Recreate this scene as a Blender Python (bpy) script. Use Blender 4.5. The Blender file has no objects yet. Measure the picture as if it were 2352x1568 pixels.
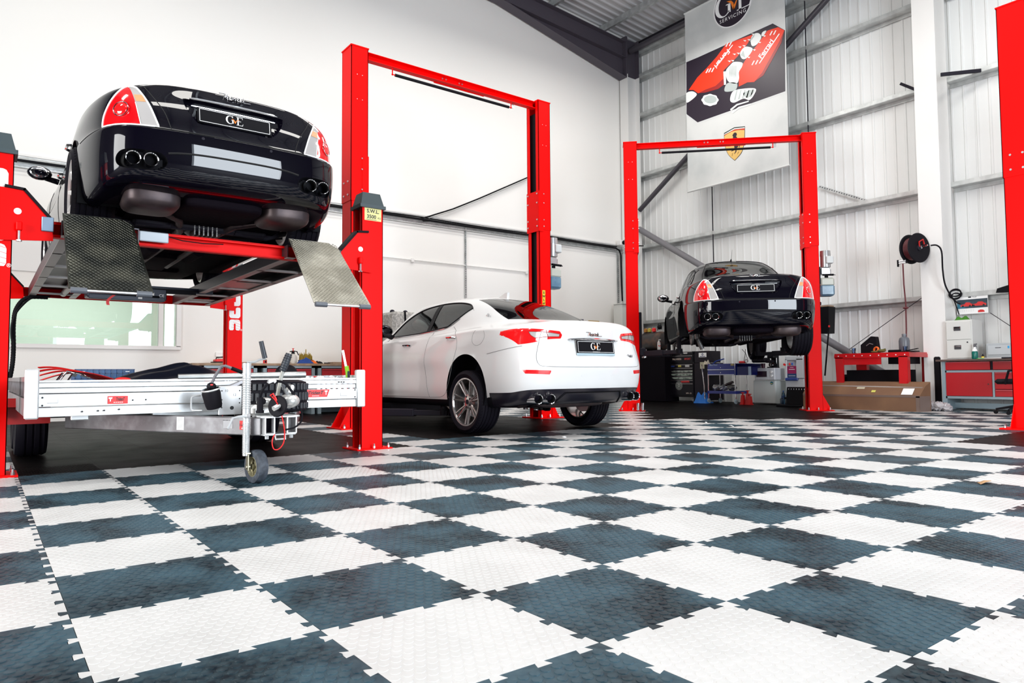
import bpy, math, random
import numpy as np
from mathutils import Vector, Matrix
from mathutils.bvhtree import BVHTree
pi = math.pi; R = math.radians
random.seed(7)
COL = bpy.context.scene.collection
SC = bpy.context.scene
# ---------------------------------------------------------------- camera
CAMF = 1606.67
YAW, PIT, ROLL = 0.923001, 0.0488010, -0.00754476
CP = Vector((-0.20393, -2.25039, 0.645388))
cF = Vector((math.cos(YAW)*math.cos(PIT), math.sin(YAW)*math.cos(PIT), math.sin(PIT)))
r0 = Vector((math.sin(YAW), -math.cos(YAW), 0)); u0 = r0.cross(cF)
cR = math.cos(ROLL)*r0 + math.sin(ROLL)*u0
cU = -math.sin(ROLL)*r0 + math.cos(ROLL)*u0
cam = bpy.data.cameras.new('camera'); camo = bpy.data.objects.new('camera', cam); COL.objects.link(camo)
cam.sensor_width = 36; cam.lens = 36*CAMF/2352; cam.clip_start = .02; cam.clip_end = 200
camo.matrix_world = Matrix(((cR.x, cU.x, -cF.x, CP.x), (cR.y, cU.y, -cF.y, CP.y), (cR.z, cU.z, -cF.z, CP.z), (0, 0, 0, 1)))
SC.camera = camo
# ---------------------------------------------------------------- world, lamps, exposure
w = bpy.data.worlds.new('sky'); SC.world = w; w.use_nodes = True
bg = w.node_tree.nodes['Background']
bg.inputs[0].default_value = (.78, .88, 1, 1); bg.inputs[1].default_value = 4.0
def area(name, loc, rot, sx, sy, e, col=(1, 1, 1), spread=180):
    l = bpy.data.lights.new(name, 'AREA'); l.shape = 'RECTANGLE'; l.size = sx; l.size_y = sy; l.energy = e; l.color = col
    l.spread = R(spread)
    o = bpy.data.objects.new(name, l); COL.objects.link(o); o.location = loc; o.rotation_euler = rot; return o
for i, (x, y) in enumerate(((1, 6.6), (6.5, 6.8), (10.6, 7.2), (0.5, -1), (5.5, -1.5), (10.6, .5), (-4, 3), (3.4, 2.6), (8.2, 3.2))):
    area('high_bay_lamp', (x, y, 8.3), (0, 0, 0), 2.2, .9, 130, (1, .975, .93))
# daylight through the two roller door openings behind the camera
area('door_daylight', (4.4, -8.0, 2.6), (R(90), 0, 0), 4.8, 4.6, 1200, (.86, .93, 1))
area('side_door_daylight', (-6.9, 1.2, 2.4), (0, R(-90), 0), 4.2, 5.0, 800, (1, .97, .92))
SC.view_settings.view_transform = 'Standard'; SC.view_settings.look = 'None'
SC.view_settings.gamma = 1; SC.view_settings.use_curve_mapping = False
SC.view_settings.exposure = -0.1
SC.cycles.max_bounces = 6; SC.cycles.diffuse_bounces = 4; SC.cycles.glossy_bounces = 4
SC.cycles.transparent_max_bounces = 12; SC.cycles.transmission_bounces = 4
SC.cycles.sample_clamp_indirect = 6; SC.cycles.caustics_reflective = False; SC.cycles.caustics_refractive = False
# ---------------------------------------------------------------- pixel helpers (photo measured in 2352 x 1568)
def ray(px, py): return cF + cR*((px-1176)/CAMF) - cU*((py-784)/CAMF)
def aX(px, py, X): d = ray(px, py); return CP + d*((X-CP.x)/d.x)
def aY(px, py, Y): d = ray(px, py); return CP + d*((Y-CP.y)/d.y)
def aZ(px, py, Z=0): d = ray(px, py); return CP + d*((Z-CP.z)/d.z)
# ---------------------------------------------------------------- materials
MATS = {}
def mat(name, col=(.5, .5, .5), rough=.5, metal=0, coat=0, emit=0, noise=None, bump=None, alpha=None, spec=.5, ior=1.5):
    if name in MATS: return MATS[name]
    m = bpy.data.materials.new(name); m.use_nodes = True; nt = m.node_tree; b = nt.nodes['Principled BSDF']
    b.inputs['Base Color'].default_value = (*col, 1); b.inputs['Roughness'].default_value = rough
    b.inputs['Metallic'].default_value = metal; b.inputs['Coat Weight'].default_value = coat
    b.inputs['Coat Roughness'].default_value = .03; b.inputs['Specular IOR Level'].default_value = spec; b.inputs['IOR'].default_value = ior
    m.diffuse_color = (*col, 1)
    if emit: b.inputs['Emission Color'].default_value = (*col, 1); b.inputs['Emission Strength'].default_value = emit
    if noise or bump:
        tc = nt.nodes.new('ShaderNodeTexCoord')
    if noise:   # (scale, colour2, low, high[, detail])
        n = nt.nodes.new('ShaderNodeTexNoise'); n.inputs['Scale'].default_value = noise[0]; n.inputs['Detail'].default_value = 6
        nt.links.new(tc.outputs['Object'], n.inputs['Vector'])
        cr = nt.nodes.new('ShaderNodeValToRGB'); cr.color_ramp.elements[0].position = noise[2]; cr.color_ramp.elements[1].position = noise[3]
        cr.color_ramp.elements[0].color = (*col, 1); cr.color_ramp.elements[1].color = (*noise[1], 1)
        nt.links.new(n.outputs['Fac'], cr.inputs['Fac']); nt.links.new(cr.outputs['Color'], b.inputs['Base Color'])
    if bump:    # (scale, strength, distance)
        n2 = nt.nodes.new('ShaderNodeTexNoise'); n2.inputs['Scale'].default_value = bump[0]; n2.inputs['Detail'].default_value = 4
        nt.links.new(tc.outputs['Object'], n2.inputs['Vector'])
        bp = nt.nodes.new('ShaderNodeBump'); bp.inputs['Strength'].default_value = bump[1]; bp.inputs['Distance'].default_value = bump[2]
        nt.links.new(n2.outputs['Fac'], bp.inputs['Height']); nt.links.new(bp.outputs['Normal'], b.inputs['Normal'])
    MATS[name] = m; return m
def glassmat(name, tint=(.5, .55, .55), gloss=.9, rough=.0):
    """thin pane: tinted see-through plus a mirror-like skin"""
    if name in MATS: return MATS[name]
    m = bpy.data.materials.new(name); m.use_nodes = True; nt = m.node_tree; nt.nodes.clear()
    out = nt.nodes.new('ShaderNodeOutputMaterial'); mx = nt.nodes.new('ShaderNodeMixShader'); fr = nt.nodes.new('ShaderNodeFresnel')
    fr.inputs['IOR'].default_value = 1.55
    t = nt.nodes.new('ShaderNodeBsdfTransparent'); t.inputs[0].default_value = (*tint, 1)
    g = nt.nodes.new('ShaderNodeBsdfGlossy'); g.inputs['Roughness'].default_value = rough; g.inputs[0].default_value = (gloss, gloss, gloss, 1)
    nt.links.new(fr.outputs[0], mx.inputs[0]); nt.links.new(t.outputs[0], mx.inputs[1]); nt.links.new(g.outputs[0], mx.inputs[2])
    nt.links.new(mx.outputs[0], out.inputs[0]); m.diffuse_color = (*tint, .4); MATS[name] = m; return m
# ---------------------------------------------------------------- mesh builder
def rotm(rx=0, ry=0, rz=0): return Matrix.Rotation(rz, 3, 'Z') @ Matrix.Rotation(ry, 3, 'Y') @ Matrix.Rotation(rx, 3, 'X')
class MB:
    def __init__(s): s.v = []; s.f = []; s.mi = []; s.cm = 0
    def add(s, vs, fs):
        o = len(s.v); s.v += [tuple(p) for p in vs]; s.f += [tuple(i+o for i in f) for f in fs]; s.mi += [s.cm]*len(fs); return s
    def m(s, i): s.cm = i; return s
    def box(s, c, d, rot=None, b=0):
        c = Vector(c); h = [x/2 for x in d]; rt = rot if rot is not None else Matrix.Identity(3)
        if b <= 0:
            vs = [c + rt @ Vector((x*h[0], y*h[1], z*h[2])) for x in (-1, 1) for y in (-1, 1) for z in (-1, 1)]
            return s.add(vs, [(0, 1, 3, 2), (4, 6, 7, 5), (0, 4, 5, 1), (2, 3, 7, 6), (0, 2, 6, 4), (1, 5, 7, 3)])
        b = min(b, min(h)*.95); vs = []; idx = {}
        for x in (-1, 1):
            for y in (-1, 1):
                for z in (-1, 1):
                    for a in range(3):
                        p = [x*(h[0]-b), y*(h[1]-b), z*(h[2]-b)]; p[a] = (x, y, z)[a]*h[a]
                        idx[(x, y, z, a)] = len(vs); vs.append(c + rt @ Vector(p))
        fs = []
        q = [(-1, -1), (1, -1), (1, 1), (-1, 1)]
        for sg in (-1, 1):
            o = q if sg > 0 else q[::-1]
            fs.append([idx[(sg, u, v, 0)] for u, v in o]); fs.append([idx[(u, sg, v, 1)] for u, v in o[::-1]]); fs.append([idx[(u, v, sg, 2)] for u, v in o])
        for x in (-1, 1):
            for y in (-1, 1):
                f = [idx[(x, y, -1, 0)], idx[(x, y, -1, 1)], idx[(x, y, 1, 1)], idx[(x, y, 1, 0)]]; fs.append(f if x*y > 0 else f[::-1])
                f = [idx[(x, -1, y, 2)], idx[(x, -1, y, 0)], idx[(x, 1, y, 0)], idx[(x, 1, y, 2)]]; fs.append(f if x*y < 0 else f[::-1])
                f = [idx[(-1, x, y, 1)], idx[(-1, x, y, 2)], idx[(1, x, y, 2)], idx[(1, x, y, 1)]]; fs.append(f if x*y < 0 else f[::-1])
                for z in (-1, 1):
                    f = [idx[(x, y, z, 0)], idx[(x, y, z, 1)], idx[(x, y, z, 2)]]; fs.append(f if x*y*z > 0 else f[::-1])
        return s.add(vs, fs)
    def cyl(s, p0, p1, r0, r1=None, n=16, cap=True, cap0=True):
        p0 = Vector(p0); p1 = Vector(p1); r1 = r0 if r1 is None else r1; d = (p1-p0)
        a = d.orthogonal().normalized() if d.length > 1e-9 else Vector((1, 0, 0)); b = d.normalized().cross(a)
        vs = []
        for p, r in ((p0, r0), (p1, r1)):
            vs += [p + (a*math.cos(2*pi*i/n) + b*math.sin(2*pi*i/n))*r for i in range(n)]
        fs = [(i, (i+1) % n, n+(i+1) % n, n+i) for i in range(n)]
        if cap and r1 > 1e-6: fs.append(tuple(range(n, 2*n)))
        if cap and cap0 and r0 > 1e-6: fs.append(tuple(range(n))[::-1])
        return s.add(vs, fs)
    def tube(s, pts, r, n=8, closed=False, cap=True, flat=None, up=None):
        pts = [Vector(p) for p in pts]; m = len(pts)
        if m < 2: return s
        rs = r if isinstance(r, (list, tuple)) else [r]*m
        T = []
        for i in range(m):
            if closed: t = pts[(i+1) % m]-pts[i-1]
            else: t = pts[min(i+1, m-1)]-pts[max(i-1, 0)]
            T.append(t.normalized() if t.length > 1e-9 else Vector((0, 0, 1)))
        a = Vector(up) if up else T[0].orthogonal(); a = (a - T[0]*a.dot(T[0])).normalized(); vs = []
        fl = flat or 1
        for i in range(m):
            if up: a = Vector(up)
            a = (a - T[i]*a.dot(T[i])); a = a.normalized() if a.length > 1e-6 else T[i].orthogonal().normalized(); b = T[i].cross(a)
            vs += [pts[i] + (a*math.cos(2*pi*k/n)*fl + b*math.sin(2*pi*k/n))*rs[i] for k in range(n)]
        fs = []
        for i in range(m if closed else m-1):
            j = (i+1) % m
            fs += [(i*n+k, i*n+(k+1) % n, j*n+(k+1) % n, j*n+k) for k in range(n)]
        if cap and not closed: fs += [tuple(range(n))[::-1], tuple((m-1)*n+k for k in range(n))]
        return s.add(vs, fs)
    def lathe(s, prof, o=(0, 0, 0), ax=(0, 0, 1), n=24, a0=0, a1=2*pi):
        """prof: (radius, height along the axis)"""
        o = Vector(o); ax = Vector(ax).normalized(); a = ax.orthogonal().normalized(); b = ax.cross(a); full = abs(a1-a0-2*pi) < 1e-6
        k = n if full else n+1; vs = []
        for r, h in prof:
            vs += [o + ax*h + (a*math.cos(a0+(a1-a0)*i/n) + b*math.sin(a0+(a1-a0)*i/n))*r for i in range(k)]
        fs = []
        for j in range(len(prof)-1):
            for i in range(n):
                i2 = (i+1) % k
                fs.append((j*k+i, j*k+i2, (j+1)*k+i2, (j+1)*k+i))
        return s.add(vs, fs)
    def prism(s, poly, f0, f1):
        """poly: 2D list; f0/f1 map (u,v) to 3D for the two faces"""
        n = len(poly); vs = [f0(*p) for p in poly] + [f1(*p) for p in poly]
        return s.add(vs, [tuple(range(n))[::-1], tuple(range(n, 2*n))] + [(i, (i+1) % n, n+(i+1) % n, n+i) for i in range(n)])
    def ext(s, poly, axis, a, b):
        """extrude a polygon along a world axis from a to b; poly gives the two other coordinates in order"""
        F = {'x': lambda t: (lambda u, v: (t, u, v)), 'y': lambda t: (lambda u, v: (u, t, v)), 'z': lambda t: (lambda u, v: (u, v, t))}[axis]
        return s.prism(poly, F(a), F(b))
    def sph(s, c, r, n=12, m=8, sc=(1, 1, 1), rot=None):
        c = Vector(c); rt = rot if rot is not None else Matrix.Identity(3)
        vs = [c + rt @ Vector((0, 0, -r*sc[2]))]
        for j in range(1, m):
            t = -pi/2+pi*j/m
            vs += [c + rt @ Vector((math.cos(t)*math.cos(2*pi*i/n)*r*sc[0], math.cos(t)*math.sin(2*pi*i/n)*r*sc[1], math.sin(t)*r*sc[2])) for i in range(n)]
        vs.append(c + rt @ Vector((0, 0, r*sc[2]))); fs = [(0, 1+(i+1) % n, 1+i) for i in range(n)]
        for j in range(m-2): fs += [(1+j*n+i, 1+j*n+(i+1) % n, 1+(j+1)*n+(i+1) % n, 1+(j+1)*n+i) for i in range(n)]
        l = len(vs)-1; fs += [(l, 1+(m-2)*n+i, 1+(m-2)*n+(i+1) % n) for i in range(n)]
        return s.add(vs, fs)
    def grid(s, fn, nu, nv):
        vs = [fn(i/nu, j/nv) for j in range(nv+1) for i in range(nu+1)]
        return s.add(vs, [(j*(nu+1)+i, j*(nu+1)+i+1, (j+1)*(nu+1)+i+1, (j+1)*(nu+1)+i) for j in range(nv) for i in range(nu)])
    def mesh(s, name, mats, smooth=True, ang=35):
        me = bpy.data.meshes.new(name); me.from_pydata(s.v, [], s.f)
        for m in (mats if isinstance(mats, (list, tuple)) else [mats]): me.materials.append(m)
        if any(s.mi): me.polygons.foreach_set('material_index', s.mi)
        if smooth:
            me.polygons.foreach_set('use_smooth', [True]*len(me.polygons)); me.set_sharp_from_angle(angle=R(ang))
        me.update(); return me
    def build(s, name, mats, parent=None, smooth=True, ang=35, fix=True):
        me = s.mesh(name, mats, smooth, ang)
        return link(name, me, parent)
def link(name, me, parent=None, loc=None, rot=None):
    o = bpy.data.objects.new(name, me); COL.objects.link(o)
    if parent: o.parent = parent
    if loc: o.location = loc
    if rot: o.rotation_euler = rot
    return o
def tag(o, label=None, cat=None, group=None, kind=None):
    if label: o['label'] = label
    if cat: o['category'] = cat
    if group: o['group'] = group
    if kind: o['kind'] = kind
    return o
def thing(name, label, cat, loc=(0, 0, 0), rz=0, group=None):
    o = bpy.data.objects.new(name, None); COL.objects.link(o); o.location = loc; o.rotation_euler = (0, 0, rz); o.empty_display_size = .1
    return tag(o, label, cat, group)
def copy_tree(o, parent=None):
    c = o.copy(); COL.objects.link(c); c.parent = parent
    for ch in o.children: copy_tree(ch, c)
    return c
def textmesh(s, size=1, ext=.0, shear=0, align='CENTER', space=1, bold=0):
    cu = bpy.data.curves.new('t', 'FONT'); cu.body = s; cu.size = size; cu.extrude = ext; cu.shear = shear; cu.align_x = align; cu.align_y = 'CENTER'; cu.space_character = space; cu.offset = bold
    cu.resolution_u = 3
    o = bpy.data.objects.new('t', cu); COL.objects.link(o); dg = bpy.context.evaluated_depsgraph_get()
    me = bpy.data.meshes.new_from_object(o.evaluated_get(dg)); vs = [v.co.copy() for v in me.vertices]; fs = [tuple(p.vertices) for p in me.polygons]
    bpy.data.objects.remove(o); bpy.data.meshes.remove(me); return vs, fs
def addtext(mb, s, size, o, ux, uy, **k):
    """lettering as a thin mesh in the plane spanned by ux, uy at o"""
    vs, fs = textmesh(s, size, **k); o = Vector(o); ux = Vector(ux); uy = Vector(uy); n = ux.cross(uy)
    return mb.add([o + ux*v.x + uy*v.y + n*v.z for v in vs], fs)
def sm(pts, n=6):
    """smooth a 3D polyline (Catmull-Rom)"""
    P = [Vector(p) for p in pts]; out = []
    for i in range(len(P)-1):
        a, b, c, d = P[max(i-1, 0)], P[i], P[i+1], P[min(i+2, len(P)-1)]
        out += [.5*(2*b+(c-a)*t+(2*a-5*b+4*c-d)*t*t+(3*b-3*c+d-a)*t**3) for t in (k/n for k in range(n))]
    return out+[P[-1]]
def supere(mb, c, r, e=.5, n=24, m=14):
    """rounded-box blob"""
    k = len(mb.v); mb.sph((0, 0, 0), 1, n, m); f = lambda v: math.copysign(abs(v)**e, v)
    for i in range(k, len(mb.v)): x, y, z = mb.v[i]; mb.v[i] = (c[0]+r[0]*f(x), c[1]+r[1]*f(y), c[2]+r[2]*f(z))
    return mb
# common materials
M_red = mat('lift_red_paint', (.88, .0006, .0006), .45, coat=0, spec=.10, bump=(160, .05, .002))
M_black = mat('black_plastic', (.006, .006, .008), .45, ior=1.2)
M_rub = mat('black_rubber', (.009, .008, .011), .6, ior=1.2)
M_tyre = mat('tyre_rubber', (.007, .006, .010), .6, ior=1.2)
M_chrome = mat('chrome', (.86, .86, .88), .07, 1)
M_steel = mat('bright_steel', (.62, .63, .65), .28, 1)
M_zinc = mat('zinc_bolt', (.72, .72, .74), .3, 1)
M_galv = mat('galvanised_steel', (.45, .47, .47), .4, .85, noise=(9, (.62, .64, .64), .35, .65))
M_white = mat('white_paint', (.82, .81, .79), .4)
M_dk = mat('dark_grey_steel', (.020, .018, .026), .5, ior=1.2)
M_grey = mat('grey_steel', (.22, .225, .235), .45, .3)
M_yel = mat('yellow_sticker', (.85, .62, .05), .4)
M_ink = mat('black_ink', (.01, .01, .012), .5)
M_wht = mat('white_print', (.9, .9, .9), .45)
M_org = mat('orange_print', (.9, .22, .02), .45)
M_redp = mat('red_print', (.8, .02, .02), .45)
M_blue = mat('blue_enamel', (.008, .02, .22), .3, coat=.5)
# ================================================================ the building
XW, YW = 13.7, 10.5
M_wall = mat('white_plaster', (.87, .855, .82), .7, noise=(.7, (.88, .87, .84), .3, .7))
M_liner = mat('white_liner_sheet', (.80, .81, .80), .38)
M_roofs = mat('roof_liner_sheet', (.50, .50, .51), .42)
M_steelw = mat('white_painted_steel', (.80, .79, .77), .4)
M_raft = mat('charcoal_painted_steel', (.070, .060, .078), .5)
M_conc = mat('concrete', (.06, .06, .062), .8)
def struct(name, mb, m, **k): return tag(mb.build(name, m, **k), kind='structure')
floor = struct('floor', MB().box((3.5, 1, -.06), (22, 20, .10)), M_conc)
# left plaster wall with the long internal window
wl = MB(); y0, y1 = YW, YW+.15
x_a, x_b, z_a, z_b = -.9, 2.38, 1.17, 1.96
for (xa, xb, za, zb) in ((-7, x_a, 0, 10.6), (x_b, XW+.2, 0, 10.6), (x_a, x_b, 0, z_a), (x_a, x_b, z_b, 10.6)):
    wl.box(((xa+xb)/2, (y0+y1)/2, (za+zb)/2), (xb-xa, y1-y0, zb-za))
wall_left = struct('wall_left', wl, M_wall, smooth=False)
wb = struct('wall_back', MB().box((-7.1, 1, 5), (.2, 22, 11)).box((-7.1, 1, 5), (.1, 1, 1)), mat('back_wall_grey', (.22, .22, .23), .6), smooth=False)
bpy.data.objects.remove(wb)
M_back = mat('darkened_sheet', (.03, .03, .034), .7)  # unseen walls coloured near black so the black cars mirror darkness
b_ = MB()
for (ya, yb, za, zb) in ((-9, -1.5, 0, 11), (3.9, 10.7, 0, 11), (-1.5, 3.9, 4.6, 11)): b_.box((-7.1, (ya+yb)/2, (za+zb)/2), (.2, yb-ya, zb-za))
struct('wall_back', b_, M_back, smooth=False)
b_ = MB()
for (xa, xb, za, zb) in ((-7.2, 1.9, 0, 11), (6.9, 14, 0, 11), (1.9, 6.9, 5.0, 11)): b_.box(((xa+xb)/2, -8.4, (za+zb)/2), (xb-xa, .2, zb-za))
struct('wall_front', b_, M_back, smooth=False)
# far wall of ribbed liner sheets (1 m covers), ribs are geometry
wr = struct('wall_right', MB().box((XW+.12, 1, 5), (.1, 20, 10.4)), M_liner, smooth=False)
def sheet(L, pitch=.2, n=5, h=.014):
    mb = MB(); pr = []
    for k in range(n):
        y = k*pitch
        pr += [(y, 0), (y+.128, 0), (y+.140, h), (y+.168, h), (y+.180, 0)]
    pr.append((n*pitch, 0)); pr = [(min(a, n*pitch-.002), b) for a, b in pr]
    vs = [(-b, a, 0) for a, b in pr] + [(-b, a, L) for a, b in pr]; m = len(pr)
    mb.add(vs, [(i, i+1, m+i+1, m+i) for i in range(m-1)]); mb.add([(0.012, pr[-1][0], 0), (0.012, pr[-1][0], L), (0, pr[-1][0], L), (0, pr[-1][0], 0)], [(0, 1, 2, 3)])
    return mb
shm = sheet(10.2).mesh('panel', M_liner, ang=10)
for k in range(20):
    link('panel', shm, wr, loc=(XW, YW-1-k*1.0, 0))
# roof: sheets falling towards the far wall
SL = math.atan(.064)
ce = struct('ceiling', MB().box((3.4, 1, 0), (21.4, 20, .05)), M_roofs, smooth=False)
ce.location = (0, 0, 9.62+.064*(XW)+.03); ce.rotation_euler = (0, SL, 0)
rm = MB(); pr = []
for k in range(5):
    y = k*.2; pr += [(y, 0), (y+.10, 0), (y+.12, .03), (y+.16, .03), (y+.18, 0)]
pr.append((1, 0)); m_ = len(pr)
rm.add([(-7.2, a, -.03-b) for a, b in pr] + [(14.1, a, -.03-b) for a, b in pr], [(i, m_+i, m_+i+1, i+1) for i in range(m_-1)])
rme = rm.mesh('roof_panel', M_roofs, ang=10)
for k in range(18): link('roof_panel', rme, ce, loc=(0, YW-1-k, 0))
def roofz(x): return 9.62+.064*(XW-x)
# roof purlins (run along Y), wall purlins, columns, rafters
def zsec(mb, a, b, up, h=.16, d=.06, t=.012):
    """Z section from a to b; up = web direction, flanges sideways"""
    a = Vector(a); b = Vector(b); up = Vector(up).normalized(); s = (b-a).normalized().cross(up)
    for (c, su, ss) in ((Vector(), h, t), (up*(h/2)+s*(d/2), t, d), (up*(-h/2)-s*(d/2), t, d)):
        o = c
        vs = [p + o + up*(su/2*i) + s*(ss/2*j) for p in (a, b) for i, j in ((-1, -1), (1, -1), (1, 1), (-1, 1))]
        mb.add(vs, [(0, 1, 2, 3), (7, 6, 5, 4), (0, 4, 5, 1), (1, 5, 6, 2), (2, 6, 7, 3), (3, 7, 4, 0)])
    return mb
st_n = [0]
def trim(mb, m, **k):
    st_n[0] += 1; return struct('trim_%d' % st_n[0], mb, m, **k)
for x in (12.3, 10.6, 8.9, 7.2, 5.5, 3.8, 2.1, .4, -1.3, -3): trim(zsec(MB(), (x, -8.3, roofz(x)-.19), (x, YW-.02, roofz(x)-.19), (0, 0, 1), .2, .07), M_galv)
M_rail = mat('galvanised_sheeting_rail', (.50, .515, .51), .42, .55, noise=(6, (.62, .64, .63), .4, .6))
RAILS = (1.97, 3.95, 5.85, 7.47, 8.52, 9.22)
for z in RAILS:
    for (ya, yb) in ((3.2, YW-.05), (-8, 2.86)):
        trim(zsec(MB(), (XW-.12, ya, z), (XW-.12, yb, z), (1, 0, 0), .17, .075), M_rail)
def hsec(mb, x0, x1, yc, fw, z0, z1, tf=.018, tw=.012):
    mb.box((x0+tf/2, yc, (z0+z1)/2), (tf, fw, z1-z0)); mb.box((x1-tf/2, yc, (z0+z1)/2), (tf, fw, z1-z0)); return mb.box(((x0+x1)/2, yc, (z0+z1)/2), (x1-x0-2*tf, tw, z1-z0))
# column in the corner (white to 8.5 m, charcoal above) and the free one further right
trim(hsec(MB(), 13.05, 13.5, 10.32, .28, 0, 8.5), M_steelw, smooth=False)
trim(hsec(MB(), 13.05, 13.5, 10.32, .28, 8.5, 9.5), M_raft, smooth=False)
trim(hsec(MB(), 13.05, 13.5, 3.03, .37, 0, 9.4), M_steelw, smooth=False)
def rafter(yc):
    mb = MB(); top = lambda x: roofz(x)-.30; f = .26; t = .018
    L = [(13.05, 0), (-7, 0)]
    def slab(p, q, dz):  # flange strip following the roof
        (xa, za), (xb, zb) = p, q
        mb.add([(xa, yc-f/2, za), (xb, yc-f/2, zb), (xb, yc+f/2, zb), (xa, yc+f/2, za), (xa, yc-f/2, za-t), (xb, yc-f/2, zb-t), (xb, yc+f/2, zb-t), (xa, yc+f/2, za-t)],
               [(0, 1, 2, 3), (7, 6, 5, 4), (0, 4, 5, 1), (1, 5, 6, 2), (2, 6, 7, 3), (3, 7, 4, 0)])
    slab((13.05, top(13.05)), (-7, top(-7)), 0)
    slab((13.05, top(13.05)-.42), (-7, top(-7)-.42), 0)
    slab((13.02, 8.42), (9.0, top(9.0)-.42), 0)
    mb.ext([(13.05, top(13.05)), (-7, top(-7)), (-7, top(-7)-.42), (9, top(9)-.42), (13.05, 8.42)], 'y', yc-.006, yc+.006)
    mb.box((13.03, yc, 8.95), (.03, f, 1.1))
    for z in (8.5, 8.62, 8.9, 9.02, 9.14, 9.26):
        for s in (-.07, .07): mb.cyl((13.0, yc+s, z), (13.015-.03, yc+s, z), .018, n=6)
    return trim(mb, M_raft, smooth=False)
rafter(10.32); rafter(3.03)
# eaves tube and the two bracing tubes
def tubest(a, b, r, m=M_grey): return trim(MB().cyl(a, b, r, n=16), m)
M_tube = mat('charcoal_tube', (.055, .05, .062), .4)
tubest((13.2, 10.2, 9.15), (13.2, 3.1, 9.15), .075, M_tube)
tubest((13.45, 10.2, 4.95), (13.45, 3.3, 9.40), .062, M_tube)
tubest((13.42, 10.2, 4.45), (13.42, 3.3, .14), .075, mat('grey_tube', (.19, .185, .2), .45))
# gutter angle along the top of the far wall
trim(MB().box((XW-.06, 1, 9.50), (.1, 18.9, .10)), M_dk)
for y in (5.5, 7.95): trim(MB().cyl((13.5, y, 0.1 if y > 7 else 3.95), (13.5, y, 9.4), .012, n=8), M_dk)
# rail stays on the white column
trim(MB().box((13.3, 2.55, 5.87), (.03, .62, .06), rotm(0, 0, R(38))), M_dk)
trim(MB().box((13.38, 3.42, 5.92), (.03, .42, .05), rotm(R(38), 0, 0)), M_dk)
trim(MB().tube([(13.25, 3.2, 2.05), (13.45, 5.0, .95)], .006, 6), M_dk); trim(MB().tube([(13.45, 2.3, 1.65), (13.45, 1.3, .8)], .006, 6), M_dk)
# ---------------------------------------------------------------- internal window in the plaster wall
win = tag(MB().ext([(x_a, z_a), (x_b, z_a), (x_b, z_b), (x_a, z_b)], 'y', YW+.07, YW+.076).build('window_1', glassmat('office_glass', (.84, .89, .86), 1.0)), kind='structure')
fr = MB()
for (cx, cz, sx, sz) in (((x_a+x_b)/2, z_a-.02, x_b-x_a+.12, .06), ((x_a+x_b)/2, z_b+.02, x_b-x_a+.12, .06), (x_b+.03, (z_a+z_b)/2, .07, z_b-z_a), (x_a-.03, (z_a+z_b)/2, .07, z_b-z_a)): fr.box((cx, YW+.03, cz), (sx, .12, sz))
fr.build('window_frame', M_white, win, smooth=False); MB().box((2.14, YW+.05, (z_a+z_b)/2), (.07, .10, z_b-z_a)).build('mullion', M_white, win, smooth=False)
# added room behind the pane; its tint stands for the workshop reflected there
off = MB().box((.8, YW+2.6, 1.6), (4.4, .1, 3.2)).box((-1.4, YW+1.4, 1.6), (.1, 2.5, 3.2)).box((3.0, YW+1.4, 1.6), (.1, 2.5, 3.2)).box((.8, YW+1.4, 2.75), (4.4, 2.5, .05)).box((.8, YW+1.4, .2), (4.4, 2.5, .05))
trim(off, mat('pane_reflection_tint', (.60, .635, .60), .7), smooth=False)
area('pane_fill_lamp', (.8, YW+1.3, 2.6), (0, 0, 0), 3, 1.2, 80, (.97, 1, .95))  # unseen lamp added to brighten the window from behind
for k, y in enumerate((.5, 1.0, 1.5, 2.0)):  # glowing bars added to imitate ceiling tubes mirrored in the pane
    tag(MB().box((.35-.06*k, YW+y, 2.69), (.9, .07, .04), b=.01).build('mirrored_tube', mat('mirrored_tube_glow', (1, 1, 1), emit=5)), ('front', 'second', 'third', 'rearmost')[k]+' of four glowing bars behind the long window standing for reflected tubes', 'light', 'reflected tube bars')
# faint grey lettering and logo plaque on the plaster wall
wt = MB(); addtext(wt, 'LONDON', .17, (.98, YW-.004, 1.86+.17), (1, 0, 0), (0, 0, 1), ext=.001, space=1.25)
tag(wt.build('wall_lettering', mat('pale_grey_print', (.66, .66, .63), .6)), 'pale grey LONDON lettering on the white wall under the raised car', 'sign')
tag(MB().box((.24, YW-.01, 2.52), (.62, .012, .5), b=.004).build('logo_plaque', mat('white_gloss', (.9, .9, .89), .2)), 'plain white gloss plaque on the wall behind the left lift post', 'sign')
tag(MB().box((3.06, YW-.02, 1.05), (.12, .03, .08), b=.006).box((3.06, YW-.05, 1.0), (.05, .05, .05), b=.01).box((3.22, YW-.02, 1.05), (.07, .03, .07), b=.006).build('wall_socket', M_white), 'white plug socket on the white wall left of the rear lift post', 'socket')
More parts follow.
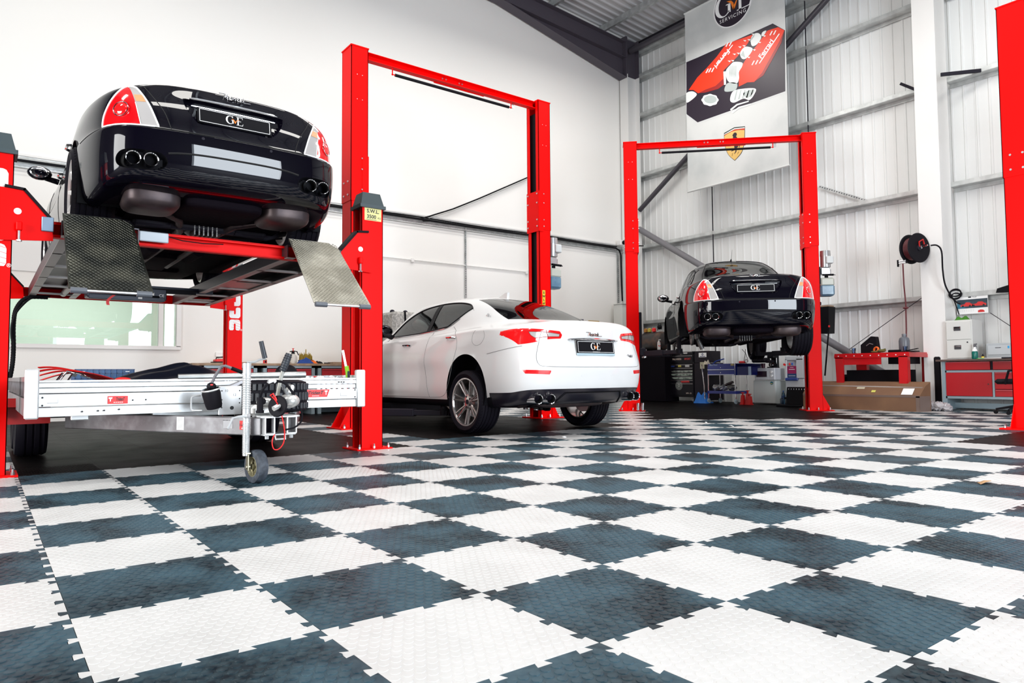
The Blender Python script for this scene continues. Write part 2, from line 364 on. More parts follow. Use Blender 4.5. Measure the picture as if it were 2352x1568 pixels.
# ================================================================ interlocking floor tiles
T = .5
def tile_poly():
    g = .0009; tabs = [.0625+.125*k for k in range(4)]; nk, hd, dp = .013, .021, .022
    P = []
    P.append((g, g))
    for c in tabs: P += [(c-nk, g), (c-hd, -dp+g), (c+hd, -dp+g), (c+nk, g)]           # tabs towards -y
    P.append((T-g, g))
    for c in tabs: P += [(T-g, c-nk-g), (T-dp-g, c-hd-g), (T-dp-g, c+hd+g), (T-g, c+nk+g)]  # sockets at +x
    P.append((T-g, T-g))
    for c in tabs[::-1]: P += [(c+nk+g, T-g), (c+hd+g, T-dp-g), (c-hd-g, T-dp-g), (c-nk-g, T-g)]  # sockets at +y
    P.append((g, T-g))
    for c in tabs[::-1]: P += [(g, c+nk), (-dp+g, c+hd), (-dp+g, c-hd), (g, c-nk)]      # tabs towards -x
    return P
def tile_mb(coins, h=.0014):
    mb = MB(); P = tile_poly(); mb.ext(P, 'z', -.007, 0)
    if coins:
        rows = 18
        for j in range(rows):
            y = T*(j+.5)/rows
            for i in range(16 - (j % 2)):
                x = T*(i+.5+.5*(j % 2))/16
                if min(x, y, T-x, T-y) < .030 and ((min(x, T-x) < .030 and T-x < .030) or T-y < .030): continue
                n = 10; r0, r1 = .0128, .0118
                vs = [(x+r0*math.cos(2*pi*k/n), y+r0*math.sin(2*pi*k/n), 0) for k in range(n)]+[(x+r1*math.cos(2*pi*k/n), y+r1*math.sin(2*pi*k/n), h) for k in range(n)]
                mb.add(vs, [(k, (k+1) % n, n+(k+1) % n, n+k) for k in range(n)]+[tuple(range(n, 2*n))])
    return mb
def tilemat(name, ca, cb, cc, rough, bumpk):
    """rubber tile; wear and smudges vary over the floor (world position), the far tiles carry the coin relief as bump"""
    m = bpy.data.materials.new(name); m.use_nodes = True; nt = m.node_tree; b = nt.nodes['Principled BSDF']; L = nt.links.new; b.inputs['IOR'].default_value = 1.10 if 'black' in name else 1.5 if 'white' in name else 1.2
    geo = nt.nodes.new('ShaderNodeNewGeometry')
    def nz(s, d, sc=(1, 1, 1)):
        mp = nt.nodes.new('ShaderNodeMapping'); mp.inputs['Scale'].default_value = sc; L(geo.outputs['Position'], mp.inputs[0])
        n = nt.nodes.new('ShaderNodeTexNoise'); n.inputs['Scale'].default_value = s; n.inputs['Detail'].default_value = d; L(mp.outputs[0], n.inputs['Vector']); return n
    def ramp(n, a, ca, b_, cb):
        r = nt.nodes.new('ShaderNodeValToRGB'); e = r.color_ramp.elements; e[0].position = a; e[1].position = b_; e[0].color = (*ca, 1); e[1].color = (*cb, 1); L(n.outputs['Fac'], r.inputs[0]); return r
    n1 = nz(3.2, 5, (1, .8, 1)); n2 = nz(38, 5)
    r1 = ramp(n1, .40, ca, .58, cb); r2 = ramp(n2, .35, (0, 0, 0), .75, (1, 1, 1))
    mx = nt.nodes.new('ShaderNodeMixRGB'); mx.blend_type = 'MIX'; ml = nt.nodes.new('ShaderNodeMath'); ml.operation = 'MULTIPLY'; ml.inputs[1].default_value = .35
    L(r2.outputs[0], ml.inputs[0]); L(ml.outputs[0], mx.inputs[0]); L(r1.outputs[0], mx.inputs[1]); mx.inputs[2].default_value = (*cc, 1)
    L(mx.outputs[0], b.inputs['Base Color'])
    rr = nt.nodes.new('ShaderNodeMapRange'); rr.inputs[3].default_value = rough-.09; rr.inputs[4].default_value = rough+.12; L(n1.outputs['Fac'], rr.inputs[0]); L(rr.outputs[0], b.inputs['Roughness'])
    if bumpk:
        # staggered dots in tile units
        sp = nt.nodes.new('ShaderNodeSeparateXYZ'); tc = nt.nodes.new('ShaderNodeTexCoord'); L(tc.outputs['Object'], sp.inputs[0])
        def mt(op, a, b2=None):
            n = nt.nodes.new('ShaderNodeMath'); n.operation = op
            for k, v in enumerate((a, b2)):
                if v is None: continue
                if isinstance(v, (int, float)): n.inputs[k].default_value = v
                else: L(v, n.inputs[k])
            return n.outputs[0]
        vy = mt('MULTIPLY', sp.outputs[1], 36); iy = mt('FLOOR', vy); fy = mt('SUBTRACT', mt('SUBTRACT', vy, iy), .5)
        par = mt('MULTIPLY', mt('MODULO', mt('ABSOLUTE', iy), 2), .5); vx = mt('ADD', mt('MULTIPLY', sp.outputs[0], 32), par); fx = mt('SUBTRACT', mt('FRACT', vx), .5)
        d2 = mt('ADD', mt('MULTIPLY', fx, fx), mt('MULTIPLY', fy, fy)); hgt = mt('LESS_THAN', d2, .15)
        bp = nt.nodes.new('ShaderNodeBump'); bp.inputs['Strength'].default_value = .5; bp.inputs['Distance'].default_value = .0014; L(hgt, bp.inputs['Height']); L(bp.outputs[0], b.inputs['Normal'])
    MATS[name] = m; return m
WH = ((.57, .565, .555), (.63, .625, .615), (.51, .505, .495)); DK = ((.002, .008, .014), (.032, .070, .095), (.11, .17, .19)); BK = ((.0025, .002, .0025), (.006, .005, .005), (.011, .009, .009))
tm = {}
for k, (nm, cs, rg) in enumerate((('white', WH, .42), ('dark', DK, .40), ('black', BK, .42))):
    near = tile_mb(True, .0008 if nm == 'white' else .0016).mesh('tile', tilemat(nm+'_tile_near', *cs, rg, 0), ang=30); far = tile_mb(False).mesh('tile', tilemat(nm+'_tile_far', *cs, rg, 1), ang=30)
    tm[nm] = (near, far)
def is_black(a, b):
    if 0 <= a <= 5 and b >= 7 and not (a == 3 and b == 6): return True
    if 7 <= a <= 12 and b >= 8: return True
    if a+b >= 24 and 6 <= a-b <= 14: return True
    if a >= 14 and b <= 0: return True
    return False
tiles = []
for a in range(-3, 28):
    for b in range(-6, 22):
        cx, cy = (a+.5)*T, (b+.5)*T
        v = Vector((cx, cy, 0))-CP; dep = v.dot(cF)
        if dep < -.1: continue
        vis = False
        for (dx, dy) in ((0, 0), (-.25, -.25), (.25, -.25), (-.25, .25), (.25, .25)):
            q = Vector((cx+dx, cy+dy, 0))-CP; dq = q.dot(cF)
            if dq < .05: continue
            if abs(q.dot(cR)/dq*CAMF) < 1230 and abs(q.dot(cU)/dq*CAMF) < 860: vis = True
        nm = 'black' if is_black(a, b) else ('dark' if (a+b) % 2 == 0 else 'white')
        tiles.append((0 if vis else 1, dep, a, b, nm))
tiles.sort()
rest = {}
for k, (nv, dep, a, b, nm) in enumerate(tiles):
    if k < 300 and not nv:
        o = link('tile', tm[nm][0 if dep < 5.2 else 1], floor, loc=(a*T, b*T, 0))
    else: rest.setdefault(nm, []).append((a, b))
tp = tile_poly()
for nm, L_ in rest.items():
    mb = MB()
    for a, b in L_: mb.ext([(x+a*T, y+b*T) for x, y in tp], 'z', -.007, 0)
    o = mb.build('tiles_'+nm, MATS[nm+'_tile_far'], floor, smooth=False); o['kind'] = 'stuff'
# far and unseen floor outside the laid tiles stays concrete
# ================================================================ car bodies: a smooth B-spline skin over a net of rings
def bs_axis(P, n, ghost0, ghost1):
    """sample uniform cubic B-spline along axis 0 with n steps per span, after sharpening so it passes near its control points"""
    P = np.asarray(P, float)
    for _ in range(2):
        E = np.concatenate([ghost0(P)[None], P, ghost1(P)[None]]); K = (E[:-2]+4*E[1:-1]+E[2:])/6
        if _ == 0: P0 = P
        P = P + .8*(P0-K)
    E = np.concatenate([ghost0(P)[None], P, ghost1(P)[None]]); out = []
    m = len(P)
    for i in range(m-1):
        for k in range(n + (i == m-2)):
            t = k/n
            b = ((1-t)**3/6, (3*t**3-6*t*t+4)/6, (-3*t**3+3*t*t+3*t+1)/6, t**3/6)
            out.append(sum(bb*E[i+j] for j, bb in enumerate(b)))
    return np.array(out)
def smooth_net(net, nu, nv):
    mir = np.array([-1, 1, 1.])
    A = bs_axis(np.transpose(net, (1, 0, 2)), nu, lambda P: P[1]*mir, lambda P: P[-2]*mir)     # columns (round the car)
    A = np.transpose(A, (1, 0, 2))
    A = bs_axis(A, nv, lambda P: 2*P[0]-P[1], lambda P: P[-2]*mir)                             # rows (bottom to roof)
    A[:, 0, 0] = 0; A[:, -1, 0] = 0; A[-1, :, 0] = 0
    return A
WR = np.array([1, 1, 1, .88, .35, 0, 0, 0, 0, 0, 0, 0, 0.]); WF = np.array([0, 0, 0, 0, 0, 0, 0, 0, 0, .25, .85, 1, 1.])
def low_row(X0, Y0, xs, yr, yf, zr, zs, zf, za=None):
    X = X0*xs; Y = Y0+yr*WR-yf*WF; Z = zs+(zr-zs)*WR+(zf-zs)*WF
    if za is not None: Z = Z+za
    return np.stack([X, Y, Z], 1)
def poly_smooth(P, n=12, closed=True):
    """densify a 2D/3D polyline with Catmull-Rom; points given as (.., 's') stay sharp"""
    out = []; m = len(P); pts = [np.array(p[:2], float) for p in P]; sh = [len(p) > 2 for p in P]
    for i in range(m if closed else m-1):
        p1, p2 = pts[i], pts[(i+1) % m]
        p0 = pts[i-1] if (closed or i > 0) and not sh[i] else p1; p3 = pts[(i+2) % m] if (closed or i < m-2) and not sh[(i+1) % m] else p2
        for k in range(n):
            t = k/n
            out.append(.5*(2*p1+(p2-p0)*t+(2*p0-5*p1+4*p2-p3)*t*t+(3*p1-3*p2+p3-p0)*t**3))
    if not closed: out.append(pts[-1])
    return np.array(out)
def inside(poly, pts):
    c = np.zeros(len(pts), bool); x, y = pts[:, 0], pts[:, 1]; j = len(poly)-1
    for i in range(len(poly)):
        xi, yi = poly[i]; xj, yj = poly[j]
        if yi != yj: c ^= ((yi > y) != (yj > y)) & (x < (xj-xi)*(y-yi)/(yj-yi)+xi)
        j = i
    return c
def nearest_on(poly, p):
    a = poly; b = np.roll(poly, -1, 0); d = b-a; t = np.clip(((p-a)*d).sum(1)/np.maximum((d*d).sum(1), 1e-12), 0, 1)
    q = a+d*t[:, None]; k = ((q-p)**2).sum(1).argmin(); return q[k]
class Skin:
    """half skin (x >= 0) cut into named regions along smooth outlines"""
    def __init__(s, net, nu, nv):
        A = smooth_net(net, nu, nv); s.h, s.w = A.shape[:2]; s.nu, s.nv = nu, nv; s.V = A.reshape(-1, 3)
        j, i = np.meshgrid(np.arange(s.h-1), np.arange(s.w-1), indexing='ij'); a = (j*s.w+i).ravel()
        s.F = np.stack([a, a+1, a+s.w+1, a+s.w], 1); s.row = j.ravel()/nv; s.col = i.ravel()/nu
        s.reg = np.zeros(len(s.F), int); s.names = ['body']
        s.sync()
    def sync(s):
        V2 = s.V*np.array([-1, 1, 1]); n = len(s.V)
        s.bvh = BVHTree.FromPolygons([tuple(v) for v in np.concatenate([s.V, V2])], [tuple(f) for f in s.F.tolist()]+[tuple(f[::-1]) for f in (s.F+n).tolist()])
    def normals(s):
        p = s.V[s.F]; return np.cross(p[:, 2]-p[:, 0], p[:, 3]-p[:, 1])
    def region(s, name, poly, ax, flt, over=(0,)):
        """ax: the two projected coordinates; flt(C,row,col) boolean filter on faces; over: region ids it may replace"""
        poly = np.asarray(poly); C = s.V[s.F].mean(1); ok = flt(C, s.row, s.col) & np.isin(s.reg, over)
        m = ok.copy(); lo, hi = poly.min(0), poly.max(0); q = C[:, ax]
        m &= (q[:, 0] > lo[0]) & (q[:, 0] < hi[0]) & (q[:, 1] > lo[1]) & (q[:, 1] < hi[1])
        idx = np.where(m)[0]; ins = idx[inside(poly, q[idx])]
        sel = np.zeros(len(s.F), bool); sel[ins] = True
        vin = np.zeros(len(s.V), bool); vin[s.F[sel].ravel()] = True; vout = np.zeros(len(s.V), bool); vout[s.F[~sel & ok].ravel()] = True
        N = s.normals(); VN = np.zeros_like(s.V)
        for k in range(4): np.add.at(VN, s.F[:, k], N)
        VN /= np.maximum(np.linalg.norm(VN, axis=1), 1e-9)[:, None]; o = 3-ax[0]-ax[1]
        for v in np.where(vin & vout)[0]:
            p = s.V[v, ax]; d = nearest_on(poly, p)-p
            if (d**2).sum() > .0012: continue
            nn = VN[v]; dz = -(nn[ax[0]]*d[0]+nn[ax[1]]*d[1])/nn[o] if abs(nn[o]) > .15 else 0
            s.V[v, ax] = p+d; s.V[v, o] += float(np.clip(dz, -.03, .03))
        s.names.append(name); s.reg[sel] = len(s.names)-1; return len(s.names)-1
    def mesh(s, name, rid, m, side=None, ang=38, off=0):
        """side None: both halves in one mesh; +1/-1: one half"""
        F = s.F[np.isin(s.reg, rid)]; u, inv = np.unique(F.ravel(), return_inverse=True); V = s.V[u].copy(); F = inv.reshape(-1, 4)
        vs, fs = [], []
        if side in (None, 1): vs.append(V); fs.append(F)
        if side in (None, -1): fs.append((F+(len(V) if vs else 0))[:, ::-1]); vs.append(V*np.array([-1, 1, 1]))
        V = np.concatenate(vs); F = np.concatenate(fs)
        me = bpy.data.meshes.new(name); me.from_pydata(V.tolist(), [], F.tolist()); me.materials.append(m)
        me.polygons.foreach_set('use_smooth', [True]*len(me.polygons))
        if side is None:
            import bmesh
            b = bmesh.new(); b.from_mesh(me); bmesh.ops.remove_doubles(b, verts=b.verts, dist=.0004); b.to_mesh(me); b.free()
        me.set_sharp_from_angle(angle=R(ang)); me.update(); return me
    def hit(s, o, d):
        r = s.bvh.ray_cast(Vector(o), Vector(d)); return (r[0], r[1]) if r[0] is not None else (None, None)
    def rear(s, x, z): return s.hit((x, -3, z), (0, 1, 0))
    def side(s, y, z, sg=-1): return s.hit((sg*3, y, z), (-sg, 0, 0))
    def line(s, mb, pts, how, w=.003, off=.0005, n=5, closed=False, flat=.5):
        P = []
        for p in pts:
            h, nn = how(*p)
            if h is not None:
                P.append(h+nn*off if nn.dot(Vector((0, -1, 0)) if how == s.rear else Vector((h.x, 0, 0))) > 0 else h-nn*off)
        if len(P) > 2: mb.tube(P, w, n, closed=closed, cap=not closed)
        return P
def circle(cy, cz, r, n=40): return np.array([(cy+r*math.cos(2*pi*k/n), cz+r*math.sin(2*pi*k/n)) for k in range(n)])
# ---------------------------------------------------------------- badge lettering: strokes and the G V E mark
def stroke_word(mb, o, ux, uy, h, r=.004):
    """a cursive word drawn as strokes: leading bar, peaked M, a s e r a t i, trailing bar"""
    L = {'m': [(0, 0), (.28, 1.35), (.42, .3), (.75, 1.3), (.8, 0)], 'a': [(.5, .75), (.1, .6), (0, .2), (.25, 0), (.5, .5), (.55, .75), (.52, .1), (.7, 0)],
         's': [(0, 0), (.3, .85), (.42, .4), (.3, 0), (.0, .05)], 'e': [(0, .3), (.4, .55), (.3, .8), (.02, .5), (.1, 0), (.55, .1)],
         'r': [(0, 0), (.18, .9), (.45, .75), (.42, .15), (.6, .05)], 't': [(.25, 1.3), (.05, .2), (.15, 0), (.35, .05)], 'i': [(.12, .8), (.0, .15), (.1, 0), (.3, .05)]}
    seq = [('m', 0), ('a', 1.0), ('s', 1.75), ('e', 2.3), ('r', 2.9), ('a', 3.5), ('t', 4.3), ('i', 4.75)]
    W = 5.6; sh = .28; o = Vector(o)
    def P(x, y): return o + Vector(ux)*((x+sh*y-W/2)*h) + Vector(uy)*(y*h)
    mb.tube([P(-1.3, 1.3), P(.05, 1.3), P(.35, 1.15)], r, 5); mb.tube([P(4.9, 0), P(5.3, -.02), P(6.6, 0)], r, 5)
    for c, x0 in seq:
        q = poly_smooth([(a+x0, b) for a, b in L[c]], 3, closed=False); mb.tube([P(a, b) for a, b in q], r, 5)
    mb.tube([P(4.28, .8), P(4.75, .8)], r, 4)
    return mb
def gve(white, orange, o, ux, uy, s, n, d=.0012):
    """the G V E mark: serif G and E in white, an orange tick between them; s = letter height"""
    o = Vector(o); ux = Vector(ux).normalized()*s; uy = Vector(uy).normalized()*s; n = Vector(n).normalized()*d
    f0 = lambda u, v: o+ux*u+uy*v; f1 = lambda u, v: o+ux*u+uy*v+n
    a = [R(t) for t in range(50, 321, 15)]; out = [(-.52+.44*math.cos(t), .5*math.sin(t)) for t in a]; inn = [(-.47+.30*math.cos(t), .45*math.sin(t)) for t in a[::-1]]
    for k in range(len(a)-1): white.prism([out[k], out[k+1], inn[len(a)-2-k], inn[len(a)-1-k]], f0, f1)
    white.prism([(-.28, -.34), (-.14, -.40), (-.14, .0), (-.28, .0)], f0, f1); white.prism([(-.38, -.02), (-.06, -.02), (-.06, .02), (-.38, .02)], f0, f1)
    white.prism([(-.26, .28), (-.2, .28), (-.2, .5), (-.24, .5)], f0, f1)
    white.prism([(.28, -.5), (.42, -.5), (.42, .5), (.28, .5)], f0, f1)
    for y in (-.5, .46): white.prism([(.18, y), (.86, y), (.86, y+.04), (.18, y+.04)], f0, f1)
    white.prism([(.42, -.02), (.68, -.02), (.68, .02), (.42, .02)], f0, f1)
    white.prism([(.86, .46), (.86, .26), (.80, .46)], f0, f1); white.prism([(.80, -.46), (.90, -.22), (.88, -.46)], f0, f1)
    g0 = lambda u, v: o+ux*u+uy*v+n*1.05; g1 = lambda u, v: o+ux*u+uy*v+n*2
    orange.prism([(-.34, .16), (-.10, .10), (.02, -.05), (.06, -.36), (.0, -.36), (-.12, -.02)], g0, g1)
    orange.prism([(.0, -.36), (.06, -.36), (.22, .0), (.56, .16), (.24, .10), (.04, -.16)], g0, g1)
def plate(car, o, n, up, w=.53, h=.118, name='number_plate', strip=None):
    """black show plate with white border and the G V E mark"""
    n = Vector(n).normalized(); up = Vector(up); up = (up-n*up.dot(n)).normalized(); ux = up.cross(n).normalized(); o = Vector(o)
    rt = Matrix((ux, up, n)).transposed()
    p = MB().box(o, (w, h, .012), rt, b=.003).build(name, M_black, car)
    wm = MB(); om = MB(); f = o+n*.0062
    bw, bh, t = w-.03, h-.022, .0035
    for sx, sy, lx, ly in ((0, 1, bw, t), (0, -1, bw, t), (1, 0, t, bh), (-1, 0, t, bh)): wm.box(f+ux*(sx*bw/2)+up*(sy*bh/2), (lx, ly, .002), rt)
    gve(wm, om, f+up*.006-ux*.006, ux, up, h*.56, n)
    addtext(wm, 'www.gveservicing.com', h*.085, f-up*(h*.385), ux, up, ext=.0008)
    wm.build('plate_lettering', M_wht, p); om.build('plate_tick', M_org, p)
    if strip:
        MB().box(o-up*(h/2+.012), (w+.01, .026, .016), rt, b=.006).build('plate_surround', mat('pale_blue_grey', (.42, .55, .62), .35), p)
    return p
# ---------------------------------------------------------------- wheels
def wheel_parts(par, c, r, wd, sg, spokes, mrim, rim_r, twin=True, brake=True):
    """c centre, sg = -1 when the outside faces -x; parts: tyre, rim (> hub_cap), brake_disc"""
    cx, cy, cz = c; ax = (sg, 0, 0); h = wd/2; o = c
    prof = [(rim_r+.002, -h*.86), (rim_r+.02, -h*.98), (rim_r+(r-rim_r)*.55, -h*1.06), (r-.025, -h*.97), (r-.006, -h*.86)]
    gr = [-.62, -.28, .06, .40, .70]; prof2 = []
    for g in gr: prof2 += [(r, h*(g-.055)), (r-.008, h*(g-.04)), (r-.008, h*(g+.04)), (r, h*(g+.055))]
    prof = prof+prof2+[(r-.006, h*.86), (r-.025, h*.97), (rim_r+(r-rim_r)*.55, h*1.06), (rim_r+.02, h*.98), (rim_r+.002, h*.86)]
    t = MB().lathe(prof, o, ax, 56)
    # shoulder sipes
    A = Vector((0, 1, 0)); B = Vector((0, 0, 1)); X = Vector(ax)
    ty = t.build('tyre', M_tyre, par, ang=28)
    sp = MB()
    for k in range(60):
        a = 2*pi*k/60; rad = A*math.cos(a)+B*math.sin(a); tn = -A*math.sin(a)+B*math.cos(a)
        for q0, q1 in ((.74, .95), (-.95, -.66)):
            p0 = Vector(o)+X*(h*q0)+rad*(r-.002-(.004 if abs(q0) > .9 else 0)); p1 = Vector(o)+X*(h*q1)+rad*(r-.003-(.010 if abs(q1) > .9 else 0))+tn*.012*(1 if q0 > 0 else -1)
            sp.tube([p0, p1], .0022, 4)
    s_ = sp.build('tread_sipes', mat('tyre_groove', (.002, .002, .003), .9), ty); s_['kind'] = 'stuff'
    rm = MB().lathe([(rim_r-.03, -h*.86), (rim_r-.012, -h*.8), (rim_r-.012, h*.55), (rim_r-.008, h*.78), (rim_r+.006, h*.88), (rim_r+.006, h*.93), (rim_r-.008, h*.93), (rim_r-.014, h*.8)], o, ax, 48)
    f = h*.62
    rm.lathe([(.001, f+.012), (.05, f+.012), (.085, f), (.095, f-.03), (.06, f-.06), (.001, f-.06)], o, ax, 24)
    for k in range(spokes):
        for dv in ((-.5, .5) if twin else (0,)):
            a = 2*pi*k/spokes+.2; rad = A*math.cos(a)+B*math.sin(a); tn = -A*math.sin(a)+B*math.cos(a)
            w0, w1 = (.017, .012) if twin else (.030, .020)
            pts = []
            for q, off, ou in ((.07, .35, f-.012), (.5*rim_r+.03, 1.15, f+.006), (rim_r-.012, 1.65, h*.80)):
                pts.append(Vector(o)+rad*q+tn*(dv*off*.034)+X*ou)
            rm.tube(pts, [w0, (w0+w1)/2, w1], 8, flat=.9)
    ri = rm.build('rim', mrim, par)
    hc = MB().cyl(Vector(o)+X*(f+.005), Vector(o)+X*(f+.018), .03, .026, 16)
    for k in range(5): a = 2*pi*k/5; hc.cyl(Vector(o)+X*(f-.01)+(A*math.cos(a)+B*math.sin(a))*.058, Vector(o)+X*(f+.014)+(A*math.cos(a)+B*math.sin(a))*.058, .010, n=8)
    hc.build('hub_cap', M_dk, ri)
    if brake:
        MB().cyl(Vector(o)-X*.02, Vector(o)+X*.01, .17, n=32).cyl(Vector(o)-X*.05, Vector(o)+X*.03, .07, n=20).build('brake_disc', M_steel, par)
def liner(mb, cy, cz, r, x0, x1, sg):
    """wheel-arch liner: half drum"""
    n = 20; vs = []
    for x in (x0, x1): vs += [(sg*x, cy+r*math.cos(R(-25)+R(230)*k/n), cz+r*math.sin(R(-25)+R(230)*k/n)) for k in range(n+1)]
    mb.add(vs, [(k, k+1, n+2+k, n+1+k) for k in range(n)]); c = len(mb.v); mb.add([(sg*x0, cy, cz)]+vs[:n+1], [(0, k+1, k+2) for k in range(n)])
def seat(mb, x, y, z, w=.5, rear=False):
    mb.box((x, y+.12, z+.10), (w, .5, .2), b=.05); mb.box((x, y-.18, z+.42), (w, .16, .62), rotm(R(12)), b=.06)
    mb.box((x, y-.28, z+.83), (.27, .10, .18), rotm(R(10)), b=.045); mb.cyl((x-.06, y-.26, z+.68), (x-.06, y-.27, z+.78), .008, n=6); mb.cyl((x+.06, y-.26, z+.68), (x+.06, y-.27, z+.78), .008, n=6)
def paint(name, col, rough=.28, coat=1.0, spec=.5):
    m = mat(name, col, rough, 0, coat, spec=spec); m.node_tree.nodes['Principled BSDF'].inputs['Coat Roughness'].default_value = .012; return m
M_pblack = paint('black_car_paint', (.002, .0016, .005), .4, coat=.85, spec=.02)
M_pwhite = paint('white_car_paint', (.74, .74, .735), .4, coat=.8, spec=.2)
M_glassd = glassmat('dark_car_glass', (.10, .13, .125))
M_glass = glassmat('tinted_car_glass', (.24, .33, .31))
M_lred = mat('red_lamp_lens', (.75, .004, .008), .12, coat=1)
M_lred2 = mat('bright_red_lamp', (.95, .01, .012), .1, coat=1)
M_lclr = mat('clear_lamp_lens', (.42, .40, .39), .15, coat=1)
M_lamb = mat('amber_lamp_lens', (.75, .34, .16), .15, coat=1)
M_gap = mat('panel_gap', (.004, .004, .005), .8)
M_gapw = mat('grey_panel_gap', (.22, .22, .22), .8)
M_under = mat('underbody_black', (.006, .004, .007), .8, ior=1.15, bump=(30, .4, .01))
M_exh = mat('aged_exhaust_steel', (.040, .028, .032), .45, .5, noise=(7, (.085, .060, .058), .35, .7))
M_alu = mat('cast_aluminium', (.16, .155, .15), .4, .8, bump=(60, .5, .01))
M_rimd = mat('dark_alloy', (.52, .49, .48), .22, .85)
M_leather = mat('tan_leather', (.16, .035, .02), .5)
M_dleather = mat('dark_leather', (.02, .018, .02), .5)
M_wrim = mat('pale_alloy', (.75, .73, .72), .3, .6)
def push(sk, rid, d, edge=True):
    """sink a region (not its rim) by d along +y"""
    sel = sk.reg == rid; vin = np.zeros(len(sk.V), bool); vin[sk.F[sel].ravel()] = True
    vout = np.zeros(len(sk.V), bool); vout[sk.F[~sel].ravel()] = True
    mv = vin & ~vout; sk.V[mv] += np.array(d)
def under(car, sk, z, spans, m):
    ring = sk.V[:sk.w]; mb = MB(); n = sk.w
    def lim(y, x):
        for a, b, l in spans:
            if a < y < b: return min(x, l)
        return x
    vs = []
    for p in ring:
        x = lim(p[1], p[0]); vs += [(-x, p[1], p[2]), (x, p[1], p[2])]
    mb.add(vs, [(2*i, 2*i+1, 2*i+3, 2*i+2) for i in range(n-1)]); return mb.build('floor_pan', m, car, smooth=False)
def exhaust_tip(mb, x, z, y0, y1, r, rx=1.0):
    n = 24
    for q, (ra, rb, ya, yb) in enumerate(((r, r, y1, y0), (r, r*.90, y0, y0+.004), (r*.90, r*.86, y0+.004, y1))):
        mb.m(1 if q == 2 else 0)
        vs = [(x+ra*rx*math.cos(2*pi*i/n), ya, z+ra*math.sin(2*pi*i/n)) for i in range(n)]+[(x+rb*rx*math.cos(2*pi*i/n), yb, z+rb*math.sin(2*pi*i/n)) for i in range(n)]
        mb.add(vs, [(i, n+i, n+(i+1) % n, (i+1) % n) for i in range(n)])
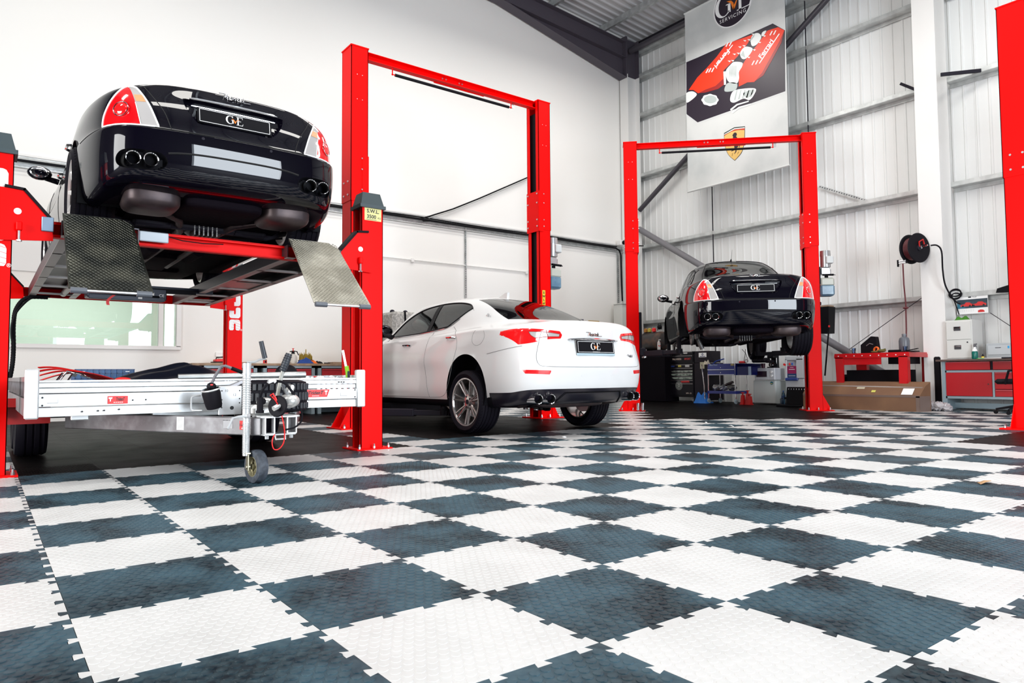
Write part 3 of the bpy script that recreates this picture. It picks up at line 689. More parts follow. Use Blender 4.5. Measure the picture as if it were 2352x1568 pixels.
# ---------------------------------------------------------------- the black four-door saloon (two of them)
def black_saloon(label, first, wheels, droop=0.0, rims=None):
    car = thing('saloon_car', label, 'car')
    if first is not None:
        return None
    X0 = np.array([0, .36, .62, .79, .895, .945, .93, .925, .93, .945, .87, .52, 0]); Y0 = np.array([0, .012, .055, .17, .50, 1.12, 1.95, 2.8, 3.5, 4.15, 4.72, 4.98, 5.05])
    haunch = np.array([0, 0, 0, 0, .015, .03, 0, 0, 0, .02, 0, 0, 0])
    rows = [low_row(X0, Y0, *p) for p in ((.86, .30, .20, .235, .17, .2), (.955, .10, .10, .27, .20, .22), (.985, .035, .04, .345, .32, .36), (1, .005, .01, .47, .47, .5), (1.0, 0, .01, .60, .59, .6),
            (.995, .004, .06, .622, .64, .66))]
    rows.append(low_row(X0, Y0, .985, .030, .09, .636, .68, .70, haunch*.3)); rows.append(low_row(X0, Y0, .978, .055, .12, .78, .78, .76, haunch*.5))
    rows.append(low_row(X0, Y0, .955, .095, .2, .895, .86, .82, haunch))
    up = [
     ([0, .35, .57, .73, .83, .89, .875, .865, .87, .87, .74, .45, 0], [.13, .14, .20, .33, .60, 1.12, 1.95, 2.8, 3.5, 4.1, 4.55, 4.74, 4.8], [.985, .983, .972, .955, .935, .935, .915, .91, .91, .90, .86, .86, .86]),
     ([0, .33, .54, .68, .785, .845, .85, .845, .84, .80, .62, .36, 0], [.25, .26, .33, .48, .75, 1.15, 1.95, 2.8, 3.5, 4.0, 4.3, 4.42, 4.46], [1.012, 1.01, .998, .975, .958, .955, .935, .93, .93, .945, .93, .935, .935]),
     ([0, .30, .52, .655, .745, .79, .815, .815, .80, .73, .60, .35, 0], [.86, .88, .94, 1.06, 1.25, 1.55, 2.05, 2.8, 3.45, 3.75, 3.87, 3.95, 3.98], [1.055, 1.05, 1.035, 1.015, .995, .98, .955, .95, .96, .985, .99, 1.0, 1.0]),
     ([0, .28, .47, .585, .655, .695, .715, .72, .70, .65, .54, .31, 0], [1.32, 1.33, 1.37, 1.45, 1.58, 1.82, 2.18, 2.78, 3.2, 3.4, 3.48, 3.54, 3.56], [1.285, 1.28, 1.262, 1.23, 1.20, 1.19, 1.185, 1.185, 1.195, 1.205, 1.215, 1.225, 1.225]),
     ([0, .25, .41, .50, .555, .585, .60, .605, .59, .55, .46, .26, 0], [1.80, 1.81, 1.83, 1.88, 1.97, 2.12, 2.35, 2.75, 3.0, 3.1, 3.15, 3.2, 3.21], [1.455, 1.448, 1.43, 1.405, 1.395, 1.39, 1.395, 1.395, 1.39, 1.385, 1.39, 1.395, 1.40]),
     ([0, .18, .28, .34, .37, .38, .39, .39, .38, .36, .30, .18, 0], [2.1, 2.1, 2.12, 2.15, 2.2, 2.28, 2.42, 2.7, 2.85, 2.92, 2.96, 2.98, 2.99], [1.49, 1.487, 1.482, 1.476, 1.472, 1.47, 1.472, 1.472, 1.465, 1.46, 1.455, 1.455, 1.455]),
     ([0]*13, [2.38, 2.38, 2.39, 2.40, 2.42, 2.45, 2.5, 2.6, 2.65, 2.68, 2.70, 2.71, 2.72], [1.503]*13)]
    rows += [np.stack([np.array(a, float), np.array(b), np.array(c)], 1) for a, b, c in up]
    sk = Skin(np.array(rows), 18, 11)
    rear = lambda C, r, c: (C[:, 1] < .75) & (c < 5); sidef = lambda C, r, c: (C[:, 0] > .45) & (c > 2.4) & (c < 9.9) & (r > 9.6)
    tl = poly_smooth([(.515, .642, 's'), (.572, .80), (.640, .935, 's'), (.680, .955), (.730, .915), (.785, .83), (.820, .73), (.830, .642, 's')], 8)
    red = poly_smooth([(.625, .642, 's'), (.652, .80), (.685, .955, 's'), (.730, .915), (.785, .83), (.820, .73), (.830, .642, 's')], 8)
    r_cl = sk.region('clear', tl, [0, 2], rear); r_re = sk.region('red', red, [0, 2], rear, over=(0, r_cl))
    rec = poly_smooth([(-.1, .900, 's'), (.36, .900, 's'), (.345, .83), (.29, .745), (.22, .712), (-.1, .705, 's')], 8); r_rc = sk.region('recess', rec, [0, 2], rear)
    exr = poly_smooth([(.50, .452), (.62, .466), (.73, .459), (.765, .404), (.735, .349), (.62, .336), (.50, .346), (.46, .399)], 6); r_ex = sk.region('exhaust', exr, [0, 2], rear)
    w_side = poly_smooth([(3.58, .985, 's'), (2.8, .972), (2.1, .985), (1.62, 1.005), (1.42, 1.045, 's'), (1.58, 1.18), (1.86, 1.32), (2.3, 1.372), (2.75, 1.376), (3.02, 1.34), (3.3, 1.18)], 8)
    r_ws = sk.region('side', w_side, [1, 2], sidef)
    w_rear = poly_smooth([(-.1, 1.075, 's'), (.35, 1.07), (.60, 1.055, 's'), (.56, 1.2), (.45, 1.405, 's'), (.2, 1.435), (-.1, 1.442, 's')], 8)
    r_wr = sk.region('rear', w_rear, [0, 2], lambda C, r, c: (C[:, 1] < 2.1) & (r > 10.7) & (c < 5))
    w_fr = poly_smooth([(-.1, 1.02, 's'), (.58, 1.01, 's'), (.5, 1.2), (.43, 1.315, 's'), (-.1, 1.33, 's')], 8)
    r_wf = sk.region('front', w_fr, [0, 2], lambda C, r, c: (C[:, 1] > 3.0) & (r > 10.7) & (c > 8))
    r_ar = sk.region('arch', circle(1.12, .36, .385, 60), [1, 2], lambda C, r, c: (C[:, 0] > .5) & (r < 9)); r_af = sk.region('arch2', circle(4.18, .36, .385, 60), [1, 2], lambda C, r, c: (C[:, 0] > .5) & (r < 9))
    push(sk, r_rc, (0, .035, 0)); push(sk, r_ex, (0, .05, 0)); sk.sync()
    link('body_shell', sk.mesh('body_shell', [0, r_rc], M_pblack), car)
    [link('exhaust_recess', sk.mesh('exhaust_recess', [r_ex], M_black, sg), car) for sg in (-1, 1)]
    link('rear_window', sk.mesh('rear_window', [r_wr], M_glassd), car); link('windscreen', sk.mesh('windscreen', [r_wf], M_glassd), car)
    for sg in (-1, 1):
        link('side_window', sk.mesh('side_window', [r_ws], M_glassd, sg), car)
        la = link('tail_lamp', sk.mesh('tail_lamp', [r_re], M_lred, sg), car); link('reversing_lens', sk.mesh('reversing_lens', [r_cl], M_lclr, sg), la)
        mb = MB(); sk.line(mb, [(sg*a, b) for a, b in tl], sk.rear, .006, .001, 6, closed=True); sk.line(mb, [(sg*a, b) for a, b in ((.625, .645), (.652, .80), (.683, .945))], sk.rear, .003, .001, 5)
        mb.build('lamp_surround', M_wht, la)
        am = MB()
        q = [sk.rear(sg*a, b) for a, b in ((.592, .82), (.612, .872), (.660, .870), (.648, .818))]
        am.add([h+n*.003*(1 if n.y < 0 else -1) for h, n in q], [(0, 1, 2, 3)]); am.build('indicator_lens', M_lamb, la, smooth=False)
        h, n = sk.rear(sg*.735, .755)
        if h is not None:
            n = n if n.y < 0 else -n
            MB().cyl(h-n*.01, h+n*.004, .052, n=28).sph(h+n*.002, .046, 20, 10, (1, 1, .30), n.to_track_quat('Z', 'Y').to_matrix()).build('round_lamp', M_lred2, la)
            a_, b_ = n.orthogonal().normalized(), None; b_ = n.cross(a_)
            MB().tube([h+n*.006+(a_*math.cos(2*pi*k/28)+b_*math.sin(2*pi*k/28))*.053 for k in range(28)], .0035, 5, closed=True).build('lamp_ring', M_chrome, la)
    g = MB(); S = sk
    for sg in (-1, 1):
        S.line(g, [(sg*a, b) for a, b in poly_smooth([(.44, .642), (.48, .76), (.555, .88), (.60, .955)], 6, False)], S.rear, .0030)
        S.line(g, [(y, .63+.0*y) for y in np.linspace(.30, .74, 12)], lambda y, z: S.side(y, z, sg), .0028)
        for pts in ([(3.62, .96), (3.66, .7), (3.60, .45), (3.55, .26)], [(2.52, .98), (2.50, .6), (2.47, .26)], [(1.55, 1.0), (1.62, .82), (1.50, .64), (1.42, .45)], [(3.55, .26), (2.5, .245), (1.62, .245), (1.50, .35)]):
            S.line(g, poly_smooth(pts, 8, False), lambda y, z: S.side(y, z, sg), .0028)
    S.line(g, [(x, .634) for x in np.linspace(-.54, .54, 40)], S.rear, .006)
    S.line(g, [(x, .480-.02*(x/.45)**4) for x in np.linspace(-.46, .46, 30)], S.rear, .007)
    g.build('panel_gap', M_gap, car)
    for sg in (-1, 1): tr = MB(); S.line(tr, [(a, b) for a, b in w_side], lambda y, z: S.side(y, z, sg), .007, .002, 6, closed=True); tr.build('window_trim', M_black, car)
    tr = MB()
    S.line(tr, [(a, b) for a, b in w_rear if a > 0][:0] or [(x, b) for x, b in [(-c, d) for c, d in w_rear[::-1] if c >= 0]+[(c, d) for c, d in w_rear if c >= 0]], lambda x, z: S.rear(x, z), .006, .001, 6)
    tr.build('window_trim', M_black, car)
    pl = MB()
    for sg in (-1, 1):
        for y, wd in ((2.5, .07), (1.78, .03)):
            L = [S.side(y+(.06*(z-1.0) if y > 2 else -.35*(z-1.0)), z, sg) for z in np.linspace(1.0, 1.31, 8)]; L = [h for h, n in L if h is not None and abs(h.x) > .4]
            for a in range(len(L)-1):
                p, q = L[a], L[a+1]; o = Vector((sg*.004, 0, .001)); pl.add([p+o+Vector((0, -wd/2, 0)), p+o+Vector((0, wd/2, 0)), q+o+Vector((0, wd/2, 0)), q+o+Vector((0, -wd/2, 0))], [(0, 1, 2, 3)])
    pl.build('door_pillar', M_black, car)
    ch = MB(); z_ = .905
    L = [S.rear(x, z_+.006-.004*(x/.3)**2) for x in np.linspace(-.315, .315, 24)]; ch.tube([h+Vector((0, -.006, 0)) for h, n in L], [.004]+[.010]*22+[.004], 8, flat=.7)
    L = [S.rear(x, .862) for x in np.linspace(-.30, .30, 20)]; ch.tube([h+Vector((0, -.010, 0)) for h, n in L], .005, 6)
    ch.build('boot_handle_trim', M_chrome, car)
    h, n = S.rear(0, .962); sw = MB(); stroke_word(sw, h+Vector((0, -.010, 0)), (1, 0, 0), (0, .25, .97), .030, .0030); sw.build('boot_script', M_chrome, car)
    h, n = S.rear(0, .795); plate(car, h+Vector((0, -.012, 0)), (0, -1, .18), (0, 0, 1))
    for x in (-.70, -.24, .24, .70):
        h, n = S.rear(x, .60 if abs(x) < .5 else .625); n = n if n.y < 0 else -n
        MB().cyl(h-n*.004, h+n*.003, .012, .010, 14).build('parking_sensor', M_dk, car)
    for sg in (-1, 1):
        for x in (.565, .672):
            ex = MB(); exhaust_tip(ex, sg*x, .400, .035 if x < .6 else .055, .28, .047); ex.m(0).build('exhaust_tip', [M_chrome, M_gap], car)
    # mirrors and aerial
    for sg in (-1, 1):
        mi = MB().sph((sg*1.03, 3.42, 1.03), .1, 16, 10, (1.1, .65, .72)).tube([(sg*.86, 3.46, .97), (sg*.98, 3.44, .99)], [.035, .03], 8, flat=.5).build('door_mirror', M_pblack, car)
        MB().sph((sg*1.035, 3.375, 1.03), .085, 16, 8, (1.0, .18, .68)).build('mirror_glass', M_chrome, mi)
    for sg in (-1, 1):
        for y in (1.72, 2.75):
            h, n = S.side(y, .86, sg)
            if h: MB().tube([h+Vector((sg*.004, -.10, 0)), h+Vector((sg*.03, -.07, .004)), h+Vector((sg*.034, .05, .004)), h+Vector((sg*.004, .08, 0))], .012, 8).build('door_handle', M_chrome, car)
    MB().cyl((0, 2.05, 1.485), (0, 2.0, 1.52), .018, .008, 10).cyl((0, 2.0, 1.515), (0, 1.90, 1.665), .003, .0015, 6).build('roof_aerial', M_black, car)
    # interior
    si = MB(); seat(si, -.36, 2.95, .42); seat(si, .36, 2.95, .42); si.box((0, 1.95, .60), (1.2, .5, .22), b=.06).box((0, 1.70, .86), (1.2, .18, .55), rotm(R(14)), b=.07)
    for x in (-.36, .36): si.box((x, 1.60, 1.13), (.24, .09, .14), rotm(R(12)), b=.04)
    si.build('seats', M_dleather, car); MB().box((0, 1.35, .94), (1.2, .5, .03), b=.01).build('parcel_shelf', M_dleather, car)
    under(car, S, .2, ((.66, 1.6, .60), (3.72, 4.62, .58)), M_under)
    # underside furniture
    u = MB()
    for sg in (-1, 1):
        for y in (1.12, 4.18): lin = MB(); liner(lin, y, .36, .387, .60, .93, sg); lin.build('arch_liner', M_black, car)
    for sg in (-1, 1):
        mf = supere(MB(), (sg*.49, .50, .235), (.19, .22, .105)).tube([(sg*.49, .47, .335), (sg*.60, .33, .40), (sg*.60, .24, .42)], .035, 10).build('silencer', M_exh, car)
        MB().tube([(sg*.38, .70, .20), (sg*.22, .86, .18), (sg*.15, 1.15, .15), (sg*.13, 1.9, .14), (sg*.14, 3.2, .14)], .032, 10).build('exhaust_pipe', M_exh, car)
    supere(MB(), (0, .60, .245), (.30, .32, .075), .35).build('spare_well', M_under, car)
    df = MB().sph((0, 1.20, .22), .15, 16, 10, (.9, 1, .75)).box((.06, 1.10, .19), (.20, .16, .15), b=.02)
    for k in range(6): df.box((-.07+.035*k, 1.06, .17), (.010, .16, .15))
    df.build('differential', M_alu, car)
    sb = MB().box((0, 1.02, .16), (1.05, .07, .06), b=.02).box((0, 1.40, .17), (1.0, .08, .06), b=.02)
    for sg in (-1, 1): sb.tube([(sg*.25, 1.0, .15), (sg*.55, 1.08, .15), (sg*.74, 1.12, .22)], .026, 8).tube([(sg*.25, 1.42, .16), (sg*.74, 1.2, .2)], .022, 8).cyl((sg*.5, 1.05, .18), (sg*.62, 1.08, .55), .035, n=10).cyl((0, 1.2, .22), (sg*.74, 1.13, .27), .022, n=8)
    sb.build('rear_subframe', M_dk, car)
    ud = MB().box((0, 3.9, .17), (.7, .6, .08), b=.02).box((0, 3.0, .17), (.34, 1.0, .1), b=.03).cyl((0, 1.3, .2), (0, 2.8, .2), .035, n=10)
    for sg in (-1, 1): ud.cyl((sg*.2, 2.0, .15), (sg*.2, 2.5, .15), .07, n=14).box((sg*.70, 2.6, .17), (.08, 1.9, .05), b=.01)
    ud.build('undertray', M_under, car)
    for sg, y, use in ((-1, 1.12, wheels[0]), (1, 1.12, wheels[1]), (-1, 4.18, wheels[2]), (1, 4.18, wheels[3])):
        if use:
            we = bpy.data.objects.new('wheel', None); COL.objects.link(we); we.parent = car; we.empty_display_size = .1
            wheel_parts(we, (sg*.815, y, .348-droop), .348, .275 if y < 2 else .245, sg, 9 if rims is None else 9, M_wrim, .25, twin=False)
        else:
            hb = MB().cyl((sg*.66, y, .348-droop), (sg*.80, y, .348-droop), .07, n=20).cyl((sg*.76, y, .348-droop), (sg*.79, y, .348-droop), .17, n=32).box((sg*.72, y-.15, .36-droop), (.07, .1, .2), b=.02).cyl((sg*.62, y-.02, .12-droop), (sg*.70, y, .30-droop), .035, n=10)
            hb.build('bare_hub', M_alu, car)
    return car

# ---------------------------------------------------------------- the white saloon
def white_saloon(label):
    car = thing('saloon_car', label, 'car')
    X0 = np.array([0, .36, .65, .85, .935, .968, .95, .945, .95, .965, .88, .52, 0]); Y0 = np.array([0, .02,   .07, .19, .50, 1.13, 1.95, 2.75, 3.45, 4.05, 4.65, 4.9, 4.97])
    hn = np.array([0, 0, 0, .01, .02, .03, 0, 0, .0, .02, 0, 0, 0])
    sd = np.array([1, 1, 1, 1, 1, 1, .985, .985, .99, 1, 1, 1, 1])
    rows = [low_row(X0, Y0, *p) for p in ((.86, .34, .20, .215, .17, .2), (.94, .15, .10, .235, .20, .22), (.985, .045, .04, .36, .33, .36), (1, .015, .01, .47, .47, .5), (1.0, 0, .01, .585, .60, .6), (.998, .010, .04, .68, .70, .68))]
    rows[3][:, 0] *= sd; rows[4][:, 0] *= sd
    rows.append(low_row(X0, Y0, .988, .040, .08, .79, .80, .76, hn*.4)); rows.append(low_row(X0, Y0, .972, .058, .12, .90, .885, .82, hn*.8))
    rows.append(low_row(X0, Y0, .945, .062, .2, 1.00, .965, .86, hn))
    up = [
     ([0, .35, .59, .765, .86, .905, .885, .875, .885, .88, .76, .45, 0], [.085, .095, .16, .30, .58, 1.03, 1.9, 2.75, 3.45, 4.0, 4.45, 4.62, 4.68], [1.098, 1.094, 1.078, 1.055, 1.035, 1.03, 1.0, .985, .975, .95, .90, .88, .88]),
     ([0, .33, .55, .71, .80, .855, .855, .85, .84, .80, .64, .36, 0], [.20, .21, .28, .45, .75, 1.1, 1.9, 2.75, 3.4, 3.85, 4.15, 4.28, 4.32], [1.112, 1.108, 1.095, 1.08, 1.07, 1.065, 1.03, 1.01, 1.0, .975, .955, .955, .955]),
     ([0, .31, .53, .675, .76, .80, .82, .825, .80, .72, .58, .33, 0], [.52, .54, .62, .80, 1.05, 1.35, 2.0, 2.75, 3.3, 3.6, 3.72, 3.8, 3.83], [1.135, 1.13, 1.125, 1.125, 1.125, 1.115, 1.065, 1.04, 1.03, 1.02, 1.02, 1.03, 1.03]),
     ([0, .28, .47, .595, .665, .70, .72, .725, .70, .63, .51, .29, 0], [1.02, 1.04, 1.10, 1.23, 1.42, 1.66, 2.1, 2.7, 3.05, 3.22, 3.3, 3.36, 3.38], [1.335, 1.33, 1.322, 1.315, 1.305, 1.295, 1.27, 1.25, 1.24, 1.235, 1.24, 1.245, 1.25]),
     ([0, .25, .42, .51, .56, .59, .605, .605, .585, .54, .44, .25, 0], [1.55, 1.56, 1.60, 1.68, 1.80, 1.96, 2.25, 2.62, 2.84, 2.93, 2.98, 3.02, 3.03], [1.485, 1.478, 1.465, 1.455, 1.45, 1.445, 1.44, 1.43, 1.42, 1.415, 1.42, 1.425, 1.43]),
     ([0, .18, .29, .34, .37, .38, .39, .39, .38, .35, .29, .17, 0], [1.88, 1.89, 1.92, 1.98, 2.05, 2.14, 2.32, 2.55, 2.7, 2.76, 2.8, 2.82, 2.83], [1.525, 1.522, 1.516, 1.512, 1.508, 1.505, 1.502, 1.498, 1.492, 1.487, 1.483, 1.48, 1.48]),
     ([0]*13, [2.2, 2.2, 2.21, 2.23, 2.26, 2.3, 2.37, 2.46, 2.52, 2.55, 2.57, 2.58, 2.59], [1.535]*13)]
    rows += [np.stack([np.array(a, float), np.array(b), np.array(c)], 1) for a, b, c in up]
    sk = Skin(np.array(rows), 18, 11)
    rear = lambda C, r, c: (C[:, 1] < .55) & (c < 5); sidef = lambda C, r, c: (C[:, 0] > .45) & (c > 2.4) & (c < 9.9) & (r > 9.4)
    tl = poly_smooth([(.425, .945, 's'), (.45, .985, 's'), (.62, 1.0), (.78, 1.012), (.86, 1.010), (.905, .980, 's'), (.892, .92), (.862, .845, 's'), (.76, .862), (.60, .897), (.445, .908, 's')], 6)
    cl = poly_smooth([(.455, .955, 's'), (.60, .972), (.78, .978, 's'), (.765, .94), (.73, .912, 's'), (.60, .925), (.465, .928, 's')], 6)
    r_tl = sk.region('lamp', tl, [0, 2], rear); r_cl = sk.region('clear', cl, [0, 2], rear, over=(0, r_tl))
    dif = poly_smooth([(-.1, .385, 's'), (.5, .385), (.80, .378), (.90, .35, 's'), (1.2, .30, 's'), (1.2, -.2, 's'), (-.1, -.2, 's')], 10)
    r_df = sk.region('diffuser', dif, [0, 2], lambda C, r, c: (C[:, 1] < .68) & (c < 5.5) & (r < 4))
    sil = np.array([(.4, .34), (.66, .30), (1.2, .255), (4.6, .245), (5, .25), (5, 0), (.4, 0)]); r_sl = sk.region('sill', sil, [1, 2], lambda C, r, c: (c > 3.5) & (r < 4))
    rfl = poly_smooth([(.60, .575, 's'), (.865, .585, 's'), (.845, .545, 's'), (.62, .535, 's')], 5); r_rf = sk.region('refl', rfl, [0, 2], rear)
    wsd = poly_smooth([(3.22, 1.055, 's'), (2.6, 1.062), (2.15, 1.085), (1.74, 1.118, 's'), (1.56, 1.22), (1.42, 1.320, 's'), (1.55, 1.382), (1.82, 1.420), (2.2, 1.424), (2.6, 1.380), (2.95, 1.25)], 8)
    r_ws = sk.region('side', wsd, [1, 2], sidef)
    wre = poly_smooth([(-.1, 1.148, 's'), (.30, 1.146), (.615, 1.150, 's'), (.57, 1.27), (.475, 1.445, 's'), (.2, 1.470), (-.1, 1.476, 's')], 8)
    r_wr = sk.region('rear', wre, [0, 2], lambda C, r, c: (C[:, 1] < 1.9) & (r > 10.6) & (c < 5))
    wfr = poly_smooth([(-.1, 1.05, 's'), (.56, 1.04, 's'), (.49, 1.2), (.42, 1.325, 's'), (-.1, 1.345, 's')], 8)
    r_wf = sk.region('front', wfr, [0, 2], lambda C, r, c: (C[:, 1] > 2.9) & (r > 10.7) & (c > 8))
    r_ar = sk.region('arch', circle(1.13, .375, .395, 60), [1, 2], lambda C, r, c: (C[:, 0] > .5) & (r < 9), over=(0, r_df, r_sl)); r_af = sk.region('arch2', circle(4.13, .36, .39, 60), [1, 2], lambda C, r, c: (C[:, 0] > .5) & (r < 9), over=(0, r_sl))
    sk.sync(); S = sk
    link('body_shell', sk.mesh('body_shell', [0], M_pwhite), car)
    link('rear_diffuser', sk.mesh('rear_diffuser', [r_df], mat('gloss_black_trim', (.012, .010, .016), .25)), car)
    link('rear_window', sk.mesh('rear_window', [r_wr], M_glass), car); link('windscreen', sk.mesh('windscreen', [r_wf], M_glass), car)
    for sg in (-1, 1):
        link('side_window', sk.mesh('side_window', [r_ws], M_glass, sg), car); link('side_sill', sk.mesh('side_sill', [r_sl], M_black, sg), car)
        la = link('tail_lamp', sk.mesh('tail_lamp', [r_tl], M_lred2, sg), car); link('reversing_lens', sk.mesh('reversing_lens', [r_cl], M_lclr, sg), la)
        link('reflector', sk.mesh('reflector', [r_rf], M_lred, sg), car)
        g = MB(); S.line(g, [(sg*a, b) for a, b in ((.585, .90), (.60, .95), (.61, .995))], S.rear, .003); S.line(g, [(sg*a, b) for a, b in cl], S.rear, .003, closed=True); g.build('lamp_seam', mat('dark_red_seam', (.2, .0, .0), .4), la)
    g = MB()
    for sg in (-1, 1):
        sf = lambda y, z, sg=sg: S.side(y, z, sg)
        S.line(g, [(sg*a, b) for a, b in poly_smooth([(.66, .99), (.70, .86), (.745, .72), (.735, .645), (.66, .618), (.30, .612), (0.001, .612)], 8, False)], S.rear, .0028)
        for pts in ([(3.22, 1.03), (3.30, .75), (3.26, .45), (3.18, .27)], [(2.02, 1.06), (2.06, .7), (2.0, .40), (1.96, .275)], [(1.60, 1.11), (1.40, 1.0), (1.32, .85), (1.42, .60), (1.50, .42), (1.62, .30), (1.96, .275), (3.18, .27)], [(.24, .83), (.45, .80), (.72, .76)]):
            S.line(g, poly_smooth(pts, 8, False), sf, .0028)
        if sg < 0: S.line(g, poly_smooth([(.84, 1.02), (.80, .95), (.84, .88), (.93, .86), (1.01, .90), (1.03, .98), (1.0, 1.03)], 6, False), sf, .0018)
    g.build('panel_gap', M_gapw, car)
    for sg in (-1, 1): tr = MB(); S.line(tr, [(a, b) for a, b in wsd], lambda y, z: S.side(y, z, sg), .009, .002, 6, closed=True); tr.build('window_trim', M_black, car)
    for sg in (-1, 1): cw = MB(); S.line(cw, poly_smooth([(3.22, 1.045), (2.6, 1.050), (2.15, 1.073), (1.74, 1.106), (1.54, 1.20)], 8, False), lambda y, z: S.side(y, z, sg), .0045, .004, 6); cw.build('window_chrome_strip', M_chrome, car)
    pl = MB()
    for sg in (-1, 1):
        for z in np.linspace(1.075, 1.345, 10): pass
        L = [S.side(2.18-.05*(z-1.08), z, sg) for z in np.linspace(1.07, 1.425, 10)]; L = [h for h, n in L if h is not None and abs(h.x) > .4]
        for a in range(len(L)-1):
            p, q = L[a], L[a+1]; o = Vector((sg*.005, 0, .001)); wd = .09; pl.add([p+o+Vector((0, -wd/2, 0)), p+o+Vector((0, wd/2, 0)), q+o+Vector((0, wd/2, 0)), q+o+Vector((0, -wd/2, 0))], [(0, 1, 2, 3)])
    pl.build('door_pillar', M_black, car)
    # chrome boot bar and badges
    L = [S.rear(x, .912-.012*(x/.35)**2) for x in np.linspace(-.365, .365, 28)]
    MB().tube([h+Vector((0, -.012, 0)) for h, n in L], [.004]+[.013]*26+[.004], 8, flat=1).build('boot_handle_trim', M_chrome, car)
    h, n = S.rear(0, .945); sw = MB(); stroke_word(sw, h+Vector((0, -.008, 0)), (1, 0, 0), (0, .1, .99), .030, .0028); sw.build('boot_script', mat('dark_chrome', (.25, .16, .15), .2, 1), car)
    h, n = S.rear(0, .825); plate(car, h+Vector((0, -.016, 0)), (0, -1, .10), (0, 0, 1), w=.55, h=.135, strip=True)
    h, n = S.rear(.56, .735); bd = MB(); addtext(bd, 'Ghibli', .045, h+Vector((0, -.003, 0)), (.98, .08, 0), (0, .05, 1), ext=.001, shear=.3); bd.build('model_badge', M_dk, car)
    for x in (-.66, -.22, .22, .66):
        h, n = S.rear(x, .52); n = n if n.y < 0 else -n; MB().cyl(h-n*.004, h+n*.0015, .013, .012, 16).build('parking_sensor', mat('white_sensor', (.70, .70, .70), .4), car)
    for sg in (-1, 1):
        for x in (.585, .72):
            ex = MB(); exhaust_tip(ex, sg*x, .283, .085 if x < .7 else .125, .36, .050, 1.18); ex.m(0).build('exhaust_tip', [M_chrome, M_gap], car)
        MB().tube([(sg*.67, .36, .27), (sg*.66, .5, .24), (sg*.60, .62, .22), (sg*.45, .7, .22)], [.055, .055, .05, .05], 12).build('exhaust_pipe', M_exh, car)
        tm_ = MB(); h, n = S.rear(sg*.46, .30)
        S.line(tm_, [(sg*.52, .225), (sg*.47, .25), (sg*.44, .30), (sg*.40, .345)], S.rear, .009, .004, 6); S.line(tm_, [(x, .345) for x in np.linspace(-.40, .40, 20)], S.rear, .006, .002); tm_.build('diffuser_fin', M_black, car)
    supere(MB(), (0, .52, .235), (.5, .14, .065), .45).build('silencer', M_exh, car)
    # shark fin, mirrors, handles
    MB().prism([(1.60, 1.49), (1.80, 1.51), (1.64, 1.568), (1.59, 1.57)], lambda u, v: (-.018, u, v), lambda u, v: (.018, u, v)).build('roof_aerial', M_pwhite, car)
    for sg in (-1, 1):
        mi = MB().sph((sg*1.04, 2.93, 1.12), .1, 16, 10, (1.15, .65, .85)).tube([(sg*.86, 3.05, 1.05), (sg*1.0, 2.97, 1.07)], [.04, .03], 8, flat=.5).build('door_mirror', M_black, car)
        MB().sph((sg*1.045, 2.885, 1.12), .085, 16, 8, (1.05, .18, .82)).build('mirror_glass', mat('dark_mirror', (.05, .05, .06), .05, 1), mi)
        for y, z in ((1.48, .965), (2.55, .915)):
            h, n = S.side(y, z, sg)
            MB().tube([h+Vector((sg*.004, -.09, 0)), h+Vector((sg*.028, -.06, .004)), h+Vector((sg*.030, .06, .004)), h+Vector((sg*.004, .09, 0))], .014, 8, flat=.8).build('door_handle', M_chrome, car)
    h, n = S.side(1.06, 1.20, -1)
    if h:
        bm_ = MB(); bm_.tube([h+Vector((-.004, .04*math.sin(t), .035*math.cos(t))) for t in np.linspace(0, 5.2, 14)], .003, 5).tube([h+Vector((-.004, 0, -.03)), h+Vector((-.004, 0, .03))], .003, 5)
        for d in (-.015, .015): bm_.tube([h+Vector((-.004, d, -.005)), h+Vector((-.004, d, .028))], .0025, 5)
        bm_.build('pillar_badge', M_chrome, car)
    si = MB(); seat(si, -.37, 2.65, .45); seat(si, .37, 2.65, .45); si.box((0, 1.75, .62), (1.2, .5, .22), b=.06).box((0, 1.50, .90), (1.2, .18, .50), rotm(R(16)), b=.07)
    for x in (-.36, .36): si.box((x, 1.42, 1.16), (.26, .10, .15), rotm(R(12)), b=.05)
    si.build('seats', M_leather, car); MB().box((0, 1.10, 1.03), (1.2, .62, .03), b=.01).build('parcel_shelf', M_dleather, car); MB().box((0, 3.15, .93), (1.3, .5, .2), b=.08).build('dashboard', M_dleather, car)
    MB().tube([(-.37+.18*math.cos(t), 2.95+.05*math.sin(t), .98+.18*math.sin(t)) for t in np.linspace(0, 6.1, 20)], .014, 8, closed=True).build('steering_wheel', M_dleather, car)
    under(car, S, .2, ((.6, 1.7, .60), (3.65, 4.6, .58)), M_under)
    for sg in (-1, 1):
        for y in (1.13, 4.13): lin = MB(); liner(lin, y, .375 if y < 2 else .36, .397 if y < 2 else .392, .60, .955, sg); lin.build('arch_liner', M_black, car)
    for sg in (-1, 1):
        for y in (1.13, 4.13):
            we = bpy.data.objects.new('wheel', None); COL.objects.link(we); we.parent = car; we.empty_display_size = .1
            wheel_parts(we, (sg*.835, y, .352-.115), .352, .27, sg, 7, M_rimd, .262)
            MB().cyl((sg*.1, y, .30), (sg*.72, y, .352-.115), .03, n=10).cyl((sg*.62, y+.06, .25), (sg*.60, y, .70), .045, n=10).build('drive_shaft', M_dk, we)
    return car
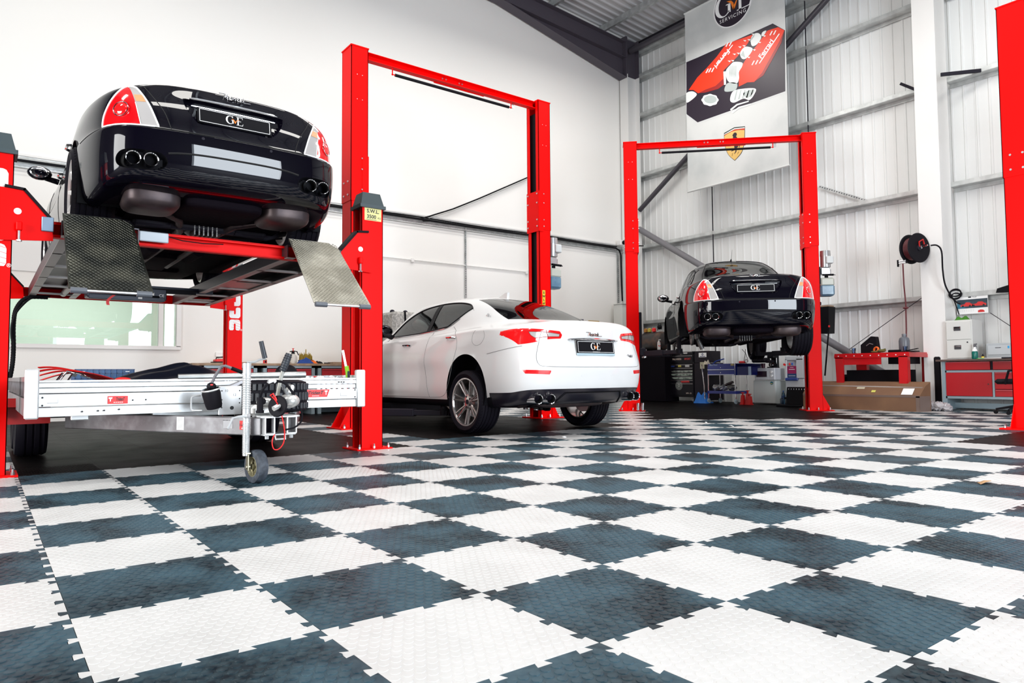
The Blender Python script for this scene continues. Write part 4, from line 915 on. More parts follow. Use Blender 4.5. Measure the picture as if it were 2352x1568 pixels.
# ================================================================ world-space building into a thing
def pw(mb, name, mats, root, parent=None, **k):
    """build a part whose vertices were given in world space, as a child of root (or of one of its parts)"""
    inv = root.matrix_basis.inverted(); mb.v = [tuple(inv @ Vector(v)) for v in mb.v]
    return mb.build(name, mats, parent or root, **k)
def single(mb, name, mats, label, cat, group=None, **k): return tag(mb.build(name, mats, **k), label, cat, group)
def bolt(mb, p, r=.012, h=.02, ax=(0, 0, 1)):
    p = Vector(p); a = Vector(ax); return mb.cyl(p, p+a*h*.5, r, n=6).cyl(p+a*h*.5, p+a*h, r*.55, n=8)
def two_post(label, loc, rz, half, arm_z, car_z, group=None, base_h=2.89, arms=True):
    L = thing('two_post_lift', label, 'car lift', loc, rz)
    H = 4.86; W_, D_ = .22, .27
    for sg in (-1, 1):
        cx = sg*half; s = -sg     # s: inward direction
        c = MB()
        for (z0, z1, o) in ((.0, base_h, 0), (base_h-.02, H, .007)):
            w2, d2 = W_/2+o, D_/2+o; zc, hz = (z0+z1)/2, z1-z0
            c.box((cx+sg*(w2-.004), 0, zc), (.008, 2*d2, hz)); c.box((cx, -d2+.004, zc), (2*w2, .008, hz)); c.box((cx, d2-.004, zc), (2*w2, .008, hz))
            for e in (-1, 1): c.box((cx+s*(w2-.004), e*(d2-.034), zc), (.008, .068, hz))
        col = c.build('column', M_red, L, smooth=False)
        MB().box((cx+s*(W_/2-.035), 0, 2.55), (.004, D_-.03, 4.3)).build('belt_cover', M_black, col, smooth=False)
        jp = MB().box((cx+s*(W_/2+.012), 0, 3.15), (.010, D_+.02, .62)).box((cx+s*(W_/2-.03), -D_/2-.011, 3.15), (.09, .008, .62))
        jp.build('joint_plate', M_red, L, smooth=False)
        bm_ = MB()
        for z in (2.92, 3.02, 3.28, 3.42):
            for y in (-.11, .11): bolt(bm_, (cx+s*(W_/2+.017), y, z), .013, .014, (s, 0, 0))
            bolt(bm_, (cx+s*.03, -D_/2-.015, z), .010, .010, (0, -1, 0))
        for z in (2.95, 3.12):
            for y in (-.06, .06): bolt(bm_, (cx+sg*(W_/2+.007), y, z), .013, .014, (sg, 0, 0))
        for z in (4.18, 4.5):
            for x in (-.035, .035): bm_.cyl((cx+x, -D_/2-.0068, z), (cx+x, -D_/2-.009, z), .006, n=8)
        bm_.build('joint_bolts', M_zinc, L)['kind'] = 'stuff'
        MB().box((cx, 0, H+.008), (W_+.03, D_+.03, .016)).box((cx, 0, H+.02), (W_*.5, D_*.6, .012)).build('top_plate', M_red, L, smooth=False)
        bp = MB().box((cx+sg*.04, 0, .008), (.46, .46, .016)).build('base_plate', M_red, L, smooth=False)
        ab = MB()
        for x in (-.14, .02, .21):
            for y in (-.19, .19): bolt(ab, (cx+sg*x, y, .016), .016, .045)
        ab.build('anchor_bolts', M_zinc, bp)['kind'] = 'stuff'
        for y in (-.125, .125): MB().ext([(cx+sg*.11, .016), (cx+sg*.25, .016), (cx+sg*.11, .28)], 'y', y-.005, y+.005).build('gusset', M_red, L, smooth=False)
        # carriage and two arms
        MB().box((cx+s*.08, 0, arm_z+.35), (.16, .19, .8), b=.01).box((cx+s*.17, 0, arm_z+.03), (.10, .38, .14), b=.01).build('carriage', M_dk, L)
        for e in ((-1, 1) if arms else ()):
            a0 = Vector((cx+s*.20, e*.13, arm_z)); a1 = Vector((cx+s*.72, e*1.0, arm_z)); am = a0.lerp(a1, .55); d = (a1-a0).normalized(); rt = rotm(0, 0, math.atan2(d.y, d.x))
            ar = MB().box((a0+am)/2, ((am-a0).length+.1, .10, .09), rt, b=.008).build('lift_arm', M_dk, L)
            MB().box((am+a1)/2, ((a1-am).length+.1, .075, .065), rt, b=.006).build('arm_extension', M_dk, ar)
            MB().cyl(a1+Vector((0, 0, -.02)), a1+Vector((0, 0, .05)), .055, n=20).cyl(a1+Vector((0, 0, .05)), a1+Vector((0, 0, max(.08, car_z-arm_z-.02))), .035, n=14).build('lift_pad', M_rub, ar)
            MB().cyl(a0+Vector((0, 0, -.07)), a0+Vector((0, 0, .08)), .035, n=14).build('arm_pivot', M_zinc, ar)
    # beam with padded limit bar
    x0, x1 = -half+W_/2, half-W_/2
    MB().box((0, .0, H-.055), (x1-x0, .008, .10)).box((0, -.045, H-.008), (x1-x0, .09, .008)).box((0, -.045, H-.102), (x1-x0, .09, .008)).box((.25, .006, H-.055), (.5, .012, .114)).build('cross_beam', M_red, L, smooth=False)
    MB().box((-.05, -.0, H-.055), (.6, .02, .12)).build('beam_splice', M_red, L, smooth=False)
    bb = MB()
    for x in (-.22, -.16, .06, .11): bolt(bb, (x, -.012, H-.03), .014, .014, (0, -1, 0))
    bb.build('beam_bolts', M_zinc, L)['kind'] = 'stuff'
    xa, xb = -1.02, .96
    MB().cyl((xa+.04, -.05, H-.19), (xb-.04, -.05, H-.19), .020, n=14).build('padded_limit_bar', M_rub, L)
    for x in (xa, xb): MB().tube([(x, -.05, H-.10), (x, -.05, H-.19), (x+(.06 if x < 0 else -.06), -.05, H-.19)], .009, 6).sph((x, -.05, H-.19), .014, 8, 6).build('bar_hook', M_red, L)
    MB().box((xb+.04, -.03, H-.15), (.04, .02, .06)).build('limit_switch', M_zinc, L)
    # load sticker on the right column
    xs = half-.035; st = MB().box((xs, -D_/2-.002, 1.82), (.055, .002, .24)).build('load_sticker', M_yel, L, smooth=False)
    tx = MB()
    for k, ch in enumerate(('S', 'W', 'L', '4T')): addtext(tx, ch, .048 if k < 3 else .040, (xs, -D_/2-.0034, 1.90-.055*k), (1, 0, 0), (0, 0, 1), ext=.0006, bold=.002)
    tx.build('sticker_text', M_ink, st)
    # hydraulic power unit: motor, valve block, half-filled tank
    px = half+.115+.14; pu = bpy.data.objects.new('power_unit', None); COL.objects.link(pu); pu.parent = L
    MB().box((half+.125, 0, 2.35), (.03, .2, .30)).build('mount_plate', M_dk, pu, smooth=False)
    MB().cyl((px, 0, 2.50), (px, 0, 2.70), .085, n=20).cyl((px, 0, 2.70), (px, 0, 2.79), .090, .085, n=20).build('motor', mat('silver_motor', (.55, .57, .58), .3, .8), pu)
    MB().box((px+.045, -.07, 2.62), (.12, .10, .13), b=.012).build('switch_box', mat('pale_grey_plastic', (.62, .64, .64), .4), pu)
    MB().box((px-.02, 0, 2.43), (.14, .12, .12), b=.01).cyl((px+.05, -.03, 2.38), (px+.05, -.03, 2.46), .03, n=12).build('valve_block', M_steel, pu)
    MB().cyl((px-.08, -.09, 2.36), (px+.10, -.10, 2.355), .018, n=10).cyl((px+.10, -.10, 2.355), (px+.13, -.10, 2.35), .006, n=6).build('release_lever', M_black, pu)
    MB().box((px, 0, 2.235), (.24, .20, .15), b=.03).build('tank_top', mat('milky_plastic', (.52, .54, .48), .35), pu); MB().box((px, 0, 2.09), (.24, .20, .20), b=.03).build('tank_oil', mat('blue_oil_plastic', (.10, .20, .30), .25, noise=(5, (.22, .36, .46), .4, .7)), pu)
    MB().cyl((px+.0, -.03, 2.30), (px, -.03, 2.35), .03, n=14).build('filler_cap', M_black, pu)
    MB().box((half+.125, -.05, 1.86), (.04, .08, .06), b=.01).build('lock_handle', M_black, L)
    return L
lift1 = two_post('tall red two-post lift straddling the white saloon', (5.085, 6.04, 0), 0, 1.53, .20, .28)
tag(MB().cyl((0, 0, 0), (0, 0, .13), .028, n=16).build('adapter_stub', M_chrome), 'left chrome adapter stub on the base of the far lift column', 'adapter', 'chrome adapter stubs').location = (9.06, 6.31, .016)
tag(MB().cyl((0, 0, 0), (0, 0, .13), .028, n=16).build('adapter_stub', M_chrome), 'right chrome adapter stub on the base of the far lift column', 'adapter', 'chrome adapter stubs').location = (9.12, 6.25, .016)
lift2 = two_post('red two-post lift holding up the far black saloon in front of the long hanging banner', (10.28, 5.43, 0), R(-45), 1.55, 1.02, 1.26)
lift3 = two_post('red two-post lift cut off by the right edge of the picture', (10.75, .53, 0), 0, 1.53, .25, .4, arms=False)
# ---------------------------------------------------------------- four-post lift
P4 = thing('four_post_lift', 'red four-post lift with ramps holding the near black saloon over the trailer', 'car lift', (1.22, 5.75, 0))
for (xa, inn) in ((-.17, 1), (2.585, -1)):
    for y in (3.61, 7.93):
        c = MB(); w2, d2, H = .105, .09, 2.19
        c.box((xa, y-d2+.003, H/2), (2*w2, .006, H)).box((xa, y+d2-.003, H/2), (2*w2, .006, H)).box((xa-inn*(w2-.003), y, H/2), (.006, 2*d2, H))
        for e in (-1, 1): c.box((xa+inn*(w2-.003), y+e*(d2-.022), H/2), (.006, .044, H)); c.box((xa+inn*(w2-.02), y+e*(d2-.042), H/2), (.04, .005, H))
        po = pw(c, 'post', M_red, P4, smooth=False)
        pw(MB().box((xa-inn*.02, y, H/2), (.12, .12, H-.04)), 'post_core', M_black, P4, po, smooth=False)
        k = MB(); a, b = .125, .11; a2, b2 = .085, .07
        k.add([(xa-a, y-b, H-.02), (xa+a, y-b, H-.02), (xa+a, y+b, H-.02), (xa-a, y+b, H-.02), (xa-a, y-b, H+.01), (xa+a, y-b, H+.01), (xa+a, y+b, H+.01), (xa-a, y+b, H+.01)], [(0, 1, 5, 4), (1, 2, 6, 5), (2, 3, 7, 6), (3, 0, 4, 7), (3, 2, 1, 0), (4, 5, 6, 7)])
        a, b = .112, .097
        k.add([(xa-a, y-b, H+.01), (xa+a, y-b, H+.01), (xa+a, y+b, H+.01), (xa-a, y+b, H+.01), (xa-a2, y-b2, H+.125), (xa+a2, y-b2, H+.125), (xa+a2, y+b2, H+.125), (xa-a2, y+b2, H+.125)], [(0, 1, 5, 4), (1, 2, 6, 5), (2, 3, 7, 6), (3, 0, 4, 7), (4, 5, 6, 7)])
        pw(k, 'post_cap', mat('dark_slate_plastic', (.035, .055, .062), .5), P4, smooth=False)
        bp = pw(MB().box((xa, y, .006), (.34, .32, .012)), 'base_plate', M_red, P4, smooth=False)
        ab = MB()
        for x in (-.14, 0, .14): bolt(ab, (xa+x, y-.135, .012), .013, .04)
        for e in (-1, 1): bolt(ab, (xa+e*.14, y+.12, .012), .013, .04)
        pw(ab, 'anchor_bolts', M_zinc, P4, bp)['kind'] = 'stuff'
        # end plate of the cross beam with black edging
        Q = [(xa+inn*.02, 1.575), (xa+inn*.02, 1.935), (xa+inn*.165, 1.925), (xa+inn*.325, 1.735), (xa+inn*.335, 1.60)]
        if inn < 0: Q = Q[::-1]
        yy = y-.11 if y < 5 else y-.12
        ep = pw(MB().ext(Q, 'y', yy-.012, yy), 'end_plate', M_red, P4, smooth=False)
        ed = MB()
        for p, q in (((xa+inn*.06, 1.935), (xa+inn*.165, 1.925)), ((xa+inn*.165, 1.925), (xa+inn*.325, 1.735))):
            p3, q3 = Vector((p[0], yy+.03, p[1])), Vector((q[0], yy+.03, q[1])); d = q3-p3; ed.box((p3+q3)/2+Vector((0, 0, .008)), (d.length+.01, .11, .018), rotm(0, -math.atan2(d.z, d.x)))
        pw(ed, 'rubber_edging', M_rub, P4, ep, smooth=False)
        pw(MB().cyl((xa+inn*.13, yy-.014, 1.78), (xa+inn*.13, yy-.011, 1.78), .022, n=20), 'inspection_plug', M_zinc, P4, ep)
        lk = MB().box((xa+inn*.14, yy-.035, 1.675), (.035, .04, .06), b=.006); pw(lk, 'latch_block', M_red, P4, ep)
        pw(MB().cyl((xa+inn*.14, yy-.035, 1.575), (xa+inn*.14, yy-.035, 1.65), .008, n=8).cyl((xa+inn*.14, yy-.035, 1.572), (xa+inn*.14, yy-.035, 1.582), .018, n=10), 'latch_bolt', M_zinc, P4, ep)
for y in (3.57, 7.90):
    cb = MB(); x0, x1 = .0, 2.42
    cb.box(((x0+x1)/2, y+.03, 1.69), (x1-x0, .006, .10)).box(((x0+x1)/2, y, 1.74), (x1-x0, .07, .008)).box(((x0+x1)/2, y, 1.638), (x1-x0, .07, .008)).box(((x0+x1)/2, y-.032, 1.733), (x1-x0, .006, .016)).box(((x0+x1)/2, y-.032, 1.645), (x1-x0, .006, .016))
    pw(cb, 'cross_beam', M_red, P4, smooth=False)
M_run = mat('dark_runway_steel', (.045, .042, .05), .38, .4); M_runl = mat('pale_runway_steel', (.42, .40, .39), .4, .5)
def diamond(name, ca, cb, rough):
    if name in MATS: return MATS[name]
    m = bpy.data.materials.new(name); m.use_nodes = True; nt = m.node_tree; b = nt.nodes['Principled BSDF']; L = nt.links.new
    tc = nt.nodes.new('ShaderNodeTexCoord'); n = nt.nodes.new('ShaderNodeTexNoise'); n.inputs['Scale'].default_value = 5; n.inputs['Detail'].default_value = 7; L(tc.outputs['Object'], n.inputs['Vector'])
    r = nt.nodes.new('ShaderNodeValToRGB'); r.color_ramp.elements[0].color = (*ca, 1); r.color_ramp.elements[1].color = (*cb, 1); r.color_ramp.elements[0].position = .4; r.color_ramp.elements[1].position = .7
    L(n.outputs['Fac'], r.inputs[0]); L(r.outputs[0], b.inputs['Base Color']); b.inputs['Roughness'].default_value = rough; b.inputs['Metallic'].default_value = .6
    MATS[name] = m; return m
for k, (xa, xb) in enumerate(((.21, .69), (1.79, 2.26))):
    ya, yb = 3.46, 7.86; r = MB()
    r.box(((xa+xb)/2, (ya+yb)/2, 1.740), (xb-xa, yb-ya, .008))
    for x in (xa+.003, xb-.003): r.box((x, (ya+yb)/2, 1.69), (.006, yb-ya, .10))
    rw = pw(r, 'runway', M_run, P4, smooth=False)
    fl_ = MB()
    for x, s in ((xa, 1), (xb, -1)): fl_.box((x+s*.035, (ya+yb)/2, 1.638), (.07, yb-ya, .006))
    for y in np.linspace(4.3, 7.5, 5): fl_.box(((xa+xb)/2, y, 1.645), (xb-xa-.01, .04, .02))
    if k: fl_.box(((xa+xb)/2, 5.6, 1.652), (xb-xa-.02, .55, .006)).box(((xa+xb)/2, 7.5, 1.652), (xb-xa-.02, .45, .006))
    pw(fl_, 'runway_flanges', M_runl, P4, rw, smooth=False)
    if not k: pw(MB().cyl((xa+.34, 5.0, 1.67), (xa+.34, 7.7, 1.67), .035, n=14).cyl((xa+.34, 4.2, 1.67), (xa+.34, 5.0, 1.67), .018, n=12), 'ramp_cylinder', M_runl, P4, rw)
    # ramp: hinged plate hanging towards the camera, raised diamond ribs as geometry
    A = Vector((xa, 3.43, 1.785)); top_w = xb-xa-.07; L_ = .80; dn = Vector((0, -.555, -.577)).normalized(); nx = Vector((1, 0, 0)); nn = nx.cross(dn); nn = nn if nn.y < 0 else -nn
    f0 = lambda u, v, A=A: A+nx*u+dn*v; f1 = lambda u, v, A=A, nn=nn: A+nx*u+dn*v+nn*.006
    w = xb-xa; top = -.005
    if k == 0: out = [(0, 0), (w-.12, 0), (w-.05, .05), (w, L_), (0, L_)]
    else: out = [(0, 0), (w-.14, 0), (w-.06, .07), (w, L_), (0.0, L_)]
    M_rp = diamond('ramp_dark_chequer', (.008, .010, .008), (.060, .060, .045), .42) if k == 0 else diamond('ramp_pale_chequer', (.26, .245, .20), (.42, .40, .34), .4)
    rp = pw(MB().prism(out, f0, f1), 'ramp', M_rp, P4, smooth=False)
    lip = MB().prism([(0, 0), (w-.12, 0), (w-.16, -.07), (.02, -.07)], lambda u, v, A=A: A+nx*u+Vector((0, -v*.9, -v*-.15)), lambda u, v, A=A: A+nx*u+Vector((0, -v*.9, -v*-.15+.006)))
    pw(lip, 'ramp_lip', M_rp, P4, rp, smooth=False)
    rb = MB(); st = .030
    def seg(u0, v0, u1, v1, rb=rb, f1=f1, nn=nn):
        p, q = f1(u0, v0), f1(u1, v1); d = (q-p).normalized(); s_ = d.cross(nn)*.0022; h = nn*.0035
        rb.add([p-s_, p+s_, q+s_, q-s_, p+h, q+h], [(0, 4, 5, 3), (4, 1, 2, 5)])
    for i in range(-30, 60):
        for dr in (1, -1):
            c = i*st; pts = []
            # line u = c + dr*v*.95 clipped to the plate
            v0, v1 = .01, L_-.01
            vs = np.linspace(v0, v1, 60); us = c+dr*vs*.95 + (0 if dr > 0 else 0); ok = (us > .006) & (us < (w-.055)+(.05*vs/L_)-.006)
            if ok.sum() > 2: a_, b_ = vs[ok][0], vs[ok][-1]; seg(c+dr*a_*.95, a_, c+dr*b_*.95, b_)
    pw(rb, 'chequer_ribs', M_rp, P4, rp, smooth=False)['kind'] = 'stuff'
    B0 = A+dn*(L_+.012); ax = MB().cyl(B0+nx*.02, B0+nx*(w-.02), .010, n=12); pw(ax, 'ramp_axle', M_steel, P4, rp)
    for u in (.01, w-.10): pw(MB().cyl(B0+nx*u, B0+nx*(u+.09), .020, n=16), 'ramp_roller', mat('slate_roller', (.10, .11, .13), .4), P4, rp)
pw(MB().box((.13, 3.50, 1.71), (.07, .06, .10), b=.004), 'beam_bracket', mat('blue_grey_steel', (.16, .22, .30), .4, .4), P4); pw(MB().box((.80, 3.525, 1.705), (.20, .02, .075), b=.006), 'junction_box', mat('light_blue_grey', (.50, .56, .62), .35), P4)
pw(MB().tube([(.9, 3.53, 1.72), (1.0, 3.53, 1.70), (1.15, 3.53, 1.695), (1.3, 3.53, 1.705)], .004, 6), 'air_line', M_black, P4)
# letters down the front of the near left and far right posts
def block_u(mb, x, y, z, s, flip):
    o = [(-.5, -.5), (-.2, -.5), (-.14, -.44), (-.1, -.3), (-.1, .10), (-.03, .2), (.03, .2), (.1, .10), (.1, -.3), (.14, -.44), (.2, -.5), (.5, -.5)]
    pts = [(-.5, .3), (-.42, .45), (-.3, .5), (.3, .5), (.42, .45), (.5, .3), (.5, -.38), (.42, -.5), (.18, -.5), (.08, -.4), (.08, .08), (.04, .14), (-.04, .14), (-.08, .08), (-.08, -.4), (-.18, -.5), (-.42, -.5), (-.5, -.38)]
    f = 1 if not flip else -1
    mb.ext([(x+a*s*f, z+b*s*f) for a, b in pts], 'y', y-.0015, y)
for (xc, y, z0, full) in ((2.585, 7.838, 1.38, 0), (-.17, 3.518, 1.48, 1)):
    lt = MB(); s = .15
    block_u(lt, xc, y, z0+.17, s, True); block_u(lt, xc, y, z0, s, False); addtext(lt, '®', .035, (xc+.09, y-.001, z0-.07), (1, 0, 0), (0, 0, 1), ext=.0005)
    block_u(lt, xc, y, z0+.34, s, True); block_u(lt, xc, y, z0+.51, s, False)
    le = pw(lt, 'post_lettering', M_wht, P4, smooth=False)
    sl = MB()
    for q in range(4): sl.tube([(xc-.01-.012*q, y-.002, z0+.075-.035*q), (xc+.078, y-.002, z0+.045-.035*q)], .0016, 4)
    pw(sl, 'lettering_stripes', M_red, P4, le)
# load sticker and the rest of the front right post
st = pw(MB().box((2.59, 3.519, 2.115), (.165, .002, .115)), 'load_sticker', mat('pale_yellow_sticker', (.80, .74, .30), .4), P4, smooth=False)
tx = MB(); addtext(tx, 'S.W.L.', .046, (2.59, 3.5175, 2.142), (1, 0, 0), (0, 0, 1), ext=.0006, bold=.001); addtext(tx, '3500', .046, (2.575, 3.5175, 2.092), (1, 0, 0), (0, 0, 1), ext=.0006, bold=.001); addtext(tx, 'KG', .022, (2.652, 3.5175, 2.086), (1, 0, 0), (0, 0, 1), ext=.0006)
tx.box((2.575, 3.5175, 2.066), (.10, .001, .0035)); pw(tx, 'sticker_text', M_ink, P4, st)
# jacking beam between the runways and the air hose by the left post
jb = thing('bridge_jack', 'black pneumatic jacking beam slung under the runways with white labels', 'jack', (1.25, 6.5, 1.5))
pw(MB().box((1.05, 6.5, 1.585), (.78, .22, .13), b=.01).box((1.05, 6.40, 1.53), (.74, .03, .05), b=.005).box((1.25, 6.5, 1.655), (1.4, .10, .06)), 'beam_body', mat('blue_black_steel', (.012, .016, .03), .35, .3), jb)
pw(MB().box((1.25, 6.42, 1.63), (1.0, .05, .05)).cyl((.70, 6.37, 1.575), (1.36, 6.37, 1.555), .012, n=8), 'slide_rail', M_black, jb)
for (x, z, w, h) in ((.86, 1.60, .06, .03), (1.26, 1.585, .10, .035), (1.17, 1.535, .04, .02)): pw(MB().box((x, 6.386, z), (w, .003, h)), 'label', M_wht, jb, smooth=False)
tx = MB(); addtext(tx, 'CE', .045, (1.385, 6.386, 1.572), (1, 0, 0), (0, 0, 1), ext=.0006); pw(tx, 'ce_mark', M_wht, jb)
pw(MB().grid(lambda u, v: (.90-.05*v-.03*math.sin(v*3)+.03*u, 6.37, 1.55-.11*v), 2, 8), 'red_tag', M_redp, jb)
hp = poly_smooth([(110, 683), (62, 684), (38, 708), (31, 745), (31, 800), (28, 840), (20, 880)], 14, False)
pts = [aY(a, b, 7.75) for a, b in hp]; rr = [.022+.0035*(i % 2) for i in range(len(pts))]
single(MB().tube(pts, rr, 10), 'air_hose', M_black, 'black corrugated hose hanging from the lift beside the left post', 'hose')
pts = [p+Vector((.02+.04*math.sin(i*.1), -.03, .01)) for i, p in enumerate(pts[:52])]; single(MB().tube(pts, .012, 8), 'air_hose', M_black, 'thinner smooth black hose running alongside the corrugated one', 'hose')
# ================================================================ trailer parked nose-first between the lift posts
M_zn = mat('bright_galvanised', (.66, .68, .69), .33, .55, noise=(14, (.78, .80, .81), .35, .65))
M_znd = mat('weathered_galvanised', (.26, .25, .26), .42, .6, noise=(9, (.42, .42, .44), .45, .7))
TR = thing('car_trailer', 'galvanised flatbed trailer with jockey wheel parked under the raised black saloon', 'trailer', (1.1, 4.4, 0))
hp_ = MB(); y0 = 2.80
xa, xb = .065, 2.105
for (z0, z1, dy) in ((.418, .475, 0), (.479, .555, -.012), (.560, .592, .006), (.594, .622, -.006)):
    hp_.box(((xa+xb)/2, y0+dy+.01, (z0+z1)/2), (xb-xa, .03, z1-z0), b=.003)
hp_.box(((xa+xb)/2, y0+.02, .632), (xb-xa, .06, .014), b=.004)
hb = pw(hp_, 'headboard', M_zn, TR)
for x, zl, zh in ((.032, .408, .706), (2.135, .414, .700)): pw(MB().box((x, y0, (zl+zh)/2), (.072, .05, zh-zl), b=.008), 'corner_post', M_zn, TR)
dots = MB()
for x, z in ((.29, .445), (.375, .447), (.408, .448), (.49, .452), (.565, .508), (.64, .509), (.085, .535), (.085, .488), (2.085, .545), (2.085, .492), (1.955, .607), (1.975, .607), (1.995, .607)): dots.cyl((x, y0-.022, z), (x, y0-.014, z), .0055, n=10)
pw(dots, 'bolt_holes', M_ink, TR, hb)['kind'] = 'stuff'
for x in (.135, 1.995): pw(MB().box((x, y0-.016, .515), (.062, .012, .034), b=.008), 'marker_lamp', mat('white_lens', (.80, .80, .80), .2), TR, hb); 
for x in (.135, 1.995): pw(MB().box((x, y0-.011, .515), (.074, .010, .044), b=.008), 'lamp_bezel', M_grey, TR, hb)
def sticker(x0, x1, z0, z1, slant=0):
    s = pw(MB().ext([(x0, z0), (x1-slant, z0), (x1, z1), (x0+slant*.3, z1)], 'y', y0-.0235, y0-.0215), 'maker_sticker', M_redp, TR, hb, smooth=False)
    t = MB(); w = x1-x0; addtext(t, 'TridenT', (z1-z0)*.62, ((x0+x1)/2-(0 if slant else -.012), y0-.0245, (z0+z1)/2+.004), (w/.12*.5 if not slant else 1, 0, 0), (0, 0, 1), ext=.0005, shear=.3, bold=.0006)
    pw(t, 'sticker_text', M_ink, TR, s)
    b = MB(); cx = x0+.014 if not slant else x1-.030; b.ext([(cx-.010, z1-.008), (cx+.012, z1-.008), (cx+.010, z1-.018), (cx+.004, z1-.018), (cx+.002, z0+.016), (cx-.003, z0+.016), (cx-.002, z1-.018), (cx-.009, z1-.018)], 'y', y0-.0255, y0-.0235)
    for k in range(5): b.box(((x0+x1)/2-.02+.011*k, y0-.0245, z0+.010), (.008, .001, .004))
    pw(b, 'sticker_emblem', M_wht, TR, s, smooth=False)
sticker(.425, .537, .487, .537); sticker(1.655, 1.880, .497, .553, .02)
# side rails, deck, stake pockets, mudguards, wheels
for sg, x in ((-1, .02), (1, 2.15)):
    sr = MB().box((x, 4.75, .47), (.03, 3.85, .11)).box((x, 4.75, .645), (.03, 3.85, .03))
    for k in range(34): sr.box((x, 2.9+.113*k, .585), (.028, .03, .10))
    pw(sr, 'side_rail', M_zn if sg > 0 else M_znd, TR, smooth=False)
    pw(MB().box((x+sg*-.06, 5.1, .44), (.30, 1.6, .012)).box((x-sg*.06, 4.36, .40), (.30, .02, .20)).box((x+sg*.08, 5.1, .40), (.012, 1.6, .09)), 'mudguard', mat('mudguard_red', (.45, .02, .02), .4), TR, smooth=False)
    for y in (4.95, 5.62):
        xx = .13 if sg < 0 else 2.04
        we = bpy.data.objects.new('wheel', None); COL.objects.link(we); we.parent = TR; we.location = Vector((xx, y, 0))-Vector((1.1, 4.4, 0))
        tyre = MB().lathe([(.16, -.09), (.22, -.115), (.285, -.11), (.302, -.085), (.305, -.05), (.297, -.045), (.297, -.035), (.305, -.03), (.305, .0), (.297, .005), (.297, .015), (.305, .02), (.305, .05), (.297, .055), (.297, .065), (.302, .085), (.285, .11), (.22, .115), (.16, .09)], (0, 0, .305), (1, 0, 0), 40).build('tyre', M_tyre, we)
        MB().lathe([(.001, .02), (.08, .03), (.10, -.02), (.15, -.03), (.16, .08), (.165, .09)], (0, 0, .305), (sg, 0, 0), 28).build('rim', M_zn, we)
pw(MB().box((1.09, 4.75, .60), (2.06, 3.85, .012)), 'deck', mat('deck_grey', (.10, .10, .11), .5), TR, smooth=False)
pw(MB().box((.95, 3.02, .405), (.46, .05, .045), b=.005).box((.50, 3.03, .425), (.55, .03, .02)).box((.30, 3.02, .405), (.10, .05, .045), b=.005), 'lamp_bar', M_zn, TR)
cr_ = MB()
for y in (3.6, 4.4, 5.3, 6.1): cr_.box((1.09, y, .555), (2.0, .05, .07))
cr_.cyl((.15, 5.28, .33), (2.0, 5.28, .33), .035, n=12)
pw(cr_, 'cross_members', M_znd, TR)
for (a, b) in (((.30, 3.75), (1.185, 2.12)), ((1.98, 3.75), (1.345, 2.12))):
    a3, b3 = Vector((*a, .345)), Vector((*b, .345)); d = b3-a3; pw(MB().box((a3+b3)/2, (d.length, .055, .11), rotm(0, 0, math.atan2(d.y, d.x)), b=.006), 'drawbar_arm', M_znd, TR)
for x in (1.20, 1.335):
    e = MB()
    for (cx, cz, sx, sz) in ((0, .05, .062, .008), (0, -.05, .062, .008), (-.028, 0, .008, .1), (.028, 0, .008, .1)): e.box((x+cx, 2.075, .352+cz), (sx, .05, sz), b=.002)
    pw(e, 'drawbar_end', M_zn, TR)
pw(MB().box((1.265, 2.14, .405), (.24, .18, .012), b=.004).box((1.265, 2.14, .295), (.20, .16, .010), b=.004).tube([(1.235, 2.06, .29), (1.235, 2.05, .268), (1.295, 2.05, .268), (1.295, 2.06, .29)], .006, 8).cyl((1.19, 2.08, .27), (1.19, 2.08, .295), .012, n=8).cyl((1.34, 2.08, .27), (1.34, 2.08, .295), .012, n=8), 'coupling_plate', M_zn, TR)
# small labels on the drawbar
lb = MB(); a3, b3 = Vector((.30, 3.75, .345)), Vector((1.185, 2.12, .345)); d = (b3-a3).normalized(); n_ = Vector((d.y, -d.x, 0)); n_ = n_ if n_.y < 0 else -n_
def arm_pt(t, z): return a3.lerp(b3, t)+n_*.0285+Vector((0, 0, z))
def arm_label(t, w, z, h, m, nm):
    c = arm_pt(t, z); rt = Matrix((d, n_, Vector((0, 0, 1)))).transposed(); return pw(MB().box(c, (w, .0016, h), rt), nm, m, TR, smooth=False), c
l1, c1 = arm_label(.63, .065, .006, .085, M_wht, 'warning_label')
t_ = MB()
for k in range(9): t_.box(c1+n_*.0012+Vector((0, 0, .036-.009*k)), (.05, .0008, .0014), Matrix((d, n_, Vector((0, 0, 1)))).transposed())
pw(t_, 'label_lines', M_grey, TR, l1, smooth=False)
l2, c2 = arm_label(.855, .080, .012, .055, mat('alu_plate', (.5, .5, .52), .3, .8), 'serial_plate'); l3, c3 = arm_label(.925, .062, .006, .055, M_redp, 'maker_sticker')
t_ = MB(); addtext(t_, 'TridenT', .022, c3+n_*.0015, d, (0, 0, 1), ext=.0004, shear=.3); pw(t_, 'sticker_text', M_ink, TR, l3)
t_ = MB(); t_.box(c3+n_*.0015+Vector((0, 0, -.019)), (.03, .0008, .006), Matrix((d, n_, Vector((0, 0, 1)))).transposed()); pw(t_, 'sticker_emblem', M_wht, TR, l3, smooth=False)
t_ = MB(); addtext(t_, 'BRIAN JAMES TRAILERS', .008, c2+n_*.0012+Vector((0, 0, .022)), d, (0, 0, 1), ext=.0003); pw(t_, 'plate_text', M_ink, TR, l2)
